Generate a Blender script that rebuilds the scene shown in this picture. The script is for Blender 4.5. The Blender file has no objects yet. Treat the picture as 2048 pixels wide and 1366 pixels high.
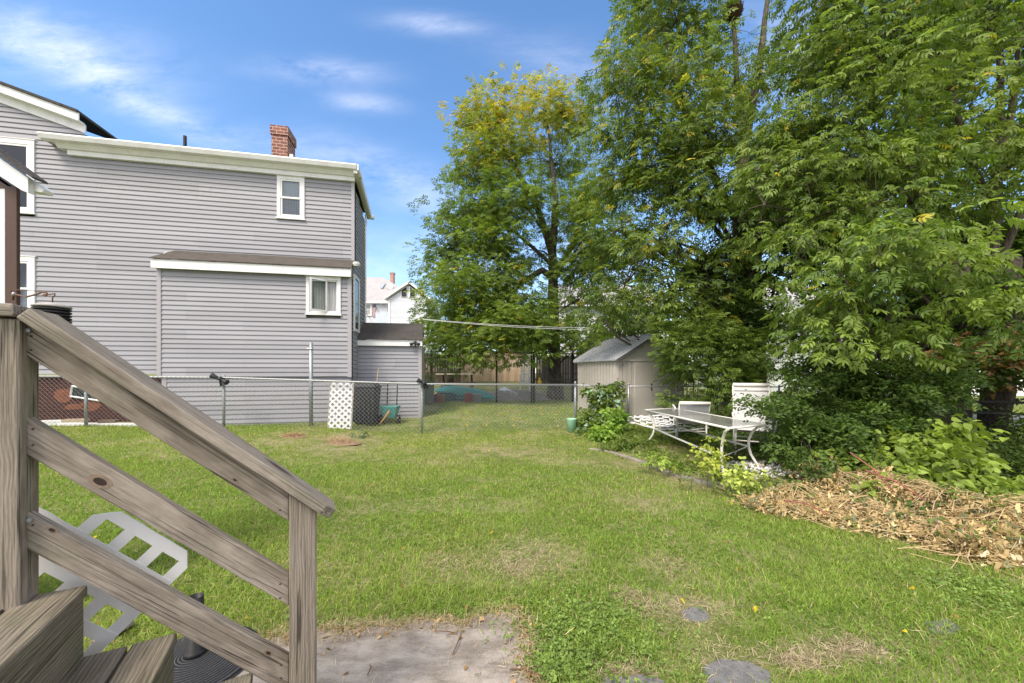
import bpy, math, random
import numpy as np
from mathutils import Vector, Matrix
R = math.radians
rng = np.random.default_rng(7)
random.seed(7)
S = bpy.context.scene
COL = S.collection

# ---------------------------------------------------------------- camera
FPX, HZ, CAMH = 750.0, 745.0, 1.5
cam_d = bpy.data.cameras.new("camera")
cam = bpy.data.objects.new("camera", cam_d)
COL.objects.link(cam)
cam.location = (0, 0, CAMH)
cam.rotation_euler = (R(90), 0, 0)
cam_d.sensor_width = 36
cam_d.lens = 36 * FPX / 2048
cam_d.shift_y = (HZ - 683) / 2048
cam_d.clip_start = 0.05
cam_d.clip_end = 2000
S.camera = cam

# ---------------------------------------------------------------- light
SUN_EL, SUN_AZ = 52.0, 212.0          # azimuth: clockwise from +Y; sun behind-left of the camera
w = bpy.data.worlds.new("World")
S.world = w
w.use_nodes = True
NT = w.node_tree
NT.nodes.clear()
def wn(t, **k):
    n = NT.nodes.new(t)
    for a, b in k.items():
        setattr(n, a, b)
    return n
def wmath(op, a, b=None, c=None):
    n = wn('ShaderNodeMath', operation=op)
    for i, v in enumerate((a, b, c)):
        if v is None: continue
        if isinstance(v, (int, float)): n.inputs[i].default_value = v
        else: NT.links.new(v, n.inputs[i])
    return n.outputs[0]
sky = wn('ShaderNodeTexSky', sky_type='NISHITA')
sky.sun_disc = False
sky.sun_elevation = R(SUN_EL)
sky.sun_rotation = R(SUN_AZ)
sky.air_density = 1.0
sky.dust_density = 0.5
sky.ozone_density = 2.0
hs = wn('ShaderNodeHueSaturation')
hs.inputs['Saturation'].default_value = 1.16
hs.inputs['Value'].default_value = 1.0
NT.links.new(sky.outputs[0], hs.inputs['Color'])
tc = wn('ShaderNodeTexCoord')
sp = wn('ShaderNodeSeparateXYZ')
NT.links.new(tc.outputs['Generated'], sp.inputs[0])
yy = wmath('MAXIMUM', sp.outputs[1], 0.08)
ua = wmath('DIVIDE', sp.outputs[0], yy)
va = wmath('DIVIDE', sp.outputs[2], yy)
cb = wn('ShaderNodeCombineXYZ')
NT.links.new(ua, cb.inputs[0]); NT.links.new(va, cb.inputs[1])
mp = wn('ShaderNodeMapping')
mp.inputs['Rotation'].default_value = (0, 0, R(-12))
mp.inputs['Scale'].default_value = (2.2, 6.0, 1)
NT.links.new(cb.outputs[0], mp.inputs[0])
nz = wn('ShaderNodeTexNoise')
nz.inputs['Scale'].default_value = 1.7
nz.inputs['Detail'].default_value = 10
nz.inputs['Roughness'].default_value = 0.68
nz.inputs['Distortion'].default_value = 0.25
NT.links.new(mp.outputs[0], nz.inputs['Vector'])
total = None
# px, py, half width, half height, tilt (down to the right), strength
for (cx, cy, sx, sy, tilt, st) in [(60, 85, 260, 62, 12, .75), (190, 140, 170, 40, 30, .6), (860, 47, 90, 20, 4, .8), (640, 142, 110, 24, 3, .75),
                                   (725, 205, 70, 18, 6, .7), (330, 235, 260, 26, 24, .4), (800, 365, 150, 46, 26, .65), (1150, 130, 150, 50, 10, .35),
                                   (560, 290, 300, 30, 14, .35), (800, 530, 300, 70, 0, .5), (1600, 100, 110, 110, 0, .7), (1850, 560, 600, 260, 0, .6), (1250, 600, 260, 100, 0, .5)]:
    a0, b0 = (cx - 1024) / FPX, (HZ - cy) / FPX
    ct, stn = math.cos(R(-tilt)), math.sin(R(-tilt))
    da = wmath('SUBTRACT', ua, a0); db = wmath('SUBTRACT', va, b0)
    p = wmath('MULTIPLY_ADD', da, ct, wmath('MULTIPLY', db, stn))
    q = wmath('MULTIPLY_ADD', db, ct, wmath('MULTIPLY', da, -stn))
    p = wmath('MULTIPLY', p, FPX / sx); q = wmath('MULTIPLY', q, FPX / sy)
    e = wmath('ADD', wmath('MULTIPLY', p, p), wmath('MULTIPLY', q, q))
    g = wmath('MULTIPLY', wmath('POWER', 2.718, wmath('MULTIPLY', e, -1.0)), st * .5)
    total = g if total is None else wmath('ADD', total, g)
mr = wn('ShaderNodeMapRange')
mr.inputs['From Min'].default_value = 0.30
mr.inputs['From Max'].default_value = 0.72
NT.links.new(nz.outputs[0], mr.inputs['Value'])
front = wmath('MINIMUM', wmath('MULTIPLY', total, mr.outputs[0]), 0.9)
def wramp(v, a, b):
    m_ = wn('ShaderNodeMapRange', interpolation_type='SMOOTHSTEP'); NT.links.new(v, m_.inputs['Value'])
    m_.inputs['From Min'].default_value = a; m_.inputs['From Max'].default_value = b
    return m_.outputs[0]
cover = wmath('MAXIMUM', wramp(sp.outputs[1], .35, -.15), wmath('MULTIPLY', wramp(sp.outputs[2], .74, .9), .7))   # cloud cover added out of view, overhead and behind, as neutral fill light
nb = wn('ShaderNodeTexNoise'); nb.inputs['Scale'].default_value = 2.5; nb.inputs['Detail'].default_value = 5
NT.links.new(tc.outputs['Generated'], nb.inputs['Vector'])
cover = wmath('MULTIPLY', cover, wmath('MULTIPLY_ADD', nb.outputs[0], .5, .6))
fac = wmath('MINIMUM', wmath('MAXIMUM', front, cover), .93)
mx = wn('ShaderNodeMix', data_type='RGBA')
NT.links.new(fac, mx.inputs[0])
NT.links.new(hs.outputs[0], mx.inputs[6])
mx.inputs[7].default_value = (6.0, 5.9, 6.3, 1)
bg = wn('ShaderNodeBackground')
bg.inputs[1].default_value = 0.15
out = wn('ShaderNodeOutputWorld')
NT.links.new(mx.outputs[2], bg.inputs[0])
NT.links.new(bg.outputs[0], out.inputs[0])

sl = bpy.data.lights.new("sun", 'SUN')
sl.energy = 2.5
sl.angle = R(22)
sl.color = (1.0, 0.90, 0.76)
sun = bpy.data.objects.new("sun", sl)
COL.objects.link(sun)
az = R(SUN_AZ)
sd = Vector((math.sin(az) * math.cos(R(SUN_EL)), math.cos(az) * math.cos(R(SUN_EL)), math.sin(R(SUN_EL))))
sun.rotation_euler = sd.to_track_quat('Z', 'Y').to_euler()
sun.location = sd * 50

S.view_settings.view_transform = 'Standard'
S.view_settings.look = 'None'
S.view_settings.gamma = 1
S.view_settings.exposure = 0.97
S.cycles.max_bounces = 6
S.cycles.transparent_max_bounces = 16

# ---------------------------------------------------------------- helpers
def P(px, py, d):
    return Vector(((px - 1024) / FPX * d, d, CAMH + (HZ - py) / FPX * d))
def G(px, py, z=0.0):                       # point of the ground plane under a pixel
    d = (CAMH - z) * FPX / (py - HZ)
    return Vector(((px - 1024) / FPX * d, d, z))
def sstep(a, b, x):
    t = np.clip((x - a) / (b - a), 0, 1)
    return t * t * (3 - 2 * t)
def gz(x, y):
    x = np.asarray(x, float); y = np.asarray(y, float)
    z = np.interp(y, [0, 8.6, 10.4, 13.5, 16, 23, 60], [0, 0, .2, .4, .45, .95, 1.2])
    k = 1 - sstep(3.6, 6.5, x)
    z = z * k
    zl_ = np.interp(y, [4.5, 8.4, 60], [0, .21, .21]) * (1 - sstep(-4.4, -2.3, x)) + .09 * (1 - sstep(-10, -6.5, x)) * sstep(5, 8.5, y)
    zb_ = .16 * sstep(0, .7, x - np.interp(y, [0, 2.6, 3.6, 5.2, 6, 7, 8, 8.8], [6, 3.9, 3.2, 2.75, 2.3, 2.0, 1.75, 1.45])) * (1 - sstep(5.5, 7, x)) * sstep(4.2, 5.0, y) * (1 - sstep(9, 10.5, y))
    return np.maximum(np.maximum(z, zl_), zb_)

OFF = {}
def meta(o, label=None, cat=None, group=None, kind=None):
    if label: o['label'] = label
    if cat: o['category'] = cat
    if group: o['group'] = group
    if kind: o['kind'] = kind
    return o
def thing(name, label, cat, loc=(0, 0, 0), group=None):
    o = bpy.data.objects.new(name, None)
    o.empty_display_size = 0.2
    COL.objects.link(o)
    o.location = loc
    OFF[o.name] = Vector(loc)
    return meta(o, label, cat, group)

class MB:
    def __init__(s):
        s.v = []; s.f = []; s.col = None
    def add(s, vs, fs):
        b = len(s.v)
        s.v.extend([tuple(x) for x in vs])
        s.f.extend([tuple(b + i for i in f) for f in fs])
    def box(s, lo, hi, M=None):
        x0, y0, z0 = lo; x1, y1, z1 = hi
        vs = [(x0, y0, z0), (x1, y0, z0), (x1, y1, z0), (x0, y1, z0), (x0, y0, z1), (x1, y0, z1), (x1, y1, z1), (x0, y1, z1)]
        if M is not None:
            vs = [M(*p) for p in vs] if callable(M) else [M @ Vector(p) for p in vs]
        s.add(vs, [(0, 3, 2, 1), (4, 5, 6, 7), (0, 1, 5, 4), (1, 2, 6, 5), (2, 3, 7, 6), (3, 0, 4, 7)])
    def hexa(s, vs):                        # 8 points: bottom loop, top loop
        s.add(vs, [(0, 3, 2, 1), (4, 5, 6, 7), (0, 1, 5, 4), (1, 2, 6, 5), (2, 3, 7, 6), (3, 0, 4, 7)])
    def prism(s, poly, d):                  # polygon (3D points) extruded by vector d
        n = len(poly); d = Vector(d)
        vs = [Vector(p) for p in poly] + [Vector(p) + d for p in poly]
        s.add(vs, [tuple(range(n)), tuple(range(2 * n - 1, n - 1, -1))] + [(i, i + n, (i + 1) % n + n, (i + 1) % n) for i in range(n)])
    def tube(s, pts, r, n=8, cap=True):
        pts = [Vector(p) for p in pts]
        m = len(pts)
        rr = r if hasattr(r, '__len__') else [r] * m
        b = len(s.v)
        ref = None
        for i, p in enumerate(pts):
            t = (pts[min(i + 1, m - 1)] - pts[max(i - 1, 0)])
            if t.length < 1e-9: t = Vector((0, 0, 1))
            t.normalize()
            if ref is None:
                ref = t.cross(Vector((0, 0, 1)))
                if ref.length < .1: ref = Vector((1, 0, 0))
            ref = ref - t * ref.dot(t)
            if ref.length < 1e-6: ref = t.orthogonal()
            ref.normalize()
            q = t.cross(ref)
            for k in range(n):
                a = 2 * math.pi * k / n
                s.v.append(tuple(p + (ref * math.cos(a) + q * math.sin(a)) * rr[i]))
        for i in range(m - 1):
            for k in range(n):
                k2 = (k + 1) % n
                s.f.append((b + i * n + k, b + i * n + k2, b + (i + 1) * n + k2, b + (i + 1) * n + k))
        if cap:
            s.f.append(tuple(b + k for k in range(n - 1, -1, -1)))
            s.f.append(tuple(b + (m - 1) * n + k for k in range(n)))
    def lathe(s, prof, c=(0, 0, 0), n=20):  # profile of (r, z)
        b = len(s.v)
        for r, z in prof:
            for k in range(n):
                a = 2 * math.pi * k / n
                s.v.append((c[0] + r * math.cos(a), c[1] + r * math.sin(a), c[2] + z))
        m = len(prof)
        for i in range(m - 1):
            for k in range(n):
                k2 = (k + 1) % n
                s.f.append((b + i * n + k, b + i * n + k2, b + (i + 1) * n + k2, b + (i + 1) * n + k))
        s.f.append(tuple(b + k for k in range(n - 1, -1, -1)))
        s.f.append(tuple(b + (m - 1) * n + k for k in range(n)))

def link_mesh(name, me, mat, parent=None):
    o = bpy.data.objects.new(name, me)
    if mat: me.materials.append(mat)
    COL.objects.link(o)
    off = Vector((0, 0, 0))
    if parent is not None:
        o.parent = parent
        off = OFF[parent.name]
    OFF[o.name] = off
    return o
def obj(name, mb, mat, parent=None, smooth=False, bevel=0, **k):
    off = OFF[parent.name] if parent is not None else Vector((0, 0, 0))
    me = bpy.data.meshes.new(name)
    me.from_pydata([(x - off[0], y - off[1], z - off[2]) for x, y, z in mb.v], [], mb.f)
    me.update()
    if smooth:
        for p in me.polygons: p.use_smooth = True
    o = link_mesh(name, me, mat, parent)
    if bevel:
        b = o.modifiers.new('bevel', 'BEVEL'); b.width = bevel; b.segments = 2; b.limit_method = 'ANGLE'
    return meta(o, **k)
def nobj(name, V, F, mat, parent=None, col=None, **k):      # numpy verts (n,3), faces (m,k) and per-vertex colour
    off = OFF[parent.name] if parent is not None else Vector((0, 0, 0))
    V = V - np.array(off)
    me = bpy.data.meshes.new(name)
    nf, kf = F.shape
    me.vertices.add(len(V)); me.vertices.foreach_set('co', V.astype(np.float32).ravel())
    me.loops.add(nf * kf); me.loops.foreach_set('vertex_index', F.astype(np.int32).ravel())
    me.polygons.add(nf)
    me.polygons.foreach_set('loop_start', np.arange(0, nf * kf, kf, dtype=np.int32))
    me.polygons.foreach_set('loop_total', np.full(nf, kf, dtype=np.int32))
    me.update(calc_edges=True)
    if col is not None:
        a = me.color_attributes.new('col', 'FLOAT_COLOR', 'POINT')
        a.data.foreach_set('color', np.concatenate([col, np.ones((len(col), 1))], 1).astype(np.float32).ravel())
    o = link_mesh(name, me, mat, parent)
    return meta(o, **k)
def board(name, p0, p1, across, w_, t_, mat, parent, bevel=.004, **k):
    """board from p0 to p1 (centre line); 'across' = direction of its width; local X runs along the grain"""
    p0 = Vector(p0); p1 = Vector(p1)
    x = (p1 - p0); L = x.length; x.normalize()
    y = Vector(across); y = (y - x * y.dot(x)).normalized()
    z = x.cross(y)
    mb = MB(); mb.box((0, -w_ / 2, -t_ / 2), (L, w_ / 2, t_ / 2))
    return lobj(name, mb, mat, parent, p0, x, y, z, bevel, **k)
def lobj(name, mb, mat, parent, o0, x, y, z, bevel=.004, **k):
    me = bpy.data.meshes.new(name)
    me.from_pydata(mb.v, [], mb.f); me.update()
    o = link_mesh(name, me, mat, parent)
    M = Matrix(((x[0], y[0], z[0], 0), (x[1], y[1], z[1], 0), (x[2], y[2], z[2], 0), (0, 0, 0, 1)))
    o.matrix_local = Matrix.Translation(Vector(o0) - OFF[o.name]) @ M
    if bevel:
        b = o.modifiers.new('bevel', 'BEVEL'); b.width = bevel; b.segments = 2; b.limit_method = 'ANGLE'
    return meta(o, **k)

# ---------------------------------------------------------------- materials
class Mat:
    def __init__(s, name, rough=.6, spec=.3):
        s.m = bpy.data.materials.new(name); s.m.use_nodes = True
        s.t = s.m.node_tree; s.b = s.t.nodes['Principled BSDF']; s.o = s.t.nodes['Material Output']
        s.b.inputs['Roughness'].default_value = rough
        s.b.inputs['Specular IOR Level'].default_value = spec
    def n(s, t, **k):
        n = s.t.nodes.new(t)
        for a, b in k.items(): setattr(n, a, b)
        return n
    def l(s, a, b): s.t.links.new(a, b)
    def set(s, inp, v):
        if isinstance(v, bpy.types.NodeSocket): s.l(v, inp)
        elif isinstance(v, tuple) and len(v) == 3 and inp.type == 'RGBA': inp.default_value = (*v, 1)
        else: inp.default_value = v
    def coord(s, kind='Object', scale=(1, 1, 1), rot=(0, 0, 0), loc=(0, 0, 0)):
        c = s.n('ShaderNodeTexCoord'); m = s.n('ShaderNodeMapping')
        m.inputs['Scale'].default_value = scale; m.inputs['Rotation'].default_value = rot; m.inputs['Location'].default_value = loc
        s.l(c.outputs[kind], m.inputs[0]); return m.outputs[0]
    def geo(s, scale=(1, 1, 1)):
        c = s.n('ShaderNodeNewGeometry'); m = s.n('ShaderNodeMapping'); m.inputs['Scale'].default_value = scale
        s.l(c.outputs['Position'], m.inputs[0]); return m.outputs[0]
    def noise(s, vec, scale, detail=4, rough=.5, dist=0):
        n = s.n('ShaderNodeTexNoise'); s.l(vec, n.inputs['Vector'])
        n.inputs['Scale'].default_value = scale; n.inputs['Detail'].default_value = detail
        n.inputs['Roughness'].default_value = rough; n.inputs['Distortion'].default_value = dist
        return n.outputs['Fac']
    def rng(s, v, a, b, c=0, d=1):
        m = s.n('ShaderNodeMapRange'); s.l(v, m.inputs['Value'])
        for i, x in zip(('From Min', 'From Max', 'To Min', 'To Max'), (a, b, c, d)): m.inputs[i].default_value = x
        return m.outputs[0]
    def mix(s, f, a, b, blend='MIX'):
        m = s.n('ShaderNodeMix', data_type='RGBA'); m.blend_type = blend
        s.set(m.inputs[0], f); s.set(m.inputs[6], a); s.set(m.inputs[7], b); return m.outputs[2]
    def math(s, op, a, b=0.0):
        m = s.n('ShaderNodeMath', operation=op); s.set(m.inputs[0], a); s.set(m.inputs[1], b); return m.outputs[0]
    def base(s, v): s.set(s.b.inputs['Base Color'], v); return s
    def bump(s, h, strength=.3, dist=.01):
        b = s.n('ShaderNodeBump'); b.inputs['Strength'].default_value = strength; b.inputs['Distance'].default_value = dist
        s.l(h, b.inputs['Height']); s.l(b.outputs[0], s.b.inputs['Normal']); return s

def plain(name, c, rough=.6, var=.12, scale=6, spec=.3, metal=0, bump=0):
    m = Mat(name, rough, spec)
    v = m.geo()
    n = m.noise(v, scale, 5, .6)
    n2 = m.noise(v, scale * 9, 3, .6)
    c1 = tuple(x * (1 - var) for x in c); c2 = tuple(min(1, x * (1 + var)) for x in c)
    m.base(m.mix(m.math('MULTIPLY_ADD', n, .6) if False else m.rng(m.math('ADD', n, n2), .7, 1.3), c1, c2))
    m.b.inputs['Metallic'].default_value = metal
    if bump: m.bump(n2, bump, .005)
    return m.m

def wood(name, dark, light, algae=.5, grain=1.0, knots=True, seed=0):
    m = Mat(name, .85, .15)
    v = m.coord('Object', (1, 1, 1), loc=(seed * 3.1, seed, seed * .7))
    oi = m.n('ShaderNodeObjectInfo')
    add = m.n('ShaderNodeVectorMath', operation='MULTIPLY_ADD')
    m.l(oi.outputs['Random'], add.inputs[0]); add.inputs[1].default_value = (37, 11, 5); m.l(v, add.inputs[2])
    v = add.outputs[0]
    def mapped(sc):
        q = m.n('ShaderNodeMapping'); q.inputs['Scale'].default_value = sc; m.l(v, q.inputs[0]); return q.outputs[0]
    warp = m.noise(mapped((2.2, 14, 14)), 1.0, 5, .65)
    # broad annual rings: wave across Y/Z distorted along X
    wv = m.n('ShaderNodeTexWave', wave_type='BANDS'); wv.bands_direction = 'Y'
    m.l(mapped((.35, 1, .8)), wv.inputs[0]); wv.inputs['Scale'].default_value = 26 * grain
    wv.inputs['Distortion'].default_value = 9; wv.inputs['Detail'].default_value = 3; wv.inputs['Detail Scale'].default_value = .6
    fine = m.noise(mapped((9, 230, 230)), 1.0, 6, .75)
    blot = m.noise(mapped((3.5, 38, 38)), 1.2, 5, .7)
    g = m.math('ADD', m.math('MULTIPLY', wv.outputs['Fac'], .28), m.math('MULTIPLY', fine, .9))
    g = m.math('ADD', g, m.math('MULTIPLY', warp, .35))
    c = m.mix(m.rng(g, .42, 1.12), dark, light)
    c = m.mix(m.rng(blot, .45, .75, 0, .45), c, tuple(x * .6 for x in dark), 'MIX')
    crack = m.math('MAXIMUM', m.rng(m.noise(mapped((3, 90, 90)), 1.0, 2, .4), .30, .36, 1, 0), m.rng(m.noise(mapped((2.0, 150, 150)), 1.0, 3, .5), .36, .43, .6, 0))
    c = m.mix(m.math('MULTIPLY', crack, .8), c, (.035, .028, .022))
    alg = m.rng(m.noise(mapped((2, 4, 4)), 1.6, 5, .7), .52, .72, 0, algae)
    c = m.mix(alg, c, (.105, .115, .055))
    if knots:
        vo = m.n('ShaderNodeTexVoronoi', feature='F1'); m.l(mapped((1.7, 4.2, 4.2)), vo.inputs['Vector']); vo.inputs['Scale'].default_value = 1.0
        vo.inputs['Randomness'].default_value = 1
        kn = m.rng(vo.outputs['Distance'], .06, .13, 1, 0)
        c = m.mix(m.math('MULTIPLY', kn, .85), c, (.045, .032, .024))
    m.base(c)
    m.bump(m.math('SUBTRACT', m.math('ADD', g, m.math('MULTIPLY', fine, .5)), crack), .6, .004)
    return m.m

WOOD = wood('weathered_rail_wood', (.175, .145, .115), (.42, .366, .305), .4)
WOODP = wood('weathered_post_wood', (.17, .14, .108), (.37, .32, .26), .25, 1.4, False, 2)
WOODT = wood('weathered_tread_wood', (.10, .082, .058), (.31, .27, .21), .75, 1.0, False, 4)
FENCEW = wood('cedar_fence_wood', (.27, .19, .13), (.46, .36, .27), .1, .6, False, 6)
FENCEG = wood('grey_fence_wood', (.25, .23, .21), (.42, .39, .36), .1, .6, False, 7)
DARKW = wood('dark_fence_wood', (.07, .05, .04), (.15, .11, .09), .2, .6, False, 8)

def siding_mat(name, c):
    m = Mat(name, .55, .25)
    v = m.geo((.35, .35, 1.6))
    n = m.noise(v, 1.4, 5, .6)
    col = m.mix(m.rng(n, .3, .7), tuple(x * .93 for x in c), tuple(x * 1.05 for x in c))
    # rows differ a little in tone
    nz_ = m.noise(m.geo((.12, .12, 8.77)), 1.0, 1, .4)
    col = m.mix(m.rng(nz_, .3, .7, 0, .28), col, tuple(x * .86 for x in c))
    d = m.noise(m.geo((8, 8, 3)), 2.0, 6, .7)
    m2 = m.noise(m.geo((.5, .5, .9)), 1.0, 2, .4)
    sx = m.n('ShaderNodeSeparateXYZ'); m.l(m.geo(), sx.inputs[0]); cx = m.n('ShaderNodeCombineXYZ'); m.l(sx.outputs[0], cx.inputs[0]); m.l(m.math('SUBTRACT', sx.outputs[2], 1.4), cx.inputs[1])
    br = m.n('ShaderNodeTexBrick'); m.l(cx.outputs[0], br.inputs[0]); br.inputs['Scale'].default_value = 1; br.inputs['Brick Width'].default_value = 3.3; br.inputs['Row Height'].default_value = .2286
    br.offset = .37; br.inputs['Mortar Size'].default_value = .0018; br.inputs['Color1'].default_value = (.90, .90, .90, 1); br.inputs['Color2'].default_value = (1.05, 1.05, 1.05, 1); br.inputs['Mortar'].default_value = (.55, .55, .55, 1)
    col = m.mix(1.0, col, br.outputs['Color'], 'MULTIPLY')
    col = m.mix(m.math('MULTIPLY', m.rng(d, .52, .66, 0, 1), m.rng(m2, .55, .72, 0, .4)), col, (.2, .18, .13))
    m.base(col); return m.m
SID = siding_mat('grey_vinyl_siding', (.305, .302, .327))
SID2 = siding_mat('grey_vinyl_siding_lean_to', (.30, .30, .325))
SIDT = plain('grey_corner_trim', (.34, .325, .345), .5, .06)
def white_mat(name, c=(.74, .74, .73), dirt=.35):
    m = Mat(name, .45, .35)
    n = m.noise(m.geo((1.5, 1.5, .7)), 2.2, 6, .7)
    f = m.noise(m.geo((9, 9, 1.5)), 2.0, 5, .7)
    col = m.mix(m.rng(n, .45, .75, 0, dirt), c, (.42, .40, .35))
    col = m.mix(m.math('MULTIPLY', m.rng(f, .55, .75), dirt * .7), col, (.25, .24, .2))
    m.base(col); return m.m
WHITE = white_mat('white_trim')
WHITEC = white_mat('white_plastic', (.76, .76, .76), .18)
SOFFIT = plain('soffit_grey', (.50, .50, .47), .5, .05)
IRONW = white_mat('white_painted_frame', (.70, .67, .62), .25)
def shingle(name, c):
    m = Mat(name, .9, .15)
    br = m.n('ShaderNodeTexBrick'); m.l(m.geo((1, 1, 1)), br.inputs[0])
    br.inputs['Scale'].default_value = 1; br.inputs['Brick Width'].default_value = .25; br.inputs['Row Height'].default_value = .07
    br.inputs['Mortar Size'].default_value = .006
    br.inputs['Color1'].default_value = (*[x * .8 for x in c], 1); br.inputs['Color2'].default_value = (*[x * 1.2 for x in c], 1)
    br.inputs['Mortar'].default_value = (*[x * .4 for x in c], 1)
    n = m.noise(m.geo(), 3, 6, .7); g = m.noise(m.geo(), 160, 2, .8)
    col = m.mix(m.rng(n, .35, .7), br.outputs['Color'], tuple(x * 1.25 for x in c))
    col = m.mix(m.rng(g, .4, .7, 0, .5), col, tuple(min(1, x * 2.0) for x in c))
    mo = m.rng(m.noise(m.geo(), 1.3, 5, .7), .6, .68, 0, .6)
    col = m.mix(mo, col, (.10, .10, .045))
    m.base(col); m.bump(g, .5, .006); return m.m
SHING = shingle('dark_shingle', (.055, .05, .046))
SHINGB = shingle('brown_shingle', (.075, .066, .058))
SHINGF = plain('far_roof_grey', (.34, .33, .33), .9, .12, 1.5)
def brick(name, c1, c2, mort, sc=1.0):
    m = Mat(name, .9, .15)
    g = m.n('ShaderNodeTexCoord')
    sx = m.n('ShaderNodeSeparateXYZ'); m.l(g.outputs['Object'], sx.inputs[0])
    cx = m.n('ShaderNodeCombineXYZ'); m.l(m.math('ADD', sx.outputs[0], sx.outputs[1]), cx.inputs[0]); m.l(sx.outputs[2], cx.inputs[1])
    br = m.n('ShaderNodeTexBrick'); m.l(cx.outputs[0], br.inputs[0])
    br.inputs['Scale'].default_value = sc; br.inputs['Brick Width'].default_value = .24; br.inputs['Row Height'].default_value = .095
    br.inputs['Mortar Size'].default_value = .012; br.inputs['Mortar Smooth'].default_value = .3
    br.inputs['Color1'].default_value = (*c1, 1); br.inputs['Color2'].default_value = (*c2, 1); br.inputs['Mortar'].default_value = (*mort, 1)
    n = m.noise(m.geo(), 14, 5, .7)
    m.base(m.mix(m.rng(n, .35, .7, 0, .6), br.outputs['Color'], tuple(x * .6 for x in c1)))
    m.bump(m.math('SUBTRACT', 1.0, br.outputs['Fac']), .7, .01); return m.m
BRICK = brick('chimney_brick', (.34, .13, .085), (.17, .075, .06), (.50, .44, .40))
FOUND = brick('painted_foundation_brick', (.085, .035, .032), (.075, .032, .03), (.06, .03, .028))
RUST = plain('bare_brick_patch', (.17, .062, .036), .9, .3, 9)
METAL = plain('galvanised_metal', (.30, .32, .33), .42, .15, 12, .5, .55)
METALG = plain('weathered_green_post', (.25, .28, .26), .55, .2, 14, .4, .3)
BLKM = plain('black_metal', (.02, .02, .02), .5, .3, 12)
CHAINB = plain('black_chain_link', (.05, .05, .05), .5, .3, 12)
BLKP = plain('black_plastic', (.028, .03, .034), .55, .2, 8)
GLASSD = None
def glass(name, tint=(.05, .06, .07), refl=.35):
    m = Mat(name, .05, .5)
    gl = m.n('ShaderNodeBsdfGlossy'); gl.inputs['Roughness'].default_value = .03; gl.inputs['Color'].default_value = (.6, .6, .62, 1)
    tr = m.n('ShaderNodeBsdfTransparent'); tr.inputs['Color'].default_value = (.8, .84, .84, 1)
    fr = m.n('ShaderNodeFresnel'); fr.inputs['IOR'].default_value = 1.5
    mxs = m.n('ShaderNodeMixShader'); m.l(m.math('MULTIPLY_ADD', fr.outputs[0], 1.0) if False else m.math('ADD', fr.outputs[0], refl * .15), mxs.inputs[0])
    m.l(tr.outputs[0], mxs.inputs[1]); m.l(gl.outputs[0], mxs.inputs[2]); m.l(mxs.outputs[0], m.o.inputs[0])
    return m.m
GLASS = glass('window_glass')
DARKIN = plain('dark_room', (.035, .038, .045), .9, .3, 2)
def curtain_mat(name, c):
    m = Mat(name, .9, .1)
    wv = m.n('ShaderNodeTexWave', wave_type='BANDS'); m.l(m.geo(), wv.inputs[0]); wv.inputs['Scale'].default_value = 5; wv.inputs['Distortion'].default_value = 3
    m.base(m.mix(wv.outputs['Fac'], tuple(x * .7 for x in c), c)); return m.m
CURT = curtain_mat('lace_curtain', (.42, .42, .43))
SHADE = plain('pale_window_shade', (.74, .78, .79), .8, .04, 2)
BROWNP = plain('brown_paint', (.075, .042, .03), .6, .15, 5)
PEEL = plain('peeling_white_paint', (.62, .64, .66), .7, .1, 30)

def leaf_mat(name, trans=.35, rough=.45, gloss=.3):
    m = Mat(name, rough, gloss)
    a = m.n('ShaderNodeAttribute'); a.attribute_name = 'col'
    m.base(a.outputs['Color'])
    t = m.n('ShaderNodeBsdfTranslucent')
    m.l(m.mix(1.0, a.outputs['Color'], (1.2, 1.25, .6), 'MULTIPLY'), t.inputs['Color'])
    x = m.n('ShaderNodeMixShader'); x.inputs[0].default_value = trans + .07
    m.l(m.b.outputs[0], x.inputs[1]); m.l(t.outputs[0], x.inputs[2]); m.l(x.outputs[0], m.o.inputs[0])
    return m.m
LEAF = leaf_mat('leaf')
GRASSM = leaf_mat('grass_blade', .3, .6, .15)
DEADM = leaf_mat('dead_leaf', .12, .8, .1)
def bark(name, a, b):
    m = Mat(name, .95, .1)
    v = m.geo((14, 14, 3))
    n = m.noise(v, 1.5, 6, .65, .4); n2 = m.noise(m.geo(), 2.5, 3, .5)
    c = m.mix(m.rng(n, .35, .65), a, b)
    c = m.mix(m.rng(n2, .5, .7, 0, .4), c, (.06, .07, .035))
    m.base(c); m.bump(n, 1.0, .03); return m.m
BARK = bark('ash_bark', (.045, .036, .028), (.15, .125, .10))
BARKD = bark('dark_bark', (.022, .018, .014), (.085, .068, .052))
STEM = plain('green_stem', (.12, .15, .06), .7, .2)

# ---------------------------------------------------------------- setting: ground
def ground_mat():
    m = Mat('lawn_soil', .95, .08)
    v = m.geo()
    a = m.noise(v, .9, 6, .65); b = m.noise(v, 5, 6, .7); c = m.noise(v, 60, 4, .75)
    green = m.mix(m.rng(b, .3, .7), (.12, .16, .04), (.20, .24, .06))
    soil = m.mix(m.rng(c, .3, .7), (.27, .205, .13), (.52, .43, .29))
    f = m.rng(m.math('ADD', a, m.math('MULTIPLY', b, .6)), .74, .96, .0, .7)
    col = m.mix(f, green, soil)
    col = m.mix(m.rng(c, .35, .6, .45, 0), col, (.06, .055, .03))
    m.base(col); m.bump(m.math('ADD', b, c), .6, .03); return m.m
xs = np.concatenate([np.linspace(-400, -20, 20), np.linspace(-19, 25, 89), np.linspace(26, 400, 20)])
ys = np.concatenate([np.linspace(-60, -4, 8), np.linspace(-3, 30, 100), np.linspace(32, 800, 24)])
X, Y = np.meshgrid(xs, ys)
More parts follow.
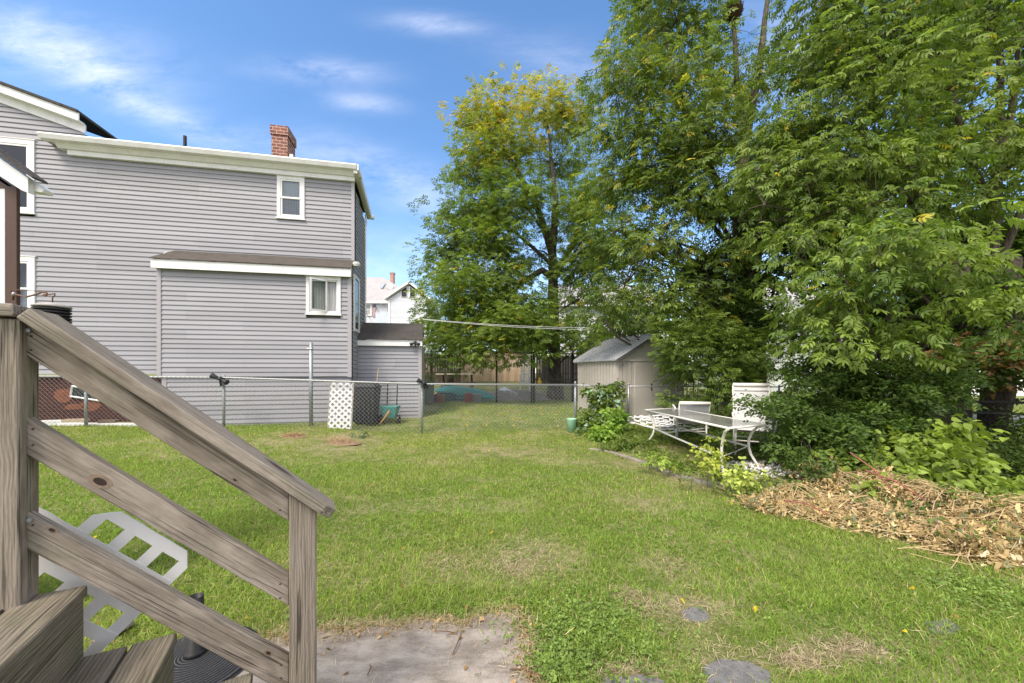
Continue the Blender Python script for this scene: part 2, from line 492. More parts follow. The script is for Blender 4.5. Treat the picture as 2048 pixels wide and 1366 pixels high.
Z = gz(X, Y) + .02 * np.sin(X * 1.3 + Y * .7) * np.sin(Y * 1.1 - X * .4) * (Y > 2.5)
V = np.stack([X.ravel(), Y.ravel(), Z.ravel()], 1)
nx_, ny_ = len(xs), len(ys)
I = (np.arange(ny_ - 1)[:, None] * nx_ + np.arange(nx_ - 1)[None]).ravel()
F = np.stack([I, I + 1, I + nx_ + 1, I + nx_], 1)
nobj('ground', V, F, ground_mat(), kind='structure')
def gz2(x, y):
    return gz(x, y) + .02 * np.sin(x * 1.3 + y * .7) * np.sin(y * 1.1 - x * .4) * (np.asarray(y) > 2.5)

# street beyond the right-hand fence
mb = MB(); mb.add([(7.5, 10.6, .03), (60, 4.0, .03), (60, 7.5, .03), (7.5, 14.2, .03)], [(0, 1, 2, 3)])
obj('road', mb, plain('asphalt', (.17, .165, .18), .9, .15, 3), kind='structure')

# concrete patio slab in front of the stairs
def conc_mat():
    m = Mat('old_concrete', .9, .15)
    v = m.geo((1, 1, 1)); n = m.noise(m.geo((1.5, 4, 1)), 2.2, 8, .72, .15); g = m.noise(v, 130, 3, .8); b = m.noise(v, 6, 5, .6)
    c = m.mix(m.rng(n, .38, .6), (.17, .145, .12), (.36, .32, .275))
    c = m.mix(m.rng(b, .5, .7, 0, .7), c, (.15, .125, .10))
    c = m.mix(m.rng(g, .4, .7, 0, .3), c, (.48, .43, .37))
    sp2 = m.noise(v, 420, 2, .9); c = m.mix(m.rng(sp2, .5, .7, 0, .5), c, (.08, .07, .06)); m.base(c); m.bump(g, .6, .004); return m.m
CONC = conc_mat()
edge = [(420, 1300), (560, 1282), (640, 1268), (720, 1262), (800, 1258), (880, 1248), (930, 1252), (975, 1232), (1010, 1226), (1036, 1228), (1042, 1262), (1060, 1290), (1050, 1330), (1062, 1366), (1100, 1450), (1130, 1700)]
poly = []
for (a, b), (a2, b2) in zip(edge[:-1], edge[1:]):
    for f in (0, .34, .67):
        q_ = G(a + (a2 - a) * f, b + (b2 - b) * f); poly.append(Vector((q_.x + random.gauss(0, .008), q_.y + random.gauss(0, .014), 0)))
poly.append(G(*edge[-1]))
poly = [Vector((p.x + random.uniform(-.015, .015), p.y + random.uniform(-.02, .02), -.05)) for p in poly] + [Vector((.2, -.5, -.05)), Vector((-2.6, -.5, -.05)), Vector((-2.6, 1.8, -.05))]
PATIO = [(p.x, p.y) for p in poly]
mb = MB(); mb.prism(poly[::-1], (0, 0, .068))
obj('patio', mb, CONC, kind='structure')

def inpoly(x, y, poly):
    r = np.zeros(len(x), bool); n = len(poly)
    for i in range(n):
        x1, y1 = poly[i]; x2, y2 = poly[(i + 1) % n]
        if y1 == y2: continue
        c = ((y1 > y) != (y2 > y)) & (x < (x2 - x1) * (y - y1) / (y2 - y1) + x1)
        r ^= c
    return r

# stepping stones
slate = plain('slate', (.15, .148, .145), .9, .4, 22, bump=.8)
STONES = []
for k, (pts, lab) in enumerate([([(1362, 1222), (1385, 1214), (1412, 1222), (1420, 1240), (1395, 1246), (1365, 1238)], 'small dark slate stepping stone nearest the concrete patio edge'),
                 ([(1405, 1335), (1440, 1318), (1500, 1325), (1540, 1345), (1545, 1400), (1420, 1390)], 'large dark slate stepping stone at the bottom edge of the photo'),
                 ([(1850, 1246), (1890, 1238), (1925, 1258), (1905, 1272), (1862, 1268)], 'grass covered slate stepping stone furthest right in the lawn'),
                 ([(1205, 1356), (1280, 1350), (1330, 1362), (1330, 1400), (1200, 1400)], 'slate stepping stone cut by the bottom edge just right of the patio')]):
    pl = [G(a, b, 0) for a, b in pts]
    STONES.append([(p.x, p.y) for p in pl])
    mb = MB(); mb.prism([Vector((p.x, p.y, gz2(p.x, p.y) - .043)) for p in pl][::-1], (0, 0, .05))
    obj('stepping_stone', mb, slate, bevel=.006, label=lab, cat='stepping stone', group='slate stepping stones in the lawn')

# bare / straw patches in the lawn: px, py, rx, ry, how bare
BARE = [(1040, 1115, 90, 34, .9), (1030, 1140, 60, 22, .7), (1365, 1225, 100, 34, .9), (1690, 1300, 110, 26, .9), (1600, 1325, 70, 22, .8), (1330, 1130, 60, 25, .5),
        (685, 893, 55, 16, 1), (590, 888, 40, 12, .9), (1010, 905, 110, 12, .6), (1250, 925, 70, 18, .7), (1350, 950, 80, 18, .8), (1440, 975, 70, 18, .8), (1270, 1200, 50, 26, .6),
        (820, 1255, 180, 18, .8), (1065, 1300, 30, 60, .7), (1460, 1330, 100, 50, .8), (1250, 1350, 90, 30, .8), (1270, 1010, 60, 18, .4), (900, 1130, 60, 25, .45)]
BW = []
for (a, b, rx, ry, s_) in BARE:
    c = G(a, b); e = G(a + rx, b); t = G(a, b - ry)
    BW.append((c.x, c.y, abs(e.x - c.x), abs(t.y - c.y), s_))
def bare(x, y):
    r = np.zeros(len(x))
    for cx, cy, rx, ry, s_ in BW:
        q = ((x - cx) / rx) ** 2 + ((y - cy) / ry) ** 2
        r = np.maximum(r, s_ * np.exp(-q * .9))
    return r
def vnoise(x, y, f, seed=0):
    r = np.zeros(len(x))
    g = np.random.default_rng(seed)
    for k in range(7):
        a = g.uniform(0, 6.28); ff = f * g.uniform(.6, 1.8)
        r += np.sin(x * math.cos(a) * ff + y * math.sin(a) * ff + g.uniform(0, 6.28) + 1.5 * np.sin((x * math.sin(a) - y * math.cos(a)) * ff * .7))
    return r / 7
BEDX = np.array([8.8, 8.0, 7.0, 6.0, 5.2, 4.5, 4.0, 3.5, 3.0, 2.7, 2.4, 0])        # y ->
BEDV = np.array([1.45, 1.75, 2.0, 2.3, 2.75, 3.05, 2.75, 3.2, 3.6, 4.2, 9.0, 12.0])  # x where the planted bed / brush pile starts
def bedx(y): return np.interp(y, BEDX[::-1], BEDV[::-1])

def grass():
    Xs, Ys = [], []
    for (y0, y1, dens) in [(1.2, 2.6, 8500), (2.6, 4, 5000), (4, 6, 2500), (6, 9, 1000), (9, 12.5, 520), (12.5, 17, 260)]:
        xm0, xm1 = -1.42 * y1 - 1.1, 1.42 * y1 + 1.1
        n = int((xm1 - xm0) * (y1 - y0) * dens)
        x = rng.uniform(xm0, xm1, n); y = rng.uniform(y0, y1, n)
        k = np.abs(x) < 1.42 * y + 1.1
        Xs.append(x[k]); Ys.append(y[k])
    x = np.concatenate(Xs); y = np.concatenate(Ys)
    keep = ~(inpoly(x, y, PATIO) & ~(inpoly(x, y, PATIO) & ~inpoly(x, y + .05, PATIO) & (rng.random(len(x)) < .35)))
    for st in STONES: keep &= ~(inpoly(x, y, st) & (rng.random(len(x)) < .72))
    b = bare(x, y)
    nz1 = vnoise(x, y, 2.2, 1); nz2 = vnoise(x, y, 9, 2); nz3 = vnoise(x, y, .8, 3)
    p = 1 - b * (1.35 + .5 * nz2) - .35 * (nz1 * .6 + nz2 * .6 > .42)
    keep &= rng.random(len(x)) < p
    keep &= ~((y < 8.7) & (x > bedx(y) + .1 * nz2))
    keep &= ~((y >= 8.7) & (x > 2.7) & (x < 7.2) & (y < 12))                    # shed and shrubs
    keep &= ~((x < -2.3) & (y > 10.1) & (x > -20))                            # under the house
    keep &= ~((x < -4.1) & (y > 9.75 + (x + 4.17) * .197))
    keep &= ~((y > 14.6) & (x > -.9 ) & (x < 3))                           # gravel
    x = x[keep]; y = y[keep]; nz1 = nz1[keep]; nz2 = nz2[keep]; nz3 = nz3[keep]; b = b[keep]
    n = len(x)
    h = (.034 + .026 * rng.random(n)) * (1 + .35 * nz2) * (1 - .45 * b) * (1 + .25 * nz1)
    tall = rng.random(n) < .03
    h = np.where(tall, h * 1.7, h)
    h = np.where(y > 9, h * 1.15, h)
    wd = (.0022 + .0008 * y) * rng.uniform(.7, 1.4, n)
    az_ = rng.uniform(0, 2 * np.pi, n) + 1.2 * nz2
    lean = rng.uniform(.2, 1.6, n)
    dx, dy = np.cos(az_), np.sin(az_)
    fa = rng.uniform(0, np.pi, n)
    wx, wy = np.cos(fa) * wd / 2, np.sin(fa) * wd / 2
    z = gz2(x, y) - .004
    base = np.stack([x, y, z], 1)
    W = np.stack([wx, wy, np.zeros(n)], 1)
    m1 = base + np.stack([dx * lean * h * .35, dy * lean * h * .35, h * .62], 1)
    tp = base + np.stack([dx * lean * h, dy * lean * h, h * (1.05 - .42 * lean)], 1)
    V = np.stack([base - W, base + W, m1 + W * .8, m1 - W * .8, tp + W * .1, tp - W * .1], 1).reshape(-1, 3)
    i = np.arange(n)[:, None] * 6
    F = np.concatenate([i + np.array([0, 1, 2, 3]), i + np.array([3, 2, 4, 5])], 0)
    g1 = np.array([.165, .27, .04]); g2 = np.array([.29, .42, .07]); g3 = np.array([.52, .43, .22]); g4 = np.array([.35, .42, .09])
    t = np.clip(.45 + .5 * nz2 + .25 * rng.standard_normal(n), 0, 1)[:, None]
    c = g1 * (1 - t) + g2 * t
    t = np.clip(.25 + .6 * nz3 + .4 * nz1 + .1 * rng.standard_normal(n), 0, .8)[:, None]
    c = c * (1 - t) + g4 * t
    dry = (rng.random(n) < (.06 + .5 * b + .10 * np.clip(nz1 + nz3, 0, 1)))[:, None]
    c = np.where(dry, g3 * rng.uniform(.6, 1.15, (n, 1)), c)
    c = c * rng.uniform(.75, 1.2, (n, 1))
    nobj('grass', V, F, GRASSM, col=np.repeat(c, 6, 0), label='mown lawn grass with straw coloured dry patches', cat='grass', kind='stuff')
grass()

# ---------------------------------------------------------------- grey house on the left
HA = R(11.2)
U = Vector((math.cos(HA), math.sin(HA), 0)); N = Vector((-math.sin(HA), math.cos(HA), 0)); ZV = Vector((0, 0, 1))
C0 = Vector((-4.17, 9.74, 0))                       # front right corner of the annex
M0 = C0 + N * .35                                   # front right corner of the main wall
def frame(o0, u, outw):
    return lambda s, o, z: o0 + u * s + outw * o + ZV * z
FA = frame(C0, U, -N)                               # annex front: s<=0 goes left
FM = frame(M0, U, -N)                               # main front
FS = frame(C0, N, U)                                # side wall, s goes away
def px_s(F, o0, u, px):                             # s on wall for a photo column
    k = (px - 1024) / FPX
    return -(o0.x - k * o0.y) / (u.x - k * u.y)
def sM(px): return px_s(FM, M0, U, px)
def sA(px): return px_s(FA, C0, U, px)
def zM(px, py): p = M0 + U * sM(px); return CAMH + (HZ - py) / FPX * p.y
def zA(px, py): p = C0 + U * sA(px); return CAMH + (HZ - py) / FPX * p.y
def siding(mb, F, a, b, z0, z1, pitch=.1143, lap=.026, holes=()):
    z = z0
    while z < z1 - 1e-4:
        zt = min(z + pitch, z1)
        a0, b0, a1, b1 = a(z), b(z), a(zt), b(zt)
        segs = [(a0, b0, a1, b1)]
        for (h0, h1, hz0, hz1) in holes:
            if z < hz1 and zt > hz0:
                ns = []
                for (p, q, r, t) in segs:
                    if p < h0 < q: ns.append((p, h0, r, h0))
                    if p < h1 < q: ns.append((h1, q, h1, t))
                    if not (p < h0 < q) and not (p < h1 < q) : ns.append((p, q, r, t)) if (q <= h0 or p >= h1) else None
                segs = [x for x in ns if x]
        for (p, q, r, t) in segs:
            if q - p < .01: continue
            mb.add([F(p, lap, z), F(q, lap, z), F(t, .006, zt), F(r, .006, zt), F(p, lap, z), F(q, lap, z), F(q, .0, z), F(p, .0, z), F(p, lap, z + .012), F(q, lap, z + .012)],
                   [(8, 9, 2, 3), (0, 1, 9, 8), (7, 6, 5, 4)])
        z = zt

hs_ = thing('grey_house', 'two storey grey vinyl sided house with white trim behind the chain link fence', 'house', tuple(M0))
zc = zM(700, 350)                                   # top of the wall at the wing
zbm = zM(330, 748)                                  # bottom of main siding
sL = -11.5
sG = sM(172); zG = zM(172, 266)                      # foot of the gable rake
slope = (zM(2, 205) - zG) / (sG - sM(2))
apx = sM(2) - .9; zap = zG + (sG - apx) * slope
WINS = {'upper_left': (sM(-60), sM(72), zM(72, 428), zM(72, 283)), 'lower_left': (sM(-60), sM(73), zM(73, 640), zM(73, 515)),
        'wing': (sM(555), sM(610), zM(610, 440), zM(555, 352))}
def holes(F): return [(a, b, c, d) for (a, b, c, d) in WINS.values()]
mb = MB()
siding(mb, FM, lambda z: sL, lambda z: -.07, zbm, zc, holes=holes(FM))
siding(mb, FM, lambda z: max(sL, apx - 4.2), lambda z: sG - (z - zG) / slope if z > zG else sG, zc, zap - .1)
obj('front_siding', mb, SID, hs_)
mb = MB()
zside = lambda s: 6.62 - .23 * s
DEPTH = 1.75
for k in range(200):
    z = .35 + k * .1143
    if z > zside(0): break
    e = DEPTH if z + .1143 < zside(DEPTH) else max(.02, (6.62 - z - .1143) / .23)
    st = .07 if z < 4.3 else .42
    if e > st: siding(mb, FS, lambda z_: st, lambda z_: e, z, z + .1142, lap=.022)
obj('side_siding', mb, SID, hs_)
# solid body behind the siding
mb = MB()
mb.hexa([FM(sL, -.01, zbm), FM(-.01, -.01, zbm), FM(-.01, -6, zbm), FM(sL, -6, zbm), FM(sL, -.01, zc), FM(-.01, -.01, zc), FM(-.01, -6, zc), FM(sL, -6, zc)])
mb.v = [tuple(Vector(v)) for v in mb.v]
body = MB()
def bx(mb_, F, s0, s1, o0, o1, z0, z1):
    mb_.hexa([F(s0, o1, z0), F(s1, o1, z0), F(s1, o0, z0), F(s0, o0, z0), F(s0, o1, z1), F(s1, o1, z1), F(s1, o0, z1), F(s0, o0, z1)])
bx(body, FM, sL, -.03, -1.32, -.16, zbm + .01, zside(DEPTH) - .04)
body.prism([FM(sL, -.16, zc), FM(sG, -.16, zc), FM(sG, -.16, zG), FM(apx, -.16, zap - .12), FM(sL, -.16, zap - .12 - (apx - sL) * slope)], -(-N) * 5)
obj('wall_body', body, DARKIN, hs_)
# trim
def trim(name, F, s0, s1, z0, z1, mat, d=.03, o=.0, par=None, **k):
    mb = MB(); bx(mb, F, s0, s1, o, o + d, z0, z1); return obj(name, mb, mat, par or hs_, bevel=.004, **k)
trim('corner_trim', FM, -.075, .01, 4.5, zc, SIDT, .035)
# annex (shallow bump-out)
za_top = zA(500, 545); zmid = zA(600, 753)
aL = sA(317); aL2 = sA(327)
hw = (sA(613), sA(682), zA(613, 628), zA(613, 553))
mb = MB(); siding(mb, FA, lambda z: aL + .07, lambda z: -.09, zmid, za_top, holes=[hw]); obj('annex_siding', mb, SID, hs_)
FA2 = frame(C0 + N * .045, U, -N)
mb = MB(); siding(mb, FA2, lambda z: aL2 + .05, lambda z: -.02, .13, zmid - .02); obj('annex_siding', mb, SID, hs_)
trim('corner_trim', FA, -.09, .01, zmid - .02, za_top, SIDT, .035)
trim('corner_trim', FA, aL - .02, aL + .07, zmid, za_top, SIDT, .035)
trim('corner_trim', FA2, aL2 - .05, aL2 + .05, .14, zmid - .02, SIDT, .03)
body = MB(); bx(body, FA, aL + .02, -.02, -.50, -.17, zmid, za_top + .1); bx(body, FA2, aL2, -.01, -.35, -.012, .1, zmid); obj('annex_body', body, SIDT, hs_)
body = MB(); bx(body, FA2, aL2 - .02, .0, -.3, .05, -.1, .13); obj('annex_sill', body, plain('grey_sill', (.33, .31, .28), .9, .2, 8), hs_)
# annex roof and fascia
zf0 = za_top - .03
ovr = .16
mb = MB()
aLr = sA(311); aRr = sA(702) + .03
zfl = zf0 + .21
zr = 4.5
bx(mb, FA, aLr, aRr, ovr - .02, ovr, zf0, zfl); obj('annex_fascia', mb, WHITE, hs_, bevel=.004)
mb = MB(); bx(mb, FA, aLr + .02, aRr - .02, .01, ovr - .02, zf0 + .03, zf0 + .05)
mb.prism([FA(aRr - .02, ovr - .02, zf0 + .02), FA(aRr - .02, -.34, zf0 + .02), FA(aRr - .02, -.34, zr - .02), FA(aRr - .02, ovr - .02, zfl)], -U * .02)
mb.prism([FA(aLr + .02, ovr - .02, zf0 + .02), FA(aLr + .02, -.34, zf0 + .02), FA(aLr + .02, -.34, zr - .02), FA(aLr + .02, ovr - .02, zfl)], U * .02)
obj('annex_soffit', mb, WHITE, hs_)
mb = MB(); mb.prism([FA(aLr - .02, ovr + .03, zfl - .005), FA(aLr - .02, ovr + .03, zfl + .02), FA(aLr + .22, -.35 + .0, zr + .02), FA(aLr + .22, -.35 + .0, zr - .005)], (0, 0, 0))
mb = MB()
q = [FA(aLr - .02, ovr + .03, zfl + .002), FA(aRr + .01, ovr + .03, zfl + .002), FA(aRr + .01, -.345, zr), FA(aLr + .2, -.345, zr)]
mb.hexa([x for x in q] + [x + ZV * .02 for x in q]); obj('annex_roof', mb, SHINGB, hs_)

# wing cornice: gutter, soffit, frieze
cL = sM(106); zgt = 6.93
gut = MB()
prof = [(.06, -.17), (.30, -.17), (.34, -.06), (.36, .0), (.30, .0), (.30, -.05)]
cs = cL; ce = .12
pts = [(.20, 0), (.36, 0), (.37, -.03), (.33, -.12), (.20, -.13)]
gut.prism([FM(cs - (.0), o, zgt + z) for o, z in pts], U * (ce - cs))
obj('gutter', gut, WHITE, hs_, bevel=.003)
fr = MB(); bx(fr, FM, cs + .35, .03, .022, .10, zgt - .33, zgt - .22); fr.prism([FM(cs + .2, .0, zgt - .22), FM(cs + .2, .14, zgt - .22), FM(cs + .2, .22, zgt - .13), FM(cs + .2, .0, zgt - .13)], U * (-.0 - cs + .0))
obj('frieze', fr, WHITE, hs_, bevel=.003)
sf = MB(); bx(sf, FM, cs + .1, .1, .0, .21, zgt - .13, zgt - .11); sf.prism([FM(cs, .22, zgt - .02), FM(cs, .02, zgt - .02), FM(cs + .0, .02, zgt - .1), FM(cs + .0, .22, zgt - .12)], U * .03)
obj('soffit', sf, SOFFIT, hs_)
# wing roof (low slope to the back) with side rake
rk = MB()
q = [FM(cs, .22, zgt - .03), FM(.12, .22, zgt - .03), FM(.12, -1.62, zgt - .46), FM(cs, -1.62, zgt - .46)]
rk.hexa([x for x in q] + [x + ZV * .05 for x in q]); obj('wing_roof', rk, SHING, hs_)
rf = MB()
q = [FM(.04, .3, zgt - .22), FM(.14, .3, zgt - .22), FM(.14, -1.6, zgt - .66), FM(.04, -1.6, zgt - .66)]
rf.hexa([x for x in q] + [x + ZV * .19 for x in q]); obj('rake_board', rf, SOFFIT, hs_, bevel=.004)
rf = MB()
q = [FM(.14, .34, zgt - .15), FM(.17, .34, zgt - .15), FM(.17, -1.62, zgt - .61), FM(.14, -1.62, zgt - .61)]
rf.hexa([x for x in q] + [x + ZV * .16 for x in q])
bx(rf, FM, .05, .24, -1.72, -1.60, zgt - .62, zgt - .52)
rf.tube([FM(.03, -1.44, zgt - .6), FM(.05, -1.45, zgt - .8), FM(.03, -1.40, zgt - 1.0), FM(.03, -1.40, .3)], .028)
obj('rake_trim', rf, WHITE, hs_)
# gable roof and rake of the tall part
ga = MB()
def rakebox(mb_, o0, o1, d0, d1):
    a = [(sG + .02, zG - .02 * slope), (apx, zap)]
    b = [(apx, zap), (apx - 3.5, zap - 3.5 * slope)]
    for (p, q) in (a, b):
        vs = []
        for dd in (d0, d1):
            vs += [FM(p[0], o0, p[1] + dd), FM(q[0], o0, q[1] + dd), FM(q[0], o1, q[1] + dd), FM(p[0], o1, p[1] + dd)]
        mb_.hexa(vs)
rakebox(ga, .02, .05, -.02, .17); obj('rake_board', ga, WHITE, hs_)
ga = MB(); rakebox(ga, .05, .22, .16, .19); rakebox(ga, .19, .22, .19, .34); obj('rake_fascia', ga, WHITE, hs_)
ga = MB()
for o0, o1, d0, d1 in ((.26, -1.0, .345, .40),):
    rakebox(ga, o1, o0, d0, d1)
obj('gable_roof', ga, SHING, hs_)
# foundation
fd = MB(); bx(fd, FM, sL, aL2 + .02, -.4, -.08, -.1, zbm - .06); obj('foundation', fd, FOUND, hs_)
fd = MB()
for (a, b, c, d) in [(100, 145, 775, 812), (150, 200, 800, 825), (118, 170, 808, 822)]:
    s0, s1 = sM(a), sM(b); z0, z1 = zM(a, d), zM(a, c)
    pl = []
    for k in range(12):
        an = k / 12 * 6.283; rr_ = random.uniform(.32, .5)
        pl.append(FM((s0 + s1) / 2 + math.cos(an) * (s1 - s0) * rr_, -.079, (z0 + z1) / 2 + math.sin(an) * (z1 - z0) * rr_))
    fd.prism(pl, -N * .006)
obj('bare_brick', fd, RUST, hs_)
fw = MB()
a, b = sM(135), sM(200)
Mr = lambda s, o, z: FM(s, o, z)
for (p, q) in (((136, 768), (150, 768)), ):
    pass
w0 = (sM(140), zM(140, 772)); w1 = (sM(203), zM(203, 786)); w2 = (sM(196), zM(196, 802)); w3 = (sM(137), zM(137, 793))
ring = [w0, w1, w2, w3]
for i in range(4):
    p, q = ring[i], ring[(i + 1) % 4]
    fw.tube([FM(p[0], -.05, p[1]), FM(q[0], -.05, q[1])], .022, 4)
bw = obj('basement_window', fw, WHITE, hs_)
fg = MB(); fg.prism([FM(p[0], -.055, p[1]) for p in ring], N * .01); obj('pane', fg, plain('dark_glass', (.03, .035, .04), .1, .2), bw)

def casing(F, s0, s1, z0, z1, wd=.10, d=.045, name='window', par=hs_):
    mb = MB()
    bx(mb, F, s0, s1, .0, d, z1 - wd, z1); bx(mb, F, s0, s1, .0, d, z0, z0 + wd * .8)
    bx(mb, F, s0, s0 + wd, .0, d, z0 + wd * .8, z1 - wd); bx(mb, F, s1 - wd, s1, .0, d, z0 + wd * .8, z1 - wd)
    bx(mb, F, s0 - .025, s1 + .025, .0, d + .012, z1, z1 + .02); bx(mb, F, s0 - .025, s1 + .025, .0, d + .02, z0 - .025, z0)
    return obj(name, mb, WHITE, par, bevel=.003)
def dh_window(F, s0, s1, z0, z1, top_in, bot_in, wd=.09):
    wn_ = casing(F, s0, s1, z0, z1, wd)
    a, b, c, d = s0 + wd, s1 - wd, z0 + wd * .8, z1 - wd
    zm = (c + d) / 2
    for (lo, hi, o, inn) in ((zm - .02, d, .012, top_in), (c, zm + .02, .0, bot_in)):
        sash = MB(); t = .045
        bx(sash, F, a, b, o - .01, o + .022, hi - t, hi); bx(sash, F, a, b, o - .01, o + .022, lo, lo + t)
        bx(sash, F, a, a + t, o - .01, o + .022, lo + t, hi - t); bx(sash, F, b - t, b, o - .01, o + .022, lo + t, hi - t)
        obj('sash', sash, WHITE, wn_)
        g = MB(); bx(g, F, a + t, b - t, o - .004, o, lo + t, hi - t); obj('pane', g, GLASS, wn_)
        g = MB(); bx(g, F, a + .01, b - .01, -.05, -.04, lo, hi); obj('blind', g, inn, wn_)
    g = MB()                                         # reveal
    bx(g, F, a - .02, a, -.14, .0, c, d); bx(g, F, b, b + .02, -.14, .0, c, d); bx(g, F, a, b, -.14, .0, d, d + .02); bx(g, F, a, b, -.14, -.0, c - .02, c)
    obj('jamb', g, WHITE, wn_)
    return wn_
# body must be cut behind windows: replaced by dark interior plates 13 cm in
dh_window(FM, *WINS['upper_left'], SHADE, DARKIN, .11)
dh_window(FM, *WINS['lower_left'], CURT, CURT, .11)
dh_window(FM, *WINS['wing'], SHADE, CURT, .075)
# open casement
wn_ = casing(FA, *hw, .075)
a, b, c, d = hw[0] + .075, hw[1] - .075, hw[2] + .06, hw[3] - .075
g = MB(); bx(g, FA, a, b, -.07, -.06, c, d); obj('curtain', g, CURT, wn_)
g = MB(); bx(g, FA, a - .02, a, -.15, .0, c, d); bx(g, FA, b, b + .02, -.15, .0, c, d); bx(g, FA, a, b, -.15, .0, d, d + .02); bx(g, FA, a, b, -.15, .0, c - .02, c)
m_ = (a + b) / 2 + .05
bx(g, FA, a, a + .035, -.02, .02, c, d); bx(g, FA, b - .03, b, -.02, .02, c, d); bx(g, FA, a, b, -.02, .02, d - .03, d); bx(g, FA, a, b, -.02, .02, c, c + .03)
obj('jamb', g, WHITE, wn_)
h = Vector(FA(b - .25, .03, 0)); e = Vector(FA(a + .1, .30, 0)); ud = (e - h).normalized(); od = Vector((ud.y, -ud.x, 0)); L = (e - h).length
FC = frame(FA(b - .25, .03, 0), ud, od)
g = MB(); bx(g, FC, 0, L, -.015, .015, c, c + .04); bx(g, FC, 0, L, -.015, .015, d - .04, d); bx(g, FC, 0, .04, -.015, .015, c + .04, d - .04); bx(g, FC, L - .04, L, -.015, .015, c + .04, d - .04)
obj('open_sash', g, WHITE, wn_, label='casement sash swung open')
g = MB(); bx(g, FC, .04, L - .04, -.002, .002, c + .04, d - .04); obj('pane', g, GLASS, wn_)
# side window trim on the side wall
g = MB(); bx(g, FS, .16, .24, .0, .05, 2.6, 4.1); bx(g, FS, .75, .83, .0, .05, 2.6, 4.1); bx(g, FS, .24, .75, .0, .05, 4.02, 4.1); bx(g, FS, .24, .75, .0, .05, 2.6, 2.68)
sw = obj('side_window', g, WHITE, hs_); g = MB(); bx(g, FS, .24, .75, .0, .03, 2.68, 4.02); obj('pane', g, plain('dark_glass', (.03, .035, .04), .1, .2), sw)
g = MB(); g.lathe([(.09, -.06), (.1, 0), (.08, .05), (.02, .06)], tuple(FS(.12, .1, 4.35)), 14); obj('vent_hood', g, SOFFIT, hs_)
# chimney and vent
cpos = FM(0, 0, 0)
def Pw(px, py, d): return P(px, py, d)
dch = 11.2
c0 = P(543, 330, dch); c1 = P(570, 330, dch); w_ = (c1 - c0).length
FCh = frame(Vector((c0.x, c0.y, 0)), U, -N)
zt = P(543, 250, dch).z
g = MB(); bx(g, FCh, 0, w_ + .03, -.62, 0, zc - .6, zt - .27)
ch = obj('chimney', g, BRICK, hs_)
g = MB(); bx(g, FCh, -.03, w_ + .06, -.65, .03, zt - .27, zt); obj('chimney_cap', g, BRICK, ch)
g = MB(); bx(g, FCh, w_ + .06, w_ + .16, -.5, -.05, zc - .3, zt - .78); obj('chimney_flashing', g, WHITE, ch)
p = P(370, 290, 10.2); g = MB(); g.tube([(p.x, p.y, zgt - .4), (p.x, p.y, P(370, 272, 10.2).z)], .04); obj('vent_pipe', g, BLKM, hs_)

# white planks lying at the foot of the foundation
th = thing('scrap_planks', 'white and tan boards lying on the ground along the dark red foundation', 'scrap wood', tuple(G(150, 850)))
for (a, y0, b, y1, hh, mt) in [(80, 843, 134, 841, .10, WHITE), (120, 845, 300, 846, .05, WHITE), (128, 833, 175, 832, .07, plain('tan_board', (.35, .29, .2), .8, .2, 9)), (200, 838, 235, 836, .05, plain('brown_board', (.14, .1, .07), .8, .2, 9))]:
    p0 = P(a, 745, 8.5 if y0 > 840 else 8.6); p1 = P(b, 745, 8.62 if y1 > 840 else 8.66); p0.z = float(gz2(p0.x, p0.y)); p1.z = float(gz2(p1.x, p1.y))
    board('plank', p0 + ZV * (hh * .6 + (.06 if y0 < 840 else .01)), p1 + ZV * (hh * .6 + (.06 if y0 < 840 else .01)), (0, 1, .1), .13, hh * 1.1, mt, th)

# ---------------------------------------------------------------- lean-to shed on the end of the house
lt = thing('lean_to', 'low grey lean-to with dark shingle roof and white fascia at the house end', 'lean-to', tuple(P(775, 838, 10.5)))
L0 = Vector(((707 - 1024) / FPX * 10.45, 10.45, 0)); LA = R(9.0)
LU = Vector((math.cos(LA), math.sin(LA), 0)); LN = Vector((-LU.y, LU.x, 0))
FL = frame(L0, LU, -LN)
def sl_(px): return px_s(None, L0, LU, px)
def zl(px, py): p = L0 + LU * sl_(px); return CAMH + (HZ - py) / FPX * p.y
e = sl_(843)
g = MB(); siding(g, FL, lambda z: .0, lambda z: e - .09, .19, zl(780, 688), pitch=.107); obj('siding', g, SID2, lt)
trim('corner_trim', FL, e - .09, e + .01, .19, zl(780, 690), SIDT, .03, par=lt)
zt_ = zl(780, 692)
g = MB(); bx(g, FL, -.0, e, -1.2, -.012, .1, zt_); obj('body', g, SIDT, lt)
g = MB(); bx(g, FL, -.03, e + .03, .08, .10, zt_, zt_ + .155); g_ = obj('fascia', g, WHITE, lt)
g = MB(); bx(g, FL, -.02, e + .02, .0, .08, zt_ + .02, zt_ + .04); obj('soffit', g, SOFFIT, lt)
zr_ = zl(780, 645) + .02
g = MB(); q = [FL(-.04, .13, zt_ + .157), FL(e + .05, .13, zt_ + .157), FL(e - .02, -.72, zr_ + .03), FL(.06, -.72, zr_ + .03)]
g.hexa([x for x in q] + [x + ZV * .025 for x in q]); obj('roof', g, SHING, lt)
g = MB(); q = [FL(.0, -.72, zr_), FL(e - .02, -.72, zr_), FL(e - .02, -1.3, zr_ - .3), FL(.0, -1.3, zr_ - .3)]
g.hexa([x for x in q] + [x + ZV * .025 for x in q]); obj('roof', g, SHING, lt)
g = MB(); g.prism([FL(e - .03, .0, zt_), FL(e - .03, .0, zt_ + .1), FL(e - .03, -.72, zr_), FL(e - .03, -1.2, zt_)], -LU * .02); obj('gable_end', g, SIDT, lt)
